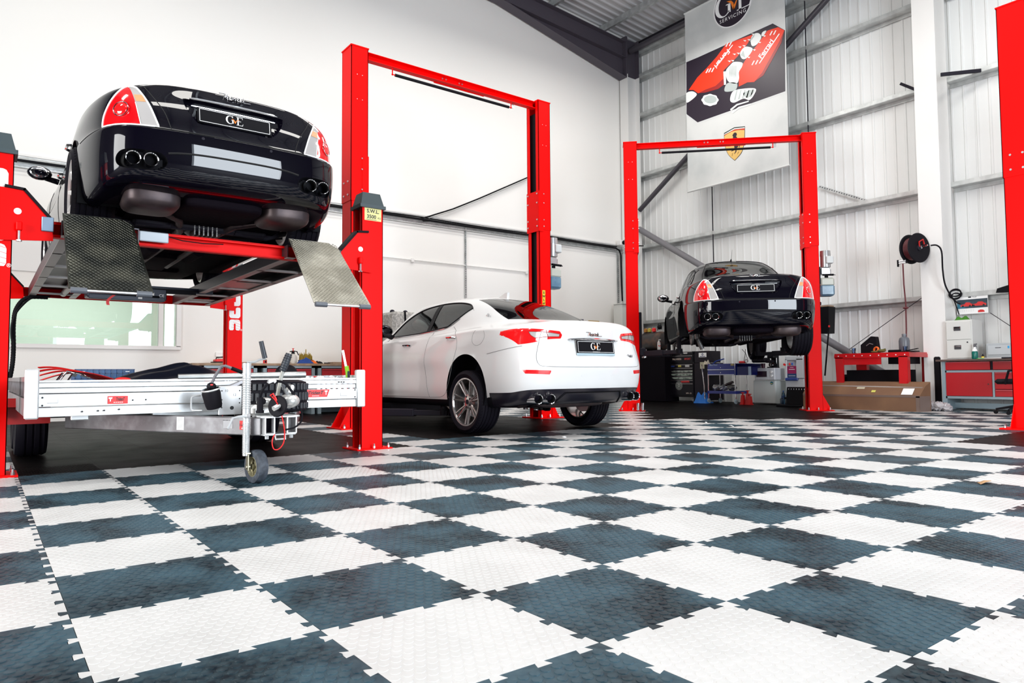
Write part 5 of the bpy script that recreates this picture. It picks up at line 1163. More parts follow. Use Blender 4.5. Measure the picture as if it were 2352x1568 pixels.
# jockey wheel
jx, jy = 1.090, 2.16
jt = pw(MB().cyl((jx, jy, .17), (jx, jy, .735), .020, n=20).cyl((jx, jy, .40), (jx, jy, .72), .024, n=20).cyl((jx, jy, .66), (jx, jy, .672), .029, n=20).cyl((jx, jy, .715), (jx, jy, .735), .026, n=20), 'jockey_tube', M_zn, TR)
rg = MB()
for k in range(22): rg.lathe([(.0205, -.003), (.0225, 0), (.0205, .003)], (jx, jy, .19+.0085*k), (0, 0, 1), 18)
for k in range(14): rg.lathe([(.0245, -.004), (.0265, 0), (.0245, .004)], (jx, jy, .46+.014*k), (0, 0, 1), 18)
pw(rg, 'tube_rings', M_zn, TR, jt)['kind'] = 'stuff'
pw(MB().tube([(jx, jy, .738), (jx+.045, jy-.01, .742), (jx+.075, jy-.02, .758), (jx+.105, jy-.03, .762)], .0085, 8, flat=.7), 'crank_arm', M_zn, TR, jt)
pw(MB().cyl((jx+.100, jy-.03, .765), (jx+.075, jy-.03, .870), .0155, .014, n=14), 'crank_grip', mat('slate_rubber', (.03, .035, .045), .45), TR, jt)
jw = bpy.data.objects.new('jockey_wheel', None); COL.objects.link(jw); jw.parent = TR
wc = Vector((1.150, 2.15, .102))
pw(MB().lathe([(.062, -.030), (.085, -.032), (.098, -.028), (.102, -.018), (.102, .018), (.098, .028), (.085, .032), (.062, .030)], wc, (1, .18, 0), 36), 'tyre', mat('scuffed_rubber', (.035, .042, .055), .6, noise=(30, (.09, .11, .14), .4, .75)), TR, jw)
rm_ = MB().lathe([(.066, -.028), (.058, -.030), (.052, -.010), (.020, -.006), (.018, -.030), (.001, -.030)], wc, (1, .18, 0), 28)
for k in range(5):
    a = 2*pi*k/5; q = Vector((0, math.cos(a), math.sin(a))); rm_.box(wc+q*.036+Vector((-.012, 0, 0)), (.012, .012, .04), rotm(-a+pi/2))
pw(rm_, 'rim', mat('brass_wheel', (.40, .37, .24), .35, .5), TR, jw)
pw(MB().box((1.098, 2.155, .13), (.006, .05, .10), b=.002).box((1.095, 2.155, .185), (.03, .05, .008)).cyl((1.088, 2.155, .102), (1.112, 2.155, .102), .014, n=12), 'fork', mat('gold_zinc', (.42, .40, .30), .35, .8), TR, jw)
# coupling head, brake lever, cable, electrics
pw(MB().sph((1.315, 2.05, .50), .062, 16, 10, (1.0, 1.2, .72)).tube([(1.24, 2.02, .47), (1.30, 2.04, .49), (1.36, 2.06, .51)], [.024, .034, .03], 12).cyl((1.215, 1.995, .463), (1.255, 2.01, .478), .012, n=10).cyl((1.20, 1.99, .458), (1.225, 2.0, .467), .017, n=6).box((1.32, 2.05, .57), (.035, .06, .06), rotm(0, R(20)), b=.01), 'coupling_head', mat('cast_silver', (.66, .66, .64), .3, .6), TR)
pw(MB().lathe([(.001, -.008), (.060, -.010), (.066, 0), (.060, .010), (.001, .008)], (1.235, 2.02, .470), Vector((-.75, -.6, .1)), 28), 'friction_disc', M_rub, TR)
pw(MB().tube([(1.262, 2.14, .42), (1.270, 2.135, .53), (1.292, 2.13, .65), (1.315, 2.12, .73)], [.013, .012, .012, .013], 10), 'brake_lever', mat('pale_lever', (.50, .50, .46), .35, .3), TR)
gp = MB().tube([(1.298, 2.128, .685), (1.318, 2.12, .74), (1.336, 2.115, .795)], [.021, .024, .020], 14)
for k in range(7): gp.lathe([(.022, -.003), (.0255, 0), (.022, .003)], Vector((1.300, 2.127, .69)).lerp(Vector((1.333, 2.115, .785)), k/6.5), Vector((.033, -.012, .10)), 14)
pw(gp, 'lever_grip', mat('slate_rubber'), TR)
pw(MB().box((1.20, 2.25, .44), (.14, .14, .07), b=.02).sph((1.22, 2.22, .49), .045, 12, 8, (1.2, 1, .7)).cyl((1.25, 2.12, .41), (1.25, 2.12, .43), .012, n=6), 'lever_bracket', mat('cast_silver'), TR)
pw(MB().cyl((1.150, 2.09, .435), (1.150, 2.09, .525), .019, n=16).cyl((1.150, 2.09, .43), (1.150, 2.09, .445), .024, n=16).sph((1.17, 2.10, .50), .020, 12, 8), 'breakaway_plug', M_rub, TR)
pw(MB().tube(sm([(1.150, 2.09, .52), (1.155, 2.05, .575), (1.19, 2.04, .612), (1.235, 2.04, .622), (1.28, 2.03, .61), (1.32, 2.02, .56), (1.335, 2.02, .53)]), .0085, 8), 'lighting_cable', M_rub, TR)
pw(MB().tube([(1.18+.0*k, 2.03, .618-.001*k) for k in range(2)]+[(1.21, 2.035, .628), (1.225, 2.035, .618)], .011, 8), 'tape_wrap', M_wht, TR)
pw(MB().tube(sm([(1.37, 2.03, .47), (1.385, 2.02, .42), (1.38, 2.02, .37), (1.34, 2.03, .335), (1.28, 2.05, .322)]), .006, 8), 'gas_cable', M_rub, TR)
pw(MB().cyl((1.285, 2.03, .55), (1.265, 2.04, .60), .006, n=8).cyl((1.30, 2.03, .53), (1.28, 2.03, .575), .010, n=8), 'damper_rod', M_steel, TR)
rc = [(1.20, 2.03, .53), (1.225, 2.02, .50), (1.245, 2.0, .44), (1.260, 1.99, .37), (1.268, 1.99, .31), (1.262, 1.99, .25), (1.235, 1.99, .215), (1.205, 1.99, .215), (1.193, 1.99, .25), (1.198, 1.99, .285), (1.215, 2.01, .30)]
pw(MB().tube(sm(rc), .0035, 6), 'breakaway_cable', M_redp, TR); pw(MB().tube([(1.193, 2.03, .535), (1.205, 2.02, .548), (1.222, 2.02, .52), (1.228, 2.02, .505)], .0055, 6), 'cable_clip', M_redp, TR)
# winch post plate, winch drum with handle
bp_ = pw(MB().box((1.075, 2.46, .50), (.145, .012, .185), b=.004), 'winch_plate', mat('white_galv_plate', (.74, .75, .76), .35, .2), TR)
dots = MB()
for x, z in ((1.022, .562), (1.022, .505), (1.022, .48), (1.022, .455), (1.132, .562), (1.132, .51), (1.132, .483)): dots.cyl((x, 2.4525, z), (x, 2.4535, z), .0045, n=10)
dots.cyl((1.085, 2.4525, .452), (1.085, 2.4535, .452), .012, n=16)
pw(dots, 'bolt_holes', M_ink, TR, bp_)['kind'] = 'stuff'
tx = MB(); addtext(tx, '10', .022, (1.05, 2.4528, .562), (1, 0, 0), (0, 0, 1), ext=.0004); addtext(tx, '12', .022, (1.10, 2.4528, .535), (1, 0, 0), (0, 0, 1), ext=.0004); pw(tx, 'plate_numbers', M_grey, TR, bp_)
pw(MB().lathe([(.001, 0), (.045, 0), (.050, .02), (.056, .10), (.050, .118), (.001, .12)], (.975, 2.44, .455), Vector((-.25, -.12, 1)), 24), 'winch_drum', M_rub, TR); pw(MB().lathe([(.052, .0), (.060, .006), (.052, .012)], (.948, 2.425, .566), Vector((-.25, -.12, 1)), 24), 'drum_collar', M_zn, TR)
pw(MB().tube([(.952, 2.44, .60), (.975, 2.44, .655), (1.010, 2.43, .718), (1.035, 2.43, .722), (1.075, 2.42, .705)], .0095, 10), 'winch_handle', mat('grey_tube'), TR)
pw(MB().cyl((1.070, 2.42, .707), (1.140, 2.41, .678), .0125, n=12).sph((1.142, 2.41, .677), .013, 10, 8), 'handle_grip', M_black, TR); pw(MB().box((.955, 2.44, .592), (.05, .05, .045), rotm(0, R(15)), b=.012), 'ratchet_body', M_rub, TR); pw(MB().box((.950, 2.412, .602), (.016, .006, .010), b=.002), 'release_button', M_redp, TR)
pw(MB().tube(sm([(.905, 2.50, .535), (.865, 2.50, .53), (.852, 2.5, .515), (.852, 2.5, .455), (.862, 2.5, .442), (.915, 2.50, .44)]), .0055, 8), 'grab_loop', M_zn, TR)
pw(MB().box((1.12, 2.50, .60), (.11, .02, .03), rotm(0, R(-24)), b=.006), 'strap_guide', M_znd, TR)
pw(MB().tube([(1.062, 2.08, .415), (1.02, 2.08, .412), (.985, 2.07, .405), (.955, 2.06, .345)], .0085, 8).cyl((1.06, 2.08, .415), (1.085, 2.09, .415), .014, n=8), 'clamp_handle', M_zn, TR)
# spare wheel lying flat behind the winch plate
SW = thing('spare_wheel', 'spare trailer wheel lying flat on the drawbar beside the jockey wheel', 'wheel', (1.375, 2.56, .41))
MB().lathe([(.13, .0), (.17, .0), (.225, .015), (.232, .05), (.232, .17), (.225, .205), (.17, .22), (.13, .22)], (0, 0, 0), (0, 0, 1), 48).build('tyre', M_tyre, SW)
tb = MB()
for k in range(40):
    for r_, z0, z1, o in ((0, .025, .065, 0), (1, .080, .135, .5), (2, .150, .195, 0)):
        a = 2*pi*(k+o)/40; q = Vector((math.cos(a), math.sin(a), 0)); tb.box(q*.235+Vector((0, 0, (z0+z1)/2)), (.012, .026, z1-z0), rotm(0, 0, a), b=.004)
tb.build('tread_blocks', mat('tread_rubber', (.022, .025, .032), .5), SW)['kind'] = 'stuff'
MB().lathe([(.135, .02), (.12, .05), (.06, .06), (.02, .07), (.001, .07)], (0, 0, 0), (0, 0, 1), 28).build('rim', M_znd, SW)
# things lying on the trailer
def th(name, label, cat, loc, rz=0, group=None): return thing(name, label, cat, loc, rz, group)
st = th('ratchet_strap', 'crumpled red ratchet strap with chrome buckles on the left front of the trailer', 'strap', (.25, 3.1, .61))
for k in range(4):
    pts = [(-.16+.40*t, .05*k+.03*math.sin(5*t+k), .028+.05*math.sin(3.1*t+.4*k)+.012*k) for t in np.linspace(0, 1, 14)]
    MB().tube(pts, .030, 8, flat=.16, up=(0, .1, 1)).build('webbing', M_redp, st)
MB().tube([(-.06, -.03, .03), (-.02, -.03, .085), (.05, -.03, .07), (.10, -.03, .045)], .009, 6, flat=.5).tube([(-.08, -.04, .02), (-.045, -.04, .075)], .006, 6).tube([(-.02, -.05, .02), (.01, -.05, .07)], .006, 6).cyl((.02, -.06, .062), (.02, .0, .062), .013, n=12).box((.08, -.04, .05), (.06, .03, .01), rotm(0, R(20)), b=.003).build('ratchet_buckle', M_chrome, st)
MB().sph((.30, -.02, .03), .03, 10, 8, (1.6, 1, .5)).build('strap_end', M_redp, st)
cr = th('plastic_crate', 'blue folding plastic crate standing on the trailer deck', 'crate', (.60, 4.5, .606))
M_cb = mat('blue_crate_plastic', (.005, .09, .26), .4); w, h, dpt = .42, .115, .30
b_ = MB()
for y in (-dpt/2, dpt/2): b_.box((0, y, h/2), (w, .008, h))
for x in (-w/2, w/2): b_.box((x, 0, h/2), (.008, dpt, h))
b_.box((0, 0, .004), (w, dpt, .008)).build('crate_shell', M_cb, cr, smooth=False); rb = MB()
for z in (.004, .045, .085, h): rb.box((0, -dpt/2-.006, z), (w+.01, .010, .007))
for k in range(11): rb.box((-w/2+w*k/10, -dpt/2-.006, .06), (.006, .010, .11))
rb.build('crate_ribs', mat('dark_blue_plastic', (.003, .05, .17), .4), cr, smooth=False); hl = MB()
for x in (-.16, .16): hl.box((x, -dpt/2-.012, .098), (.03, .002, .007))
hl.build('hand_holes', M_wht, cr, smooth=False)
tp_ = th('tarpaulin', 'black tarpaulin heaped over a load on the trailer deck', 'tarpaulin', (.95, 3.6, .606))
def tarp(u, v):
    x, y = (u-.5)*1.0, (v-.5)*1.0; r = max(abs(x*1.9), abs(y*1.9)); pk = max(0, 1-math.hypot((x-.10)*1.75, y*1.3)); rdg = .5*max(0, 1-abs(x+.15)*2.4)*max(0, 1-abs(y)*2)
    z = .145*pk**1.1+.07*rdg+.012*math.sin(13*x+5*y)*max(0, 1-r*.8)+.010*math.sin(21*y-7*x)*max(0, 1-r*.8); return (x, y, max(z, .004))
MB().grid(tarp, 44, 40).build('sheet', mat('black_tarpaulin', (.008, .010, .020), .35), tp_, ang=60)
pp = th('steel_tube', 'long galvanised steel tube lying across the front of the trailer', 'tube', (1.5, 2.98, .662))
a_, b3_ = Vector((-.62, .05, -.012)), Vector((.245, -.06, .004)); ax = (b3_-a_).normalized()
MB().lathe([(.024, 0), (.024, (b3_-a_).length), (.0205, (b3_-a_).length), (.0205, .01)], a_, ax, 28).build('tube_wall', M_galv, pp)
p2 = th('steel_tube', 'shorter galvanised tube lying behind the long one with its end showing', 'tube', (1.55, 3.07, .65)); MB().lathe([(.022, 0), (.022, .5), (.019, .5), (.019, .01)], (-.25, .06, -.01), (.98, -.14, .02), 24).build('tube_wall', M_galv, p2)
hm = th('face_mask', 'black and red moulded cap-shaped box on the trailer behind the spare wheel', 'box', (1.68, 3.15, .606)); MB().sph((0, 0, .07), .085, 18, 12, (1, .9, .85)).box((0, -.04, .03), (.15, .10, .06), b=.02).build('shell', M_rub, hm); MB().box((.02, -.085, .045), (.085, .02, .045), b=.008).build('front_band', M_redp, hm); MB().box((.02, -.097, .048), (.045, .004, .022)).build('front_label', mat('purple_label', (.25, .06, .2), .4), hm)
pb_ = th('plastic_bags', 'crumpled clear plastic bags on the right front corner of the trailer', 'bag', (1.92, 3.05, .606))
for k in range(7):
    r_ = random.Random(k); c = (-.13+.055*k, .03*math.sin(k*2.), .022); m_ = MB().sph(c, .034, 12, 8, (1.2, 1, .75)); m_.v = [(x+r_.uniform(-.007, .007), y+r_.uniform(-.007, .007), max(.001, z+r_.uniform(-.008, .008))) for x, y, z in m_.v]
    m_.build('bag', mat('clear_film', (.55, .58, .62), .15, spec=.8) if k % 2 else mat('white_film', (.78, .77, .76), .3), pb_, smooth=False)
MB().box((-.02, .05, .035), (.10, .04, .025), b=.008).build('red_lid', M_redp, pb_)
gt = th('folding_saw', 'lime green and black folding saw standing upright at the right end of the trailer', 'saw', (2.08, 2.93, .606)); MB().tube([(.012, 0, .02), (.010, 0, .07), (.0, 0, .125)], .016, 10, flat=1).build('grip', mat('lime_plastic', (.25, .55, .02), .4), gt); MB().tube([(.014, -.012, .02), (.012, -.012, .085)], .011, 8).build('grip_pad', mat('slate_rubber'), gt); MB().box((-.018, 0, .185), (.018, .004, .13), rotm(0, R(-12))).build('blade', M_steel, gt)
# ================================================================ along the plaster wall
M_pale = mat('pale_grey_plastic'); M_wood = mat('worn_plywood', (.30, .20, .13), .6, noise=(12, (.42, .30, .20), .4, .7)); M_drw = mat('drawer_red', (.42, .012, .02), .4, noise=(40, (.50, .02, .03), .4, .7))
M_frm = mat('blue_grey_frame', (.28, .36, .40), .4, .2)
def perf(mb, x0, x1, y, z, h, step=.06, vertical=False):
    n = int(abs(x1-x0)/step)
    for k in range(n):
        u = x0+(k+.5)*step
        if vertical: mb.box((z, y, u), (.012, .002, .026))
        else: mb.box((u, y, z), (.030, .002, .008))
ct = thing('cable_tray', 'long perforated galvanised cable tray running across the white wall', 'cable tray', (6, YW-.06, 3.9))
pw(MB().box((5.5, YW-.06, 3.90), (15.1, .05, .004)).box((5.5, YW-.012, 3.90), (15.1, .004, .15)).box((5.5, YW-.085, 3.975), (15.1, .004, .018)).box((5.5, YW-.085, 3.825), (15.1, .004, .018)), 'channel', M_galv, ct, smooth=False)
h_ = MB(); perf(h_, -1, 13, YW-.0155, 3.955, 0); perf(h_, -1, 13, YW-.0155, 3.85, 0); pw(h_, 'slots', M_ink, ct, smooth=False)['kind'] = 'stuff'
tag(MB().box((6, YW-.012, 4.03), (14, .02, .035)).build('wall_trunking', M_white, smooth=False), 'slim white trunking directly above the perforated cable tray', 'trunking')
def cable(pts, r, lab, m=M_black, n=6, cat='cable', nm='power_cable', group=None): return single(MB().tube([Vector(p) for p in pts], r, n), nm, m, lab, cat, group)
cable([(x, YW-.10, 3.915+.006*math.sin(x*1.3)) for x in np.linspace(-1, 12.75, 50)]+[(12.88, YW-.10, 3.86), (12.93, YW-.10, 3.75), (12.94, YW-.10, 3.0), (12.94, YW-.12, 2.55)], .022, 'thick black cable lying in the perforated tray')
cable([(x, YW-.085, 3.955+.008*math.sin(x*1.9+1)) for x in np.linspace(2.5, 12.8, 40)], .014, 'thin black cable along the top edge of the perforated tray')
q = [aY(a, b, YW-.08) for a, b in ((1213, 407), (1160, 430), (1100, 456), (1040, 480), (985, 497), (966, 502), (972, 507), (990, 507))]; cable(q, .016, 'black cable sagging up from the tray to the near lift column')
cable([aY(a, b, YW-.10) for a, b in ((1213, 411), (1160, 434), (1100, 460), (1040, 484), (985, 501))], .007, 'thin grey wire strung under the sagging black cable', M_galv, cat='wire')
cd = tag(MB().box((8.17, YW-.02, 3.1), (.05, .02, 1.5)).tube([(8.22, YW-.05, 3.92), (8.17, YW-.05, 3.88), (8.17, YW-.05, 3.0)], .010, 6).build('cable_drop', M_galv, smooth=False), 'perforated strip with a cable dropping from the tray behind the white saloon', 'cable tray')
h_ = MB(); perf(h_, 2.4, 3.8, YW-.031, 8.17, 0, .05, True); h_.build('slots', M_ink, cd, smooth=False)['kind'] = 'stuff'
wp = MB().cyl((6.0, YW-.03, 3.06), (9.85, YW-.03, 3.06), .014, n=8); pi_ = tag(wp.build('wall_conduit', M_white), 'thin white conduit running level on the wall above the white saloon', 'conduit')
for x in (6.85, 9.87): MB().box((x, YW-.03, 3.05), (.07, .05, .09), b=.01).build('conduit_box', M_white, pi_)
tag(MB().sph((12.87, 10.22, 4.04), .055, 16, 10).build('dome_camera', M_black), 'small black dome camera up in the far corner of the white wall', 'camera')
tag(MB().box((12.85, 10.33, 4.04), (.13, .16, .14), b=.02).build('camera_mount', M_white), 'white mounting box behind the black dome camera', 'mount')
for k, dx in enumerate((0, .035, .07, .10, .13)):
    cable([(13.35+.02*k, 10.15-.02*k, 3.99), (13.20, 10.12-.02*k, 3.97), (13.04+dx*.3, 10.10, 3.88), (12.99+dx*.6, 10.10, 3.70), (12.98+dx*.6, 10.1, 2.8), (12.97+dx*1.3, 10.10, 2.6), (12.93+dx*1.9, 10.10, 2.46)], .013, ('leftmost', 'second from the left', 'middle', 'second from the right', 'rightmost')[k]+' of five black cables fanning down into the corner cabinet', M_black if k != 1 else mat('ochre_striped_cable', (.16, .13, .05), .5))
sp_ = tag(MB().box((12.90, YW-.02, 3.2), (.08, .02, 1.4)).build('perforated_strip', M_galv, smooth=False), 'upright perforated strip carrying the cables beside the corner column', 'cable tray'); h_ = MB(); perf(h_, 2.5, 3.8, YW-.031, 12.90, 0, .05, True); h_.build('slots', M_ink, sp_, smooth=False)['kind'] = 'stuff'
ec = thing('electrical_cabinet', 'grey switchgear cabinet with a dark smoked door in the far corner', 'cabinet', (12.85, 10.1, 1.3))
pw(MB().box((12.86, 10.17, 1.85), (.62, .30, 1.15), b=.008).box((12.86, 10.15, 2.435), (.66, .34, .02)), 'case', mat('light_grey_paint', (.62, .63, .60), .4), ec); pw(MB().box((12.94, 10.01, 1.85), (.36, .02, 1.08), b=.004), 'smoked_door', mat('smoked_door', (.02, .025, .03), .08), ec)
r_ = MB()
for k in range(11): r_.box((12.79+.03*k, 9.998, 2.1), (.004, .003, .5))
pw(r_, 'door_ribs', M_dk, ec)['kind'] = 'stuff'
tag(MB().box((11.49, YW-.012, 1.98), (.36, .006, .10), b=.002).build('show_plate', mat('checked_plate', (.08, .08, .12), .4)), 'dark patterned number plate on the wall behind the boot of the white saloon', 'plate')
g_ = tag(MB().box((12.02, YW-.012, 1.96), (.38, .006, .10), b=.002).build('show_plate', mat('gold_plate', (.50, .33, .08), .4)), 'gold number plate on the wall left of the corner cabinet', 'plate'); tx = MB(); addtext(tx, '925', .08, (12.06, YW-.017, 1.955), (1, 0, 0), (0, 0, 1), ext=.0006); tx.build('plate_text', M_ink, g_)
for k in range(3): pass
# workbenches: two red-drawer units under one ply top
bt = tag(MB().box((3.95, 10.08, .865), (3.0, .80, .04), b=.004).box((3.0, 10.15, .893), (.9, .6, .012), rotm(0, R(-1.5))).build('bench_top', M_wood, smooth=False), 'ply workbench top against the white wall behind the trailer', 'worktop')
def drawer_unit(x, lab, w=.9, dy=9.98):
    u = thing('drawer_cabinet', lab, 'cabinet', (x, dy, 0)); hh = .845
    MB().box((-w/2+.03, 0, hh/2), (.06, .58, hh)).box((w/2-.03, 0, hh/2), (.06, .58, hh)).box((0, 0, hh-.02), (w, .58, .04)).box((0, 0, .14), (w, .58, .04)).box((0, .25, hh/2), (w, .03, hh)).build('frame', M_frm, u, smooth=False)
    z = hh-.05
    for k, h in enumerate((.13, .13, .18, .18)):
        d = MB().box((0, -.285, z-h/2), (w-.14, .03, h-.014), b=.003).build('drawer', M_drw, u); MB().box((0, -.306, z-.016), (w-.16, .014, .012), b=.002).build('drawer_grip', mat('drawer_grip_red', (.6, .03, .04), .35), d); z -= h
    return u
drawer_unit(3.02, 'red drawer cabinet at the left end of the wall bench'); drawer_unit(4.02, 'red drawer cabinet in the middle of the wall bench, right of the rear lift post'); drawer_unit(4.98, 'red drawer cabinet at the right end of the wall bench beside the lift column')
z0 = .886
tb = thing('tool_case', 'flat red and black tool case on the left end of the bench', 'tool case', (2.98, 9.95, z0+.012)); MB().box((0, 0, .035), (.26, .18, .055), rotm(0, R(-3)), b=.012).build('case_lid', M_redp, tb); MB().box((-.02, .0, .008), (.29, .20, .016), b=.004).tube([(-.12, -.02, .02), (-.10, -.02, .085), (.02, -.02, .095)], .010, 6).build('case_base', M_black, tb)
gb = thing('grease_tin', 'small red tin with a black lid on the wall bench', 'tin', (3.68, 9.95, z0)); MB().cyl((0, 0, 0), (0, 0, .055), .033, n=20).build('tin_body', M_redp, gb); MB().cyl((0, 0, .055), (0, 0, .068), .030, n=20).box((0, -.034, .03), (.03, .004, .03)).build('tin_lid', M_black, gb)
sb = thing('pressure_sprayer', 'white pump sprayer bottle with a red plunger on the wall bench', 'sprayer', (4.17, 9.95, z0)); MB().lathe([(.001, 0), (.062, 0), (.066, .02), (.066, .11), (.055, .15), (.028, .17), (.026, .18)], n=24).build('bottle_body', mat('stained_white_plastic', (.62, .59, .54), .45, noise=(8, (.35, .31, .27), .55, .8)), sb); MB().cyl((0, 0, .175), (0, 0, .215), .032, .024, 16).tube([(-.06, 0, .21), (0, 0, .225), (.07, 0, .215), (.10, 0, .15)], .009, 6).build('spray_head', M_black, sb); MB().cyl((0, 0, .215), (0, 0, .265), .008, n=10).cyl((0, 0, .262), (0, 0, .272), .020, n=14).build('plunger', M_redp, sb)
db = thing('drill_bit_stand', 'yellow cluster of step drill bits in a black stand on the wall bench', 'drill bits', (4.42, 10.0, z0)); MB().box((0, 0, .035), (.24, .12, .07), b=.006).box((.0, .02, .085), (.20, .05, .03), b=.004).build('stand', M_black, db)
bm = MB()
for i in range(8):
    for j in range(3):
        x = -.10+.028*i; y = -.045+.04*j; h = .05+.022*j+.012*math.sin(i*2.3); bm.cyl((x, y, .07), (x, y, .09+h), .010, .007, 8).cyl((x, y, .09+h), (x, y, .105+h), .006, .002, 8)
bm.cyl((.0, 0, .09), (0, 0, .26), .011, .008, 10); bm.build('bits', mat('brass_yellow', (.42, .30, .05), .35, .5), db)['kind'] = 'stuff'
def cloth_heap(name, lab, loc, sx, sy, h, m, seed=0, cat='cloth'):
    r = random.Random(seed); ph = [r.uniform(0, 6) for _ in range(4)]
    def f(u, v):
        x, y = (u-.5), (v-.5); e = max(0, 1-(2*max(abs(x), abs(y)))**3); z = h*e*(.62+.25*math.sin(7*x+ph[0]+3*y)+.2*math.sin(11*y+ph[1]-4*x)+.10*math.sin(17*x+ph[2])); return (x*sx*(1+.08*math.sin(9*y+ph[3])), y*sy, max(z, .003))
    o = tag(MB().grid(f, 24, 20).build(name, m, ang=70), lab, cat); o.location = loc; return o
cloth_heap('rag', 'blue rag heaped at the foot of the yellow drill bits', (4.34, 9.80, z0), .26, .16, .10, mat('blue_rag', (.01, .05, .25), .8), 3); cloth_heap('rag', 'orange rag tucked beside the blue one on the wall bench', (4.50, 9.82, z0), .11, .14, .07, mat('orange_rag', (.9, .16, .01), .8), 5)
cloth_heap('rag', 'dark crumpled cloth right of the orange rag on the wall bench', (4.60, 9.9, z0), .16, .16, .05, M_rub, 8)
sc = thing('socket_strip', 'strip of small black sockets lying on the wall bench', 'sockets', (4.76, 9.85, z0))
for k in range(5): MB().cyl((-.04+.022*k, 0, .012), (-.04+.022*k, .03, .012), .010, n=10).build('socket', M_dk, sc)
tag(MB().box((5.02, 9.9, z0+.016), (.36, .24, .03), b=.002).build('ply_offcut', M_wood), 'ply offcut lying flat at the right end of the wall bench', 'board')
tp = thing('tape_roll', 'small yellow and black tape roll left of the pump sprayer', 'tape', (4.06, 9.9, z0)); MB().lathe([(.022, 0), (.036, 0), (.036, .024), (.022, .024), (.022, 0)], n=24).build('roll', mat('amber_tape', (.6, .35, .04), .4), tp); MB().lathe([(.018, 0), (.0215, 0), (.0215, .024), (.018, .024), (.018, 0)], n=20).build('core', M_black, tp)
kt = thing('jump_pack', 'black and red handled case in front of the wall bench left of the rear post', 'case', (3.02, 9.45, .58)); MB().box((0, 0, .05), (.16, .10, .10), b=.02).tube([(-.07, 0, .10), (-.09, 0, .19), (.05, 0, .20), (.07, 0, .11)], .012, 8).build('case_body', M_black, kt); MB().box((.11, 0, .09), (.08, .08, .10), b=.02).build('case_end', M_redp, kt)
tag(MB().box((3.1, 9.45, .29), (.5, .4, .58), b=.01).build('tool_stool', M_dk), 'dark grey box stool standing in front of the wall bench', 'stool')
# covered box body standing behind the white saloon
M_cv = mat('mottled_grey_canvas', (.30, .29, .27), .6, noise=(26, (.52, .50, .47), .42, .6), bump=(50, .6, .02))
cv = thing('canvas_box_body', 'mottled grey canvas-sided cabin with a small dark window behind the white saloon', 'cabin', (6.6, 9.6, 0))
pw(MB().box((6.75, 9.6, 1.0), (2.1, 1.0, 1.66), b=.05), 'cabin_shell', M_cv, cv); pw(MB().box((5.95, 9.093, 1.45), (.035, .012, .75), rotm(0, R(-3))), 'black_seam', M_black, cv); pw(MB().box((6.5, 9.6, .10), (1.6, .8, .2)), 'plinth', M_black, cv); pw(MB().box((6.52, 9.09, 1.42), (.75, .02, .45), b=.009), 'cabin_window', mat('smoked_pane', (.07, .08, .08), .1), cv)
for x in (5.78, 6.05): pw(MB().sph((x, 9.3, 1.84), .045, 12, 8, (1, 1, .8)), 'roof_rivet', M_dk, cv)
# ================================================================ the hanging banner; print is thin flat layers on its face
BX = 12.9; M_ban = mat('silver_white_banner', (.64, .65, .64), .5, noise=(.9, (.46, .49, .49), .45, .75))
BN = thing('hanging_banner', 'tall silver-white fabric banner hanging from the roof behind the far lift', 'banner', (BX, 6.88, 4.92))
b = MB().box((BX+.004, 6.885, 7.05), (.006, 2.575, 4.28)); pw(b, 'banner_cloth', M_ban, BN, smooth=False)
pw(MB().cyl((BX, 5.585, 4.915), (BX, 8.185, 4.915), .022, n=10), 'hem_rod', M_ban, BN); pw(MB().cyl((BX, 5.585, 9.19), (BX, 8.185, 9.19), .022, n=10), 'hem_rod', M_ban, BN)
for y in (5.7, 8.05): pw(MB().cyl((BX, y, 9.2), (13.2, y, 9.22), .006, n=6), 'hanging_cord', M_dk, BN)
def bp(px, py, lay): v = aX(px, py, BX); return (BX-.0015*lay, v.y, v.z)
def flat(mb, poly, lay, sm=False):
    P = [bp(a, b, lay) for a, b in (poly_smooth(poly, 6) if sm else poly)]
    return mb.add(P, [tuple(range(len(P)))])
def c7(*pts): return [(1570+x/6.532, y/6.532, *r) for x, y, *r in pts]
def c3(*pts): return [(1560+x/8.4, 270+y/8.4, *r) for x, y, *r in pts]
M_pic = mat('banner_black', (.018, .010, .022), .45); M_br = mat('banner_red', (.80, .035, .005), .45); M_bd = mat('banner_dark_red', (.30, .012, .01), .45); M_bs = mat('banner_silver', (.62, .63, .63), .45); M_bg = mat('banner_grey', (.16, .15, .16), .45)
# roundel
yl, yr = aX(1640, 15, BX).y, aX(1727, -5, BX).y; rr = (yl-yr)/2; yc = (yl+yr)/2; zc = aX(1676, 63, BX).z+rr
def disc(r, lay, mb): mb.add([(BX-.0015*lay, yc+r*math.cos(2*pi*k/56), zc+r*math.sin(2*pi*k/56)) for k in range(56)], [tuple(range(56))]); return mb
ro = pw(disc(rr*1.07, 1, MB()), 'roundel_rim', M_bs, BN, smooth=False); pw(disc(rr*1.02, 2, MB()), 'roundel_edge', M_wht, BN, ro, smooth=False); pw(disc(rr*.97, 3, MB()), 'roundel_face', M_pic, BN, ro, smooth=False)
wm, om = MB(), MB(); gve(wm, om, (BX-.0055, yc-.02, zc+rr*.10), (0, -1, 0), (0, 0, 1), rr*1.02, (-1, 0, 0)); addtext(wm, 'SERVICING', rr*.24, (BX-.006, yc, zc-rr*.56), (0, -1, 0), (0, 0, 1), ext=.0004, space=1.25)
pw(wm, 'roundel_lettering', M_wht, BN, ro, smooth=False); pw(om, 'roundel_tick', M_org, BN, ro, smooth=False)
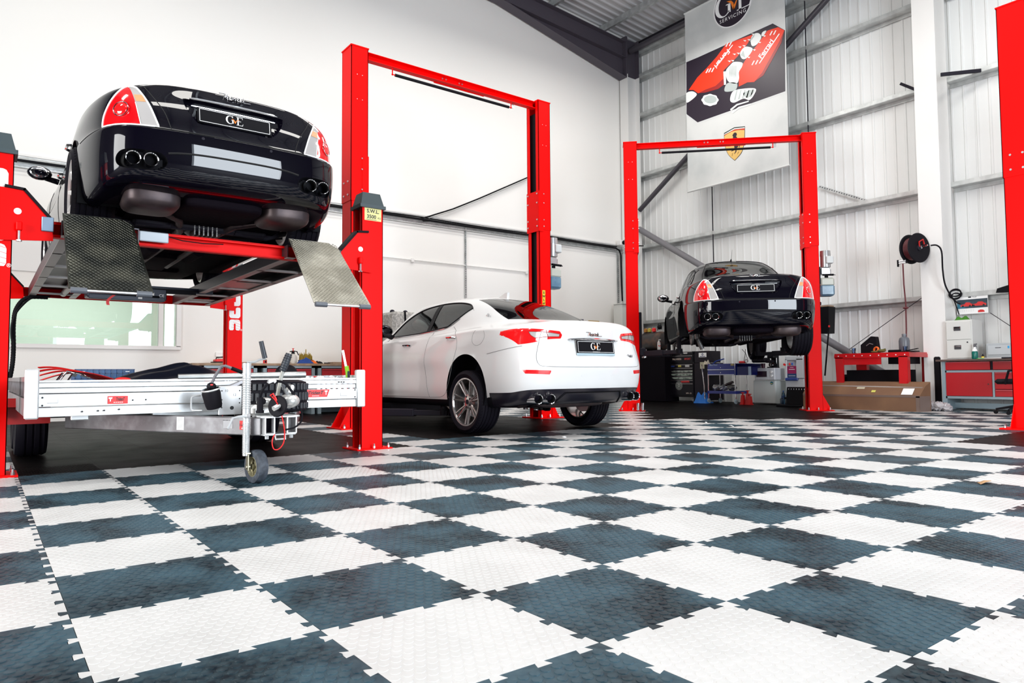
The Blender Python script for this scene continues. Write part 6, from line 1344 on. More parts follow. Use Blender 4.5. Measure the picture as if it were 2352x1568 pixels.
# engine picture
F1 = c7((30, 905), (210, 840), (640, 645), (1340, 322), (1530, 415), (1545, 1385), (340, 1860), (30, 1740)); F1 = [(1575.5, 139), (1603, 128), (1776, 50), (1804.5, 66), (1806, 212.5), (1602, 285), (1575.8, 264)]
pc = pw(flat(MB(), F1, 1), 'picture_border', M_bs, BN, smooth=False)
pw(flat(MB(), [(1576.5, 143), (1604, 131.5), (1775, 54), (1803, 69.5), (1804, 209.5), (1602.5, 281), (1577, 262)], 2), 'picture_ground', M_pic, BN, pc, smooth=False)
rc_ = MB(); flat(rc_, c7((640, 660), (1040, 520), (960, 660), (800, 860), (700, 960), (600, 1060), (605, 1270), (520, 1330), (330, 1385), (220, 1400), (150, 1350), (80, 1350), (210, 1160), (350, 1020), (500, 850)), 3)
flat(rc_, c7((1260, 460), (1420, 408), (1515, 455), (1470, 640), (1330, 900), (1200, 1130), (1060, 1230), (960, 1235), (830, 1300), (838, 1060), (930, 900), (1100, 680)), 3); pw(rc_, 'engine_covers', M_br, BN, pc, smooth=False)
dc = MB(); flat(dc, c7((600, 1180), (605, 1275), (520, 1335), (330, 1388), (220, 1400), (330, 1345), (480, 1290)), 4); flat(dc, c7((1515, 455), (1470, 640), (1330, 900), (1200, 1130), (1060, 1230), (1180, 1090), (1340, 800), (1440, 620)), 4); pw(dc, 'cover_shade_print', M_bd, BN, pc, smooth=False)
sl = MB(); 
for P in (((640, 1060), (700, 980), (760, 930), (880, 940), (880, 1000), (835, 1080), (835, 1180), (800, 1250), (700, 1240), (650, 1180)), ((850, 800), (900, 720), (960, 700), (1040, 740), (950, 870), (880, 880)), ((1010, 590), (1060, 510), (1130, 500), (1170, 560), (1110, 660), (1030, 690)), ((1170, 530), (1190, 480), (1245, 462), (1200, 540))): flat(sl, c7(*P), 4, True)
for k, (x, y) in enumerate(((690, 920), (765, 815), (848, 708), (922, 612), (740, 912), (825, 802), (910, 690), (985, 598), (980, 862), (1064, 750), (1145, 638), (1215, 542), (1045, 515))): flat(sl, c7((x-26, y-10), (x+24, y-8), (x+6, y+14)), 5)
flat(sl, c7((600, 1075), (640, 1070), (640, 1270), (610, 1275)), 5); flat(sl, c7((745, 1370), (900, 1330), (1080, 1330), (1060, 1420), (990, 1500), (900, 1480), (760, 1540), (700, 1500)), 3, True); flat(sl, c7((45, 1400), (130, 1370), (200, 1410), (160, 1470), (60, 1540), (45, 1500)), 3, True)
for k in range(2): flat(sl, c7((700+20*k, 1640+42*k), (800+30*k, 1560+42*k), (980+30*k, 1510+42*k), (980+30*k, 1528+42*k), (810+30*k, 1582+42*k), (716+20*k, 1662+42*k)), 4)
flat(sl, c7(*[(400+125*math.cos(t)*(1+.05*math.cos(8*t)), 1500+88*math.sin(t)*(1+.05*math.cos(8*t))) for t in np.linspace(0, 2*pi, 40)[:-1]]), 4); pw(sl, 'engine_metal', mat('banner_light_silver', (.74, .76, .75), .4), BN, pc, smooth=False)
gy = MB(); [flat(gy, c7((1000+22*k, 620-30*k), (1030+22*k, 560-30*k), (1036+22*k, 560-30*k), (1010+22*k, 625-30*k)), 6) for k in range(3)]; [flat(gy, c7((690+18*k, 1100+4*k), (700+18*k, 985), (706+18*k, 985), (700+18*k, 1180)), 6) for k in range(6)]; [flat(gy, c7((760+60*k, 1500-12*k), (800+60*k, 1345), (812+60*k, 1345), (780+60*k, 1500-12*k)), 5) for k in range(5)]; flat(gy, c7(*[(405+95*math.cos(t), 1492+60*math.sin(t)) for t in np.linspace(0, 2*pi, 24)[:-1]]), 5); flat(gy, c7((900, 1400), (1040, 1340), (1060, 1380), (960, 1470)), 5, True); flat(gy, c7((860, 830), (900, 760), (930, 870)), 6); flat(gy, c7((660, 1250), (800, 1250), (780, 1350), (620, 1370)), 4, True); pw(gy, 'engine_grey', mat('banner_mid_grey', (.42, .47, .46), .4), BN, pc, smooth=False)
# scripted name and stripes along both covers
wt = MB()
for (x0, y0_, x1, y1_, sp) in ((690, 745, 470, 1020, 45), (1340, 590, 1140, 880, 45)):
    o = Vector(bp(1570+(x0+x1)/2/6.532, (y0_+y1_)/2/6.532, 6)); e = Vector(bp(1570+x1/6.532, y1_/6.532, 6))-Vector(bp(1570+x0/6.532, y0_/6.532, 6)); L_ = e.length; e.normalize(); f_ = Vector((-1, 0, 0)).cross(e)
    if x0 > 1000: e, f_ = -e, -f_
    addtext(wt, 'Ferrari', L_*.36, o, e, f_, ext=.0002, bold=.003, space=.95)
for (a, b_) in (((740, 672), (500, 985)), ((1440, 505), (1140, 950))):
    for P in ((a, b_),):
        (xa_, ya_), (xb_, yb_) = P; flat(wt, c7((xa_-6, ya_), (xa_+8, ya_+4), (xb_+8, yb_+4), (xb_-6, yb_)), 6)
for (x, y) in ((640, 700), (690, 690), (340, 1095), (380, 1085), (425, 1080), (1300, 530), (1355, 520), (1030, 975), (1085, 965)): flat(wt, c7((x-8, y), (x+8, y+4), (x+42, y-62), (x+28, y-66)), 6)
pw(wt, 'cover_lettering', M_wht, BN, pc, smooth=False)
# shield
sh = pw(flat(MB(), c3((866, 298, 's'), (1062, 188, 's'), (1269, 166, 's'), (1268, 330), (1255, 500), (1205, 680), (1075, 832, 's'), (950, 720), (885, 560), (868, 420)), 1, True), 'shield_border', M_pic, BN, smooth=False)
for nm, col, P in (('shield_green', (.02, .05, .03), ((872, 302), (1063, 194), (1264, 172), (1264, 186), (1066, 208), (872, 318))), ('shield_white', (.85, .85, .83), ((872, 312), (1066, 203), (1264, 182), (1264, 208), (1070, 232), (872, 338))), ('shield_red', (.75, .04, .01), ((872, 332), (1070, 226), (1264, 204), (1264, 232), (1160, 234), (1075, 250), (960, 292), (872, 350)))): pw(flat(MB(), c3(*P), 2), nm, mat(nm, col, .45), BN, sh, smooth=False)
pw(flat(MB(), c3((874, 352, 's'), (970, 292), (1075, 254), (1170, 240), (1263, 240, 's'), (1260, 340), (1248, 500), (1200, 672), (1075, 822, 's'), (956, 716), (892, 556), (876, 430)), 3, True), 'shield_field', mat('shield_gold', (.72, .46, .14), .4), BN, sh, smooth=False)
ho = MB()
for P in (((1055, 300), (1085, 285), (1110, 300), (1118, 330), (1100, 360), (1130, 400), (1105, 440), (1150, 520), (1140, 560), (1105, 600), (1110, 650), (1075, 702), (1065, 700), (1092, 640), (1070, 590), (1062, 540), (1035, 500), (1010, 470), (985, 500), (990, 550), (975, 520), (955, 490), (990, 440), (1030, 420), (1045, 370), (1028, 345)),
          ((1085, 622), (1010, 655), (1003, 645), (1070, 610)), ((1140, 450), (1165, 440), (1190, 470), (1196, 530), (1180, 490), (1150, 480)), ((1150, 520), (1175, 545), (1158, 590), (1155, 550)), ((985, 470), (950, 495), (965, 510), (1000, 490))): flat(ho, c3(*P), 4)
tx = MB()
for ch, x, y in (('S', 1020, 718), ('F', 1135, 688)): addtext(tx, ch, .085, bp(1560+x/8.4, 270+y/8.4, 5), (0, -1, 0), (0, 0, 1), ext=.0003, shear=.35)
pw(ho, 'shield_horse', M_pic, BN, sh, smooth=False); pw(tx, 'shield_letters', mat('dark_gold', (.35, .20, .04), .4), BN, sh)
# ================================================================ along the ribbed far wall
def stand(name, lab, cat, p, rz=0, group=None): return thing(name, lab, cat, p, rz, group)
FW = Vector((-1, 0, 0))   # things on this wall face -x; local frames below use x = depth, y = along the wall
def ybox(x0, x1, y0, y1, z0, z1, b=0): return MB().box(((x0+x1)/2, (y0+y1)/2, (z0+z1)/2), (abs(x1-x0), abs(y1-y0), abs(z1-z0)), b=b)
def wtext(mb, s, size, x, y, z, **k): return addtext(mb, s, size, (x, y, z), (0, -1, 0), (0, 0, 1), ext=.0005, **k)
# ---- printed black roller cabinet
M_ck = mat('gloss_black_cabinet', (.006, .005, .008), .3, ior=1.3); M_or = mat('red_orange_print', (.5, .05, .02), .4)
tc = stand('roller_cabinet', 'tall black printed roller tool cabinet under the nose of the far black saloon', 'tool cabinet', (13.05, 8.55, 0))
pw(ybox(12.79, 13.25, 8.02, 9.35, .12, .88).box((13.02, 8.68, .99), (.46, 1.33, .21)).box((13.02, 8.68, 1.14), (.44, 1.30, .07), b=.01), 'cabinet_body', M_ck, tc, smooth=False)
pw(ybox(12.78, 13.3, 7.60, 8.0, .06, .90).box((13.0, 7.8, 1.04), (.44, .38, .26)), 'side_locker', mat('charcoal_locker', (.018, .014, .020), .45, ior=1.25), tc, smooth=False)
rows_ = [(1.10, 1.17), (.93, 1.08), (.80, .875), (.735, .795), (.68, .73), (.60, .675), (.52, .595), (.44, .515), (.16, .435)]
for z0_, z1_ in rows_:
    for (ya, yb) in (((8.04, 8.76),) if z0_ > .9 else ((8.04, 8.72), (8.74, 9.33))):
        d = pw(ybox(12.775, 12.79, ya, yb, z0_, z1_), 'drawer', M_ck, tc, smooth=False); pw(ybox(12.768, 12.778, ya+.01, yb-.01, z1_-.012, z1_-.003), 'drawer_grip', mat('dull_chrome', (.40, .38, .38), .25, .9), tc, d, smooth=False)
pr = MB(); wtext(pr, 'McLAREN', .062, 12.772, 8.50, 1.0, bold=.001); wtext(pr, 'MP4 - 25', .042, 12.772, 8.17, .21, bold=.001); pw(pr, 'cabinet_lettering', mat('tan_print', (.50, .42, .36), .4), tc)
pr = MB(); wtext(pr, 'SPORT', .060, 12.772, 8.19, 1.0, bold=.001); wtext(pr, '2', .07, 12.772, 8.87, .56, bold=.003)
pr.add([(12.772, 8.40, .49), (12.772, 8.16, .50), (12.772, 8.14, .46), (12.772, 8.38, .455)], [(0, 1, 2, 3)]); pw(pr, 'red_print', mat('print_red', (.5, .02, .02), .4), tc)
pa = MB()
for (ya, yb, za, zb) in ((8.70, 8.05, .735, .69), (8.70, 8.06, .665, .61), (8.66, 8.06, .59, .53), (9.0, 8.76, .66, .60), (9.0, 8.76, .59, .53), (8.98, 8.78, .51, .46)):
    pa.add([(12.7735, ya, za-.02), (12.7735, ya-.15*(ya-yb), za), (12.7735, yb, za), (12.7735, yb, zb+.01), (12.7735, yb+.4*(ya-yb), zb), (12.7735, ya-.1*(ya-yb), zb+.01)], [(0, 1, 2, 3, 4, 5)])
pw(pa, 'race_car_print', mat('grey_green_print', (.30, .36, .30), .4, noise=(14, (.10, .13, .11), .45, .6)), tc, smooth=False)
wl_ = MB(); wl_.lathe([(.055, 0), (.105, 0)], (12.7705, 8.45, .385), (-1, 0, 0), 28); pw(wl_, 'wheel_print_tyre', mat('print_grey', (.12, .13, .12), .4), tc, smooth=False)
wl_ = MB()
for k in range(8): a = 2*pi*k/8; wl_.box((12.769, 8.45+.035*math.cos(a), .385+.035*math.sin(a)), (.001, .045, .010), rotm(a))
pw(wl_, 'wheel_print_spokes', mat('print_pale', (.45, .5, .44), .4), tc, smooth=False)
st_ = MB()
for (y, z, w, h, c) in ((8.42, .84, .09, .045, 0), (8.20, .84, .12, .05, 1), (8.62, .835, .10, .03, 2), (8.62, 1.135, .09, .02, 0), (8.25, 1.135, .12, .03, 1)): pw(ybox(12.770, 12.773, y-w/2, y+w/2, z-h/2, z+h/2), 'sticker', (mat('dull_yellow', (.45, .38, .05), .4), mat('dull_white', (.45, .45, .45), .4), mat('dull_blue', (.02, .04, .18), .4))[c], tc, smooth=False)
pw(ybox(12.775, 12.779, 7.66, 7.87, 1.03, 1.13), 'round_logo_label', M_wht, tc, smooth=False); lg = MB().lathe([(.012, 0), (.026, 0)], (12.7735, 7.765, 1.093), (-1, 0, 0), 20); lg.box((12.773, 7.765, 1.048), (.001, .15, .012)); pw(lg, 'label_logo', mat('navy_print', (.02, .04, .15), .4), tc, smooth=False); pw(ybox(12.775, 12.779, 7.72, 7.84, .77, .92), 'notice_label', mat('faded_notice', (.45, .43, .30), .5), tc, smooth=False)
for y in (7.66, 8.1, 8.9, 9.28): pw(MB().lathe([(.012, -.02), (.05, -.018), (.05, .018), (.012, .02)], (12.88, y, .052), (0, 1, 0), 18).box((12.88, y, .09), (.05, .05, .06), b=.01), 'castor', mat('pale_blue_castor', (.35, .42, .45), .35), tc)
# ---- blue open service cart
bc = stand('service_cart', 'blue two-drawer open service cart with chrome uprights and a side tray', 'tool cart', (12.8, 7.16, 0)); y0_, y1_ = 6.80, 7.52
pw(ybox(12.62, 13.05, y0_, y1_, .62, .87).box((12.83, 7.16, .25), (.43, .74, .06)), 'cart_body', M_blue, bc, smooth=False)
for z0_, z1_ in ((.74, .815), (.63, .735)): d = pw(ybox(12.605, 12.62, y0_+.02, y1_-.02, z0_, z1_), 'drawer', M_blue, bc, smooth=False); pw(ybox(12.592, 12.606, y0_+.02, y1_-.02, z0_-.004, z0_+.008), 'drawer_trim', M_wht, bc, d, smooth=False); pw(MB().cyl((12.60, 7.16, z0_+.045), (12.605, 7.16, z0_+.045), .008, n=10), 'drawer_lock', M_chrome, bc, d)
for y in (y0_+.01, y1_-.01):
    for x in (12.63, 13.04): pw(MB().cyl((x, y, .10), (x, y, .88), .012, n=10), 'upright', M_chrome, bc); pw(MB().lathe([(.01, -.015), (.048, -.013), (.048, .013), (.01, .015)], (x, y, .05), (.2, 1, 0), 18).box((x, y, .09), (.04, .04, .04)), 'castor', mat('pale_blue_castor'), bc)
pw(ybox(12.66, 13.0, 6.42, 6.79, .62, .80).add([(12.62, 6.79, .87), (13.04, 6.79, .87), (13.04, 6.35, .86), (12.62, 6.35, .86), (12.70, 6.79, .80), (13.0, 6.79, .80), (13.0, 6.50, .76), (12.70, 6.50, .76)], [(0, 4, 5, 1), (1, 5, 6, 2), (2, 6, 7, 3), (3, 7, 4, 0), (4, 7, 6, 5)]), 'side_tray', mat('dark_blue_enamel', (.004, .008, .10), .35), bc, smooth=False); pw(ybox(12.645, 12.66, 6.44, 6.50, .62, .80), 'tray_label', mat('pale_blue_label', (.35, .45, .6), .4), bc, smooth=False)
tx = MB(); wtext(tx, 'Blue-Point', .05, 12.617, 7.36, .845, shear=.3); pw(tx, 'cart_lettering', mat('pale_blue_print', (.45, .55, .75), .4), bc); pw(ybox(12.612, 12.618, 6.83, 6.91, .825, .865), 'brass_badge', mat('brass_badge', (.35, .28, .12), .4, .5), bc, smooth=False)
for k, (y, nm, lab) in enumerate(((7.2, 'exhaust_part', 'bright crumpled exhaust shield on the lower shelf of the blue cart'), (6.98, 'exhaust_part', 'dull alloy casting on the lower shelf of the blue cart, right end'), (7.38, 'exhaust_part', 'chrome ribbed pipe end at the left of the lower shelf of the blue cart'))):
    m_ = MB().sph((0, 0, .07), .08, 14, 10, (1, 1.3, .85)); r_ = random.Random(k); m_.v = [(x+r_.uniform(-.012, .012), y_+r_.uniform(-.012, .012), max(.002, z+r_.uniform(-.01, .01))) for x, y_, z in m_.v]
    o = tag(m_.build(nm, mat('crumpled_foil', (.5, .5, .5), .3, .8) if k != 1 else M_alu, smooth=False), lab, 'car part'); o.location = (12.75, y, .28)
single(MB().tube([(12.72, 7.35, .32), (12.72, 7.25, .31), (12.74, 7.1, .42), (12.74, 6.95, .47)], .03, 10), 'bent_pipe', M_exh, 'dark bent exhaust pipe across the lower shelf of the blue cart', 'pipe')
single(MB().tube([(12.80, 7.5, .875), (12.78, 7.42, .93), (12.80, 7.3, .96)], .012, 6).box((12.8, 7.27, .965), (.05, .12, .02), rotm(R(-15)), b=.006), 'torque_tool', mat('blue_tool', (.01, .05, .3), .4), 'blue-handled tool sticking up from the top of the blue cart', 'tool')
wr_ = stand('spray_gun_set', 'red-handled fluid gun with a round white gauge on the blue cart tray', 'gauge', (12.78, 6.66, .872)); MB().box((0, .07, .025), (.06, .16, .05), b=.012).build('gun_body', M_redp, wr_); MB().cyl((-.04, -.06, .05), (-.05, -.06, .05), .034, n=20).build('gauge_face', M_wht, wr_); MB().lathe([(.034, 0), (.040, .004), (.040, .016), (.034, .018)], (-.036, -.06, .05), (-1, 0, 0), 20).box((-.0515, -.055, .055), (.002, .018, .004), rotm(R(40))).build('gauge_rim', M_black, wr_); MB().tube([(0, .03, .05), (-.02, -.02, .22), (-.02, .06, .30)], .006, 6).tube([(0, -.06, .09), (-.02, -.02, .23), (-.02, -.03, .30)], .006, 6).build('hoses', M_black, wr_)
single(MB().box((12.85, 6.33, .93), (.22, .34, .10), b=.03).box((12.9, 6.15, .90), (.2, .12, .06), b=.02), 'machine_cover', M_rub, 'black lumpy tool bag between the blue cart and the coffee maker', 'bag')
cloth_heap('cloth_bag', 'bright blue cloth bag slumped on the floor left of the blue cart', (12.65, 7.66, .0), .3, .34, .26, mat('bright_blue_cloth', (.01, .14, .50), .7), 11, 'bag')
single(MB().tube([(12.55, 7.62, .86), (12.55, 7.56, .40), (12.56, 7.55, .02)], [.012, .012, .016], 8), 'pry_bar', M_chrome, 'long chrome bar leaning on the left side of the blue cart', 'bar')
cloth_heap('work_glove', 'cream glove draped over the left corner of the blue cart', (12.70, 7.60, .86), .14, .12, .10, mat('cream_cloth', (.5, .45, .36), .8), 14, 'glove')
single(MB().box((13.15, 7.72, .45), (.04, .22, .5), rotm(R(-8)), b=.004), 'blue_panel', M_blue, 'blue panel propped between the black cabinet and the blue cart', 'panel')
# ---- red jack stands, fridge, microwave, coffee maker
for k, (y, h) in enumerate(((6.63, .25), (6.53, .29), (6.46, .22))):
    s_ = stand('jack_stand', ('leftmost', 'middle', 'rightmost')[k]+' of three red jack stands packed beside the small fridge', 'jack stand', (12.62+.03*(k == 1), y, 0), 0, 'red jack stands by the fridge'); M_ = mat('jack_red', (.55, .006, .006), .4)
    MB().box((0, 0, .006), (.14, .09, .012)).build('base', M_, s_); MB().prism([(-.035, .012), (.035, .012), (.025, h*.8), (-.025, h*.8)], lambda u, v: (-.05+v*.08, u, v), lambda u, v: (.05-v*.08, u, v)).cyl((0, 0, h*.5), (0, 0, h), .016, n=10).build('column', M_, s_); MB().box((0, 0, h), (.05, .06, .018), b=.004).build('saddle', M_, s_)
fg = stand('mini_fridge', 'small white fridge standing under the microwave', 'fridge', (13.12, 6.27, 0)); M_fr = mat('fridge_white', (.58, .63, .62), .35)
pw(ybox(12.94, 13.36, 6.04, 6.56, .02, .505, .008), 'case', M_fr, fg); dr = pw(ybox(12.90, 12.937, 6.04, 6.56, .025, .505, .012), 'door', M_fr, fg); pw(MB().lathe([(.001, .003), (.034, .003), (.034, 0)], (12.899, 6.12, .45), (-1, 0, 0), 24), 'round_sticker', mat('teal_sticker', (.01, .16, .22), .4), fg, dr); pw(ybox(12.8935, 12.8955, 6.10, 6.14, .435, .447), 'sticker_band', M_yel, fg, dr, smooth=False)
mw = stand('microwave', 'white microwave with two dials on top of the small fridge', 'microwave', (13.05, 6.24, .506)); pw(ybox(12.86, 13.24, 6.02, 6.50, .515, .765, .012), 'case', mat('microwave_white', (.60, .62, .66), .35), mw); pw(ybox(12.852, 12.862, 6.20, 6.45, .58, .70, .003), 'window', mat('microwave_window', (.02, .005, .02), .15), mw)
for z in (.68, .60): pw(MB().cyl((12.835, 6.08, z), (12.86, 6.08, z), .022, n=18), 'dial', M_wht, mw)
cf = stand('coffee_maker', 'black filter coffee maker with a glass jug on the microwave', 'coffee maker', (13.0, 6.14, .765)); MB().box((0, 0, .012), (.2, .17, .024), b=.006).box((.07, 0, .15), (.07, .16, .28), b=.015).box((-.01, .0, .245), (.18, .17, .09), b=.02).build('body', M_black, cf)
MB().lathe([(.05, 0), (.066, .02), (.068, .06), (.045, .105), (.048, .11)], (-.04, 0, .026), (0, 0, 1), 22).build('glass_jug', glassmat('jug_glass', (.45, .42, .42)), cf); MB().cyl((-.04, 0, .135), (-.04, 0, .15), .05, n=18).tube([(-.04, -.05, .12), (-.04, -.10, .11), (-.04, -.09, .05), (-.04, -.065, .04)], .008, 6).build('jug_lid', M_black, cf); MB().box((-.015, -.088, .15), (.02, .004, .12)).build('water_gauge', M_wht, cf)
single(MB().lathe([(.001, 0), (.035, 0), (.042, .10), (.038, .10), (.032, .01)], (12.95, 6.34, .765), (0, 0, 1), 20), 'mug', mat('maroon_mug', (.06, .01, .03), .3), 'dark maroon mug standing left of the coffee maker', 'mug')
for k, y in enumerate((6.05, 5.99)): single(MB().cyl((12.9, y, .765), (12.9, y, .785), .018, .014, 12).cyl((12.9, y, .785), (12.9, y, .789), .015, n=12), 'capsule', M_dk, ('left', 'right')[k]+' small dark capsule lying on the microwave top', 'capsule')
# ---- water cooler with leaflets, water bottles, open socket case
wc_ = stand('water_cooler', 'tall white water cooler with a magenta leaflet in its bay', 'water cooler', (13.15, 5.66, 0)); M_wc = mat('cooler_white', (.60, .63, .66), .3)
pw(ybox(13.0, 13.32, 5.46, 5.87, .0, .54, .012), 'base_panel', M_wc, wc_); pw(ybox(13.03, 13.32, 5.46, 5.87, .54, 1.0, .012).box((13.01, 5.66, .96), (.05, .40, .09), b=.01).box((13.01, 5.845, .75), (.05, .04, .4), b=.006).box((13.01, 5.54, .75), (.05, .15, .4), b=.006), 'upper_case', M_wc, wc_); pw(ybox(12.965, 13.03, 5.58, 5.86, .50, .56, .012), 'drip_tray', mat('cooler_blue', (.02, .05, .25), .35), wc_)
pw(ybox(13.0, 13.006, 5.61, 5.82, .645, .80), 'magenta_leaflet', mat('magenta_leaflet', (.35, .01, .10), .4), wc_, smooth=False); pw(ybox(12.999, 13.006, 5.61, 5.82, .565, .645), 'navy_leaflet', mat('navy_leaflet', (.02, .06, .18), .4), wc_, smooth=False)
tx = MB(); tx.box((12.998, 5.72, .73), (.001, .13, .012)).box((12.998, 5.72, .60), (.001, .15, .008)).box((12.998, 5.72, .77), (.001, .08, .008)); pw(tx, 'leaflet_lines', M_wht, wc_, smooth=False); pw(MB().box((12.99, 5.70, .84), (.03, .03, .05), b=.006), 'blue_tap', mat('tap_blue', (.02, .1, .5), .4), wc_); pw(MB().box((12.99, 5.76, .84), (.03, .03, .05), b=.006).box((12.985, 5.87, .83), (.02, .05, .04), rotm(R(25))), 'red_tap', M_redp, wc_)
for k, (x, y, h) in enumerate(((12.72, 5.75, .30), (12.84, 5.86, .17))):
    w_ = stand('water_bottle', ('tall clear blue-labelled water bottle on the floor by the white cooler', 'small clear water bottle on the floor between fridge and cooler')[k], 'bottle', (x, y, 0)); s_ = h/.3
    MB().lathe([(.001, 0), (.036*s_+.004, 0), (.040, .02), (.038, .08*s_), (.040, .12*s_), (.036, .16*s_), (.040, .20*s_), (.030, .245*s_), (.014, .27*s_), (.013, .285*s_)], n=20).build('bottle_wall', glassmat('blue_clear_plastic', (.45, .62, .78)), w_); MB().cyl((0, 0, .283*s_), (0, 0, .30*s_), .015, n=12).build('cap', mat('tap_blue'), w_)
    if not k: MB().lathe([(.0415, .15), (.0415, .20)], n=20).build('label', mat('navy_leaflet'), w_)
ca = stand('socket_case', 'black socket case propped open on the floor in front of the water cooler', 'tool case', (12.45, 5.33, 0)); MB().box((-.12, 0, .02), (.22, .56, .04), b=.008).build('case_base', M_black, ca); lid = MB().box((.05, 0, .205), (.035, .44, .36), rotm(0, R(10)), b=.012).box((.03, .235, .16), (.03, .03, .04)).build('case_lid', M_black, ca)
sk_ = MB()
for r_, z in enumerate((.32, .22, .115)):
    for k in range(7 if r_ == 0 else 5 if r_ == 2 else 4): sk_.cyl((.052+.024*(z/.2)-.03, .17-.055*k-(.02 if r_ else 0), z-.028), (.057+.024*(z/.2)-.03, .17-.055*k-(.02 if r_ else 0), z+.028), .010, n=8)
sk_.build('sockets', M_steel, lid)['kind'] = 'stuff'
# ---- black bin box, broom, red table and what stands on it
bb_ = stand('wall_bin', 'black wall-hung bin with a brown lid edge right of the far lift column', 'bin', (12.95, 4.92, 1.42)); pw(MB().add([(12.85, 5.02, 1.94), (12.85, 4.82, 1.94), (13.1, 4.82, 1.94), (13.1, 5.02, 1.94), (12.87, 5.0, 1.42), (12.87, 4.84, 1.42), (13.08, 4.84, 1.42), (13.08, 5.0, 1.42)], [(0, 4, 5, 1), (1, 5, 6, 2), (2, 6, 7, 3), (3, 7, 4, 0), (4, 7, 6, 5)]), 'bin_body', M_black, bb_, smooth=False); pw(MB().box((12.97, 4.92, 1.955), (.22, .17, .03), b=.004), 'lid', M_wood, bb_); pw(MB().cyl((13.08, 4.95, 1.7), (13.6, 5.22, 1.7), .02, n=8), 'bracket', M_dk, bb_)
br_ = stand('broom', 'upright broom with a black handle and red tip beside the red table', 'broom', (12.55, 4.77, 0)); pw(MB().cyl((12.55, 4.77, .60), (12.62, 4.70, 1.52), .014, n=10), 'handle', M_black, br_); pw(MB().cyl((12.50, 4.80, .05), (12.55, 4.77, .62), .010, n=10), 'lower_pole', M_wht, br_); pw(MB().cyl((12.62, 4.70, 1.52), (12.622, 4.698, 1.555), .016, n=10), 'tip', M_redp, br_); pw(MB().box((12.5, 4.80, .05), (.06, .3, .06), b=.01), 'broom_head', M_dk, br_)
rt_ = stand('red_table', 'red steel workshop table with splayed legs behind the cardboard box', 'table', (12.75, 3.75, 0)); M_t = mat('table_red', (.55, .006, .010), .35, coat=.2); ya, yb = 3.16, 4.46
pw(ybox(12.34, 13.2, ya, yb, .965, 1.0), 'tabletop', M_t, rt_, smooth=False); fr_ = MB().box((12.345, 3.81, .945), (.03, 1.30, .06)).box((12.77, 3.165, .945), (.86, .03, .06)).box((12.345, 3.81, .37), (.03, 1.18, .04)).box((12.77, 3.2, .37), (.8, .03, .04)).box((12.36, 3.98, .86), (.02, .70, .13)); pw(fr_, 'frame_rails', M_t, rt_, smooth=False)
for (x, y, s_) in ((12.35, 3.25, 1), (12.35, 4.37, -1), (13.17, 3.22, 1), (13.17, 4.40, -1)): pw(MB().ext([(y-.075, .93), (y+.075, .93), (y+.06+s_*.02, 0), (y-.045+s_*.02, 0)], 'x', x-.02, x+.02).box((x+.04, y-.06*s_, .46), (.10, .012, .92)), 'leg', M_t, rt_, smooth=False)
bl = MB()
for k in range(9): bl.cyl((12.326, 3.22+.145*k, .955), (12.330, 3.22+.145*k, .955), .010, n=8)
for y in (3.26, 4.36): bl.cyl((12.326, y, .385), (12.330, y, .385), .010, n=8)
pw(bl, 'rivets', M_wht, rt_)['kind'] = 'stuff'; pw(ybox(12.6, 13.1, 3.30, 3.62, .80, .96).box((12.9, 3.9, .55), (.5, 1.0, .3)), 'under_shelf', M_black, rt_, smooth=False); pw(ybox(12.8, 12.9, 4.10, 4.26, 0, .80), 'middle_leg', M_t, rt_, smooth=False)
for k, (x, y) in enumerate(((12.5, 4.18), (12.5, 3.28))): single(MB().lathe([(.001, 0), (.026, 0), (.038, .10), (.035, .10), (.024, .004)], (x, y, 1.0), (0, 0, 1), 18), 'plastic_cup', glassmat('pale_blue_cup', (.62, .72, .85)), ('clear plastic cup at the left end of the red table', 'clear plastic cup at the right end of the red table by the hose')[k], 'cup')
bg_ = stand('laptop_bag', 'black bag standing open on the red table', 'bag', (12.7, 3.95, 1.0)); MB().ext([(-.13, 0), (.17, 0), (.17, .16), (-.02, .31), (-.10, .30), (-.13, .08)][::-1], 'x', -.06, .06).build('bag_body', M_rub, bg_); MB().tube([(-.07, .06, .14), (-.075, 0, .18), (-.07, -.06, .16)], .008, 6).build('bag_handle', M_grey, bg_); bg_.rotation_euler = (0, 0, 0)
gl = stand('work_gloves', 'orange and olive work gloves heaped on the red table', 'gloves', (12.45, 3.72, 1.0)); MB().lathe([(.035, -.02), (.055, -.01), (.055, .01), (.035, .02), (.035, -.02)], (0, .03, .06), (-1, .2, .3), 22).build('orange_cuff', mat('hi_vis_orange', (.9, .15, .01), .6), gl); MB().sph((0, -.06, .035), .05, 12, 8, (1, 1.6, .6)).sph((-.02, .05, .02), .035, 10, 6, (1, 2.0, .5)).tube([(0, -.08, .05), (0, -.13, .06)], .016, 8).build('olive_glove', mat('olive_cloth', (.12, .11, .03), .8), gl)
single(ybox(12.55, 12.75, 3.38, 3.60, 1.0, 1.05, .012), 'tool_box', M_black, 'low black box on the red table behind the gloves', 'box')
jb_ = stand('oil_can', 'grey plastic jerry bottle with a neck on the red table', 'bottle', (12.65, 3.36, 1.0)); MB().lathe([(.001, 0), (.075, 0), (.085, .02), (.088, .20), (.075, .25), (.035, .275), (.032, .30)], n=24).build('bottle_body', mat('grey_can_plastic', (.13, .14, .16), .35), jb_); MB().cyl((0, 0, .295), (0, 0, .325), .036, n=18).build('cap', mat('grey_cap', (.18, .19, .21), .4), jb_)
single(MB().box((12.45, 3.2, 1.03), (.05, .30, .012), rotm(R(-10)), b=.003).box((12.5, 3.15, 1.01), (.2, .12, .02), b=.004), 'clipboard', M_black, 'dark clipboard tilted on the right end of the red table', 'clipboard')
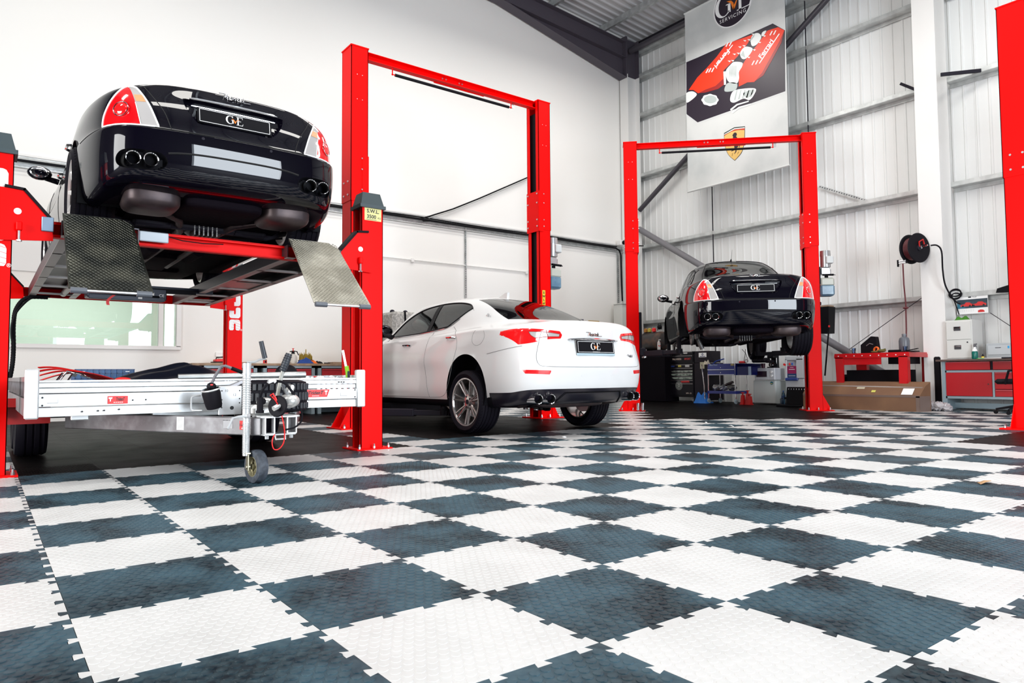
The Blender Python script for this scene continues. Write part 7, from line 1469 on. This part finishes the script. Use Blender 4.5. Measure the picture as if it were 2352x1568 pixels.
# dark shapes leaning under the table, long cardboard box
single(ybox(13.0, 13.4, 3.5, 4.8, 0, .62, .05), 'stacked_panels', mat('near_black', (.004, .003, .005), .7, ior=1.15), 'black panels stacked behind the legs of the red table', 'panel')
M_cb2 = mat('cardboard', (.17, .085, .045), .75, noise=(3, (.21, .11, .055), .4, .7)); M_ct = mat('parcel_tape', (.17, .12, .10), .3)
bx_ = stand('cardboard_box', 'long brown taped cardboard box on the floor in front of the red table', 'box', (12.3, 3.75, 0)); X_, X2_ = 12.08, 12.40; ya, yb = 2.90, 4.95
pw(MB().add([(X_, ya, 0), (X_, yb, 0), (X_, yb, .27), (X_, ya, .255), (X_+.14, ya+.02, .39), (X_+.14, yb, .42), (X2_, ya-.04, 0), (X2_, yb, 0), (X2_, yb, .50), (X2_, ya-.04, .49), (X_+.16, yb, .44), (X_+.16, ya-.02, .41)],
   [(0, 1, 2, 3)[::-1], (3, 2, 5, 4)[::-1], (6, 7, 8, 9), (0, 6, 9, 11, 4, 3), (1, 2, 5, 10, 8, 7), (4, 5, 10, 11)[::-1], (11, 10, 8, 9)[::-1], (0, 1, 7, 6)]), 'carton', M_cb2, bx_, smooth=False)
pw(MB().box((X_-.002, (ya+yb)/2, .25), (.003, yb-ya, .035)).box((X_-.002, ya+.03, .13), (.003, .06, .25)).box((12.22, ya-.022, .13), (.30, .004, .25), rotm(0, 0, R(-7))), 'packing_tape', M_ct, bx_, smooth=False); pw(MB().add([(X_+.135, ya+.02, .388), (X_+.135, yb, .418), (X_+.150, yb, .436), (X_+.150, ya, .405)], [(0, 1, 2, 3)[::-1]]), 'torn_tape', M_ct, bx_, smooth=False)
def onslope(y0_, y1_, a, b, nm, m):
    f = lambda t, y: (X_+.14*t-.004, y, .262+.135*t+.004); pw(MB().add([f(a, y0_), f(a, y1_), f(b, y1_), f(b, y0_)], [(0, 1, 2, 3)]), nm, m, bx_, smooth=False)
onslope(3.02, 3.20, .1, .85, 'address_label', M_wht); onslope(3.85, 3.99, .75, .98, 'paper_slip', mat('cream_slip', (.55, .50, .36), .6)); onslope(3.64, 3.71, .35, .6, 'yellow_slip', mat('lemon_slip', (.65, .62, .12), .6))
# ---- crumpled film by the white column
m_ = MB(); r_ = random.Random(4)
for k in range(7): m_.sph((12.6+.06*math.sin(k*2), 2.70+.045*k, .055+.02*(k % 3)), .085, 12, 9, (1, 1, .75))
m_.sph((12.62, 3.02, .20), .06, 10, 8, (1, .7, 1.4)); m_.v = [(x+r_.uniform(-.018, .018), y+r_.uniform(-.018, .018), max(.002, z+r_.uniform(-.018, .018))) for x, y, z in m_.v]
single(m_, 'plastic_film', mat('crumpled_film', (.45, .42, .43), .18, spec=.9), 'crumpled clear plastic film on the floor at the foot of the white column', 'plastic film', smooth=False)
# ---- hose reel on the white column
hr = stand('hose_reel', 'black hose reel with red hose mounted on the white steel column', 'hose reel', (12.8, 3.18, 2.55)); rc0 = Vector((12.80, 3.20, 2.82)); axr = Vector((-.30, -.95, 0)).normalized()
for s_ in (-1, 1): pw(MB().lathe([(.06, -.006), (.15, -.008), (.245, -.012), (.262, 0), (.245, .012), (.15, .008), (.06, .006), (.001, .006)], rc0+axr*(.085*s_), axr, 40), 'reel_flange', M_rub, hr)
rh = MB()
for k in range(6): rh.lathe([(.165, -.014), (.19, -.010), (.198, 0), (.19, .010), (.165, .014)], rc0+axr*(-.065+.026*k), axr, 32)
pw(rh, 'wound_hose', mat('dark_red_hose', (.10, .006, .012), .4), hr); pw(MB().cyl(rc0-axr*.11, rc0+axr*.11, .05, n=18).box(rc0+Vector((.10, 0, -.02)), (.06, .10, .30), rotm(0, 0, R(18)), b=.006).box(rc0+Vector((.02, -.03, -.02)), (.22, .02, .10), rotm(0, 0, R(18)), b=.004), 'reel_bracket', M_dk, hr)
pw(MB().tube([rc0+axr*.10+Vector((0, 0, .0)), rc0+axr*.13+Vector((-.02, .02, .10)), rc0+axr*.12+Vector((.03, -.03, .14)), rc0+axr*.11+Vector((.07, -.04, .06))], .014, 8), 'feed_hose', mat('bright_red_hose', (.5, .01, .01), .35), hr); pw(MB().cyl(rc0+axr*.11, rc0+axr*.25+Vector((.02, 0, .02)), .012, n=10).cyl(rc0+axr*.10, rc0+axr*.14, .022, n=10), 'swivel', M_chrome, hr)
pw(MB().box((12.72, 3.37, 2.60), (.05, .15, .06), b=.006).box((12.70, 3.44, 2.58), (.04, .02, .12)), 'hose_guide', M_black, hr); pw(MB().cyl((12.69, 3.31, 2.615), (12.69, 3.42, 2.615), .014, n=10).cyl((12.69, 3.31, 2.58), (12.69, 3.42, 2.58), .014, n=10), 'guide_rollers', M_wht, hr)
single(MB().tube([(12.70, 3.36, 2.58), (12.70, 3.355, 2.2), (12.69, 3.33, 1.85), (12.69, 3.335, 1.4), (12.66, 3.34, 1.07)], .0125, 8).sph((12.69, 3.333, 1.78), .035, 10, 8, (1, 1.4, .6)), 'air_hose', mat('dark_red_hose'), 'dark red hose hanging straight down from the reel to the red table', 'hose')
single(MB().cyl((12.66, 3.34, 1.01), (12.66, 3.34, 1.07), .014, n=10), 'hose_coupling', mat('brass_fitting', (.5, .35, .15), .3, .9), 'brass coupling at the lower end of the hanging red hose', 'coupling')
single(MB().tube(sm([(12.83, 2.95, 2.84), (12.86, 2.86, 2.83), (12.88, 2.80, 2.72), (12.9, 2.80, 2.4), (12.95, 2.79, 2.15), (13.05, 2.74, 1.95), (13.2, 2.72, 1.86), (13.4, 2.74, 1.84)]), .013, 8), 'supply_hose', M_rub, 'black supply hose looping from the reel round the white column', 'hose')
ch_ = MB()
for k, (r_, z) in enumerate(((.10, 2.02), (.085, 2.05), (.07, 1.99))): ch_.tube([(13.46+.012*k, 2.83-r_*math.cos(t), z+r_*.75*math.sin(t)) for t in np.linspace(0, 2*pi, 24)[:-1]], .011, 6, closed=True)
ch_.tube([(13.45, 2.86, 1.95), (13.45, 2.80, 1.75), (13.45, 2.78, 1.66)], .009, 6); single(ch_, 'hose_coil', M_rub, 'coiled black hose hooked on the rail right of the white column', 'hose')
# ---- calendar, brackets
cl_ = stand('wall_calendar', 'car calendar hanging on the ribbed wall above the filing cabinet', 'calendar', (13.52, 2.58, 1.66)); cx = 13.50
pw(ybox(cx, cx+.006, 2.345, 2.825, 1.66, 1.985), 'calendar_sheet', M_wht, cl_, smooth=False); pw(ybox(cx-.002, cx-.0005, 2.35, 2.82, 1.76, 1.915), 'calendar_photo', mat('photo_dusk', (.03, .05, .07), .4, noise=(5, (.03, .16, .24), .5, .6)), cl_, smooth=False)
pc_ = MB()
for (yo, s_) in ((2.48, 1), (2.67, .9)): pc_.ext([(yo+.11*s_, 1.795), (yo+.10*s_, 1.825), (yo+.04*s_, 1.835), (yo+.01*s_, 1.865), (yo-.05*s_, 1.862), (yo-.08*s_, 1.838), (yo-.11*s_, 1.83), (yo-.11*s_, 1.795)], 'x', cx-.0035, cx-.0025)
pc_.ext([(2.50, 1.68), (2.50, 1.71), (2.46, 1.725), (2.42, 1.72), (2.40, 1.70), (2.40, 1.68)], 'x', cx-.0035, cx-.0025); pw(pc_, 'red_car_print', mat('calendar_red', (.65, .03, .03), .4), cl_, smooth=False)
pc_ = MB(); [pc_.cyl((cx-.004, y, 1.80), (cx-.005, y, 1.80), .016, n=14) for y in (2.56, 2.41, 2.73, 2.62)]; pc_.box((cx-.001, 2.62, 1.952), (.001, .045, .022)); wtext(pc_, 'Pirelli', .03, cx-.001, 2.55, 1.95, shear=.3); pw(pc_, 'calendar_print', M_ink, cl_)
pc_ = MB(); [pc_.box((cx-.0008, 2.78-.035*i, 1.735-.014*j), (.001, .02, .004)) for i in range(7) for j in range(3)]; pw(pc_, 'date_grid', mat('pale_grey_print'), cl_, smooth=False)['kind'] = 'stuff'
single(MB().ext([(2.19, 1.98), (1.55, 1.96), (1.55, 2.15), (1.90, 2.12), (2.17, 2.05)], 'x', 13.40, 13.43), 'wall_bracket', M_black, 'black tapered bracket lying on the wall rail by the right-hand lift column', 'bracket', smooth=False)
for k, z in enumerate((2.49, 1.40)): single(MB().box((13.42, 1.82, z), (.05, .22, .16), b=.02), 'wall_bracket', M_black, ('upper', 'lower')[k]+' black bracket poking out left of the right-hand lift column', 'bracket')
lt_ = stand('perforated_angle', 'loose perforated angle strip fixed slantwise to the ribbed wall right of the far lift', 'strip', (13.62, 4.8, 4.2)); p_, q_ = Vector((13.60, 5.35, 4.53)), Vector((13.60, 4.25, 3.96)); d_ = q_-p_; pw(MB().box((p_+q_)/2, (.02, d_.length, .05), rotm(math.atan2(d_.z, -d_.y)*-1)), 'strip_body', M_galv, lt_, smooth=False)
pc_ = MB(); [pc_.box(p_.lerp(q_, (k+.5)/22)+Vector((-.011, 0, 0)), (.002, .02, .018)) for k in range(22)]; pw(pc_, 'slots', M_dk, lt_, smooth=False)['kind'] = 'stuff'
# ---- red workbench with cupboard, filing cabinet, printer...
wb_ = stand('workbench', 'grey-framed workbench with red drawers and cupboard by the white column', 'workbench', (13.2, 2.1, 0)); ya, yb = 1.25, 2.86; fx = 12.86
pw(ybox(12.80, 13.5, ya-.02, 2.93, .83, .862, .004), 'worktop', mat('brown_worktop', (.10, .06, .05), .5), wb_)
pw(MB().box((12.88, 2.835, .42), (.04, .05, .82)).box((12.88, 1.27, .42), (.04, .05, .82)).box((13.15, 2.05, .66), (.56, 1.56, .035)).box((13.15, 2.05, .225), (.56, 1.56, .04)).box((13.2, 2.05, .08), (.04, 1.5, .09)).box((13.15, 2.80, .42), (.56, .02, .82)).box((12.88, 2.10, .45), (.03, .03, .42)), 'frame', M_frm, wb_, smooth=False); pw(ybox(12.89, 13.42, ya+.03, 2.79, .25, .82), 'carcass', M_dk, wb_, smooth=False)
M_wr = mat('bench_red', (.42, .006, .012), .35)
for (a_, b__, z0_, z1_, nm) in ((2.14, 2.80, .685, .82, 'drawer'), (1.30, 2.10, .685, .82, 'drawer'), (2.12, 2.80, .25, .64, 'cupboard_door'), (1.30, 2.08, .505, .64, 'drawer'), (1.30, 2.08, .37, .495, 'drawer'), (1.30, 2.08, .25, .36, 'drawer')):
    d = pw(ybox(fx, fx+.025, a_, b__, z0_, z1_, .003), nm, M_wr, wb_)
    if nm == 'drawer': pw(ybox(fx-.012, fx, a_+.01, b__-.01, z1_-.014, z1_-.004), 'drawer_grip', mat('pink_edge', (.6, .10, .12), .35), wb_, d, smooth=False)
    else: pw(MB().cyl((fx-.01, 2.17, .45), (fx, 2.17, .45), .010, n=10), 'lock', M_chrome, wb_, d)
fc = stand('filing_cabinet', 'white two-drawer filing cabinet standing on the red workbench', 'filing cabinet', (13.2, 2.63, .862)); M_fc = mat('cream_steel', (.66, .66, .63), .4); pw(ybox(12.99, 13.42, 2.42, 2.83, .865, 1.53, .004), 'case', M_fc, fc)
for z0_, z1_ in ((.885, 1.19), (1.20, 1.505)):
    d = pw(ybox(12.972, 12.99, 2.44, 2.81, z0_, z1_, .004), 'drawer', M_fc, fc); pw(MB().box((12.968, 2.64, z1_-.12), (.010, .105, .07), b=.004), 'handle_recess', mat('handle_grey', (.10, .10, .11), .3, .5), fc, d); pw(MB().box((12.960, 2.64, z1_-.105), (.012, .10, .022), b=.004), 'handle_bar', M_chrome, fc, d)
pw(MB().box((12.966, 2.49, 1.15), (.01, .02, .02), b=.003), 'lock', M_dk, fc); cloth_heap('cloth', 'bright green cloth on top of the white filing cabinet', (13.15, 2.62, 1.53), .2, .22, .075, mat('green_cloth', (.04, .20, .01), .8), 21)
pn = stand('printer', 'light grey laser printer on the red workbench', 'printer', (13.2, 2.0, .862)); pw(ybox(13.10, 13.45, 1.80, 2.27, .865, 1.12, .012), 'case', mat('printer_grey', (.42, .45, .47), .4), pn); pw(ybox(13.09, 13.102, 1.92, 2.24, .93, 1.08, .003), 'front_flap', mat('printer_pale', (.50, .53, .55), .4), pn); pw(ybox(13.085, 13.091, 2.05, 2.13, 1.042, 1.050), 'badge', M_dk, pn, smooth=False); pw(ybox(13.088, 13.0935, 1.93, 1.955, 1.03, 1.07), 'blue_label', mat('cyan_label', (.02, .35, .7), .4), pn, smooth=False)
sp = stand('spray_bottle', 'green spray bottle with a white neck beside the filing cabinet', 'bottle', (12.92, 2.37, .862)); MB().lathe([(.001, 0), (.042, 0), (.046, .015), (.046, .11), (.040, .13)], n=22).build('bottle_body', mat('bottle_green', (.0, .14, .11), .25), sp); MB().lathe([(.040, .13), (.032, .16), (.018, .18), (.018, .20)], n=22).build('bottle_neck', M_wht, sp); MB().box((0, .0, .225), (.028, .03, .05), b=.008).tube([(0, .01, .245), (0, -.035, .25)], .012, 8).tube([(0, -.02, .235), (0, -.03, .195)], .006, 6).build('trigger', mat('trigger_grey', (.12, .12, .13), .4), sp)
gb_ = stand('glue_bottle', 'small yellow-labelled bottle between filing cabinet and printer', 'bottle', (13.05, 2.30, .862)); MB().lathe([(.001, 0), (.022, 0), (.022, .05), (.008, .07), (.008, .085)], n=16).build('bottle_body', M_dk, gb_); MB().lathe([(.0228, .015), (.0228, .045)], n=16).build('label', M_yel, gb_)
pp_ = stand('paper_stack', 'stack of loose white papers on the red workbench in front of the printer', 'papers', (12.92, 2.1, .862))
for k in range(4): MB().box((.0, .01*k, .002+.004*k), (.2, .34, .003), rotm(0, 0, R(3*k-5))).build('sheet', M_wht, pp_, smooth=False)
single(MB().box((12.86, 1.88, .872), (.12, .16, .018), rotm(0, 0, .1), b=.004), 'notebook', M_dk, 'dark notebook at the right end of the papers', 'notebook'); single(MB().box((12.85, 2.26, .866), (.1, .10, .006), b=.002), 'green_card', mat('green_card', (.1, .6, .05), .5), 'bright green card under the left edge of the papers', 'card')
single(MB().box((13.08, 3.0, .47), (.10, .13, .92), b=.03), 'side_panel', M_rub, 'black upright case squeezed between the column and the red workbench', 'case')
# ---- office chair behind the right-hand column
oc = stand('office_chair', 'black office chair half hidden behind the right-hand lift column', 'chair', (12.35, 1.62, 0)); MB().box((0, 0, .50), (.46, .46, .08), b=.035).build('seat', M_rub, oc); MB().box((.02, -.22, .86), (.42, .07, .50), rotm(R(-6)), b=.034).build('backrest', M_rub, oc); MB().cyl((0, 0, .10), (0, 0, .48), .025, n=12).build('gas_stem', M_dk, oc)
for k in range(5):
    a_ = 2*pi*k/5+.5; l_ = MB().tube([(0, 0, .13), (.28*math.cos(a_), .28*math.sin(a_), .075)], [.024, .014], 8).build('chair_leg', M_black, oc); MB().cyl((.28*math.cos(a_)-.012, .28*math.sin(a_), .03), (.28*math.cos(a_)+.012, .28*math.sin(a_), .03), .029, n=14).build('castor', M_black, l_)
for s_ in (-1, 1): MB().tube([(s_*.24, .08, .46), (s_*.26, .02, .66), (s_*.26, -.10, .68)], .018, 8).build('armrest', M_black, oc)
# ---- compressor by the corner and odds and ends left of the cabinet
cp = stand('air_compressor', 'brown-grey air receiver on a dark stand between the far lift column and the raised saloon', 'compressor', (12.6, 9.1, 0)); pw(MB().lathe([(.001, 0), (.12, .01), (.21, .05), (.23, .10), (.23, .62), (.21, .67), (.12, .71), (.001, .72)], (12.75, 8.78, 1.45), (0, 1, 0), 32), 'receiver', mat('stained_receiver', (.05, .045, .045), .3, .4, noise=(4, (.16, .08, .05), .5, .7)), cp); pw(MB().box((12.8, 9.1, .58), (.5, .85, 1.14), b=.01).box((12.8, 9.1, 1.19), (.45, .7, .06)), 'stand', mat('near_black'), cp)
for k, (y, m_) in enumerate(((9.36, mat('amber_knob', (.35, .15, .02), .4)), (9.24, mat('dull_yellow')), (9.10, M_redp))): pw(MB().lathe([(.02, 0), (.05, .01), (.05, .08), (.02, .10)], (12.68, y, 1.67), (0, 0, 1), 16), 'valve', m_, cp)
pw(MB().sph((12.7, 8.94, 1.78), .06, 10, 8).tube([(12.7, 9.0, 1.7), (12.7, 8.98, 1.86), (12.7, 8.90, 1.86), (12.7, 8.88, 1.72)], .010, 6), 'pipework', M_black, cp)
single(MB().lathe([(.001, 0), (.03, 0), (.03, .13), (.018, .15), (.012, .16), (.012, .175)], (9.65, 6.32, 1.10), (0, 0, 1), 18).box((9.65, 6.30, 1.28), (.02, .04, .02)), 'spray_can', mat('white_red_can', (.6, .58, .56), .35, noise=(20, (.6, .03, .03), .55, .6)), 'white and red spray can standing on the far lift arm', 'spray can')
# ---- litter on the floor
for k, (px_, py_, s_, lab, m_) in enumerate(((1664, 966, .045, 'white paper scrap on the dark tiles in front of the far lift', M_wht), (1680, 979, .05, 'crumpled white scrap nearer the camera than the other on the far tiles', M_wht), (1622, 971, .02, 'tiny white fleck left of the two paper scraps on the far tiles', M_wht), (1268, 1017, .05, 'small white scrap on the tiles behind the white saloon', M_wht), (1297, 1005, .03, 'thin white sliver on the tiles by the white saloon rear wheel', M_wht), (2262, 1109, .07, 'dry brown leaf on the tiles at the right', mat('dry_leaf', (.45, .26, .12), .7)))):
    p = aZ(px_, py_, .003); r_ = random.Random(k); n_ = 7; q_ = [((.5+.5*r_.random())*s_*math.cos(2*pi*i/n_)*(1.6 if k > 3 else 1), (.5+.5*r_.random())*s_*math.sin(2*pi*i/n_)*(.5 if k > 3 else 1)) for i in range(n_)]
    m2 = MB().add([(x, y, r_.uniform(.0, .012)) for x, y in q_]+[(0, 0, .016)], [(i, (i+1) % n_, n_) for i in range(n_)]); o = tag(m2.build('dry_leaf' if k == 5 else 'paper_scrap', m_, smooth=False), lab, 'leaf' if k == 5 else 'scrap'); o.location = p

car1 = black_saloon('black four-door saloon raised on the four-post lift, boot and silencers showing', None, (1, 1, 1, 1))
car1.location = (1.25, 2.97, 1.745)
car2 = black_saloon('black four-door saloon raised on the far two-post lift with its left rear wheel off', None, (0, 1, 0, 1), droop=.14)
a = R(-45); d_ = Vector((math.sin(-a), math.cos(a), 0)); c_ = Vector((10.2, 5.35, 0))-d_*2.6+Vector((.06, -.06, 0))
car2.location = (c_.x, c_.y, 1.06); car2.rotation_euler = (0, 0, a)
car3 = white_saloon('white four-door saloon on the floor between the near two-post lift columns')
car3.location = (5.05, 3.17, .12)
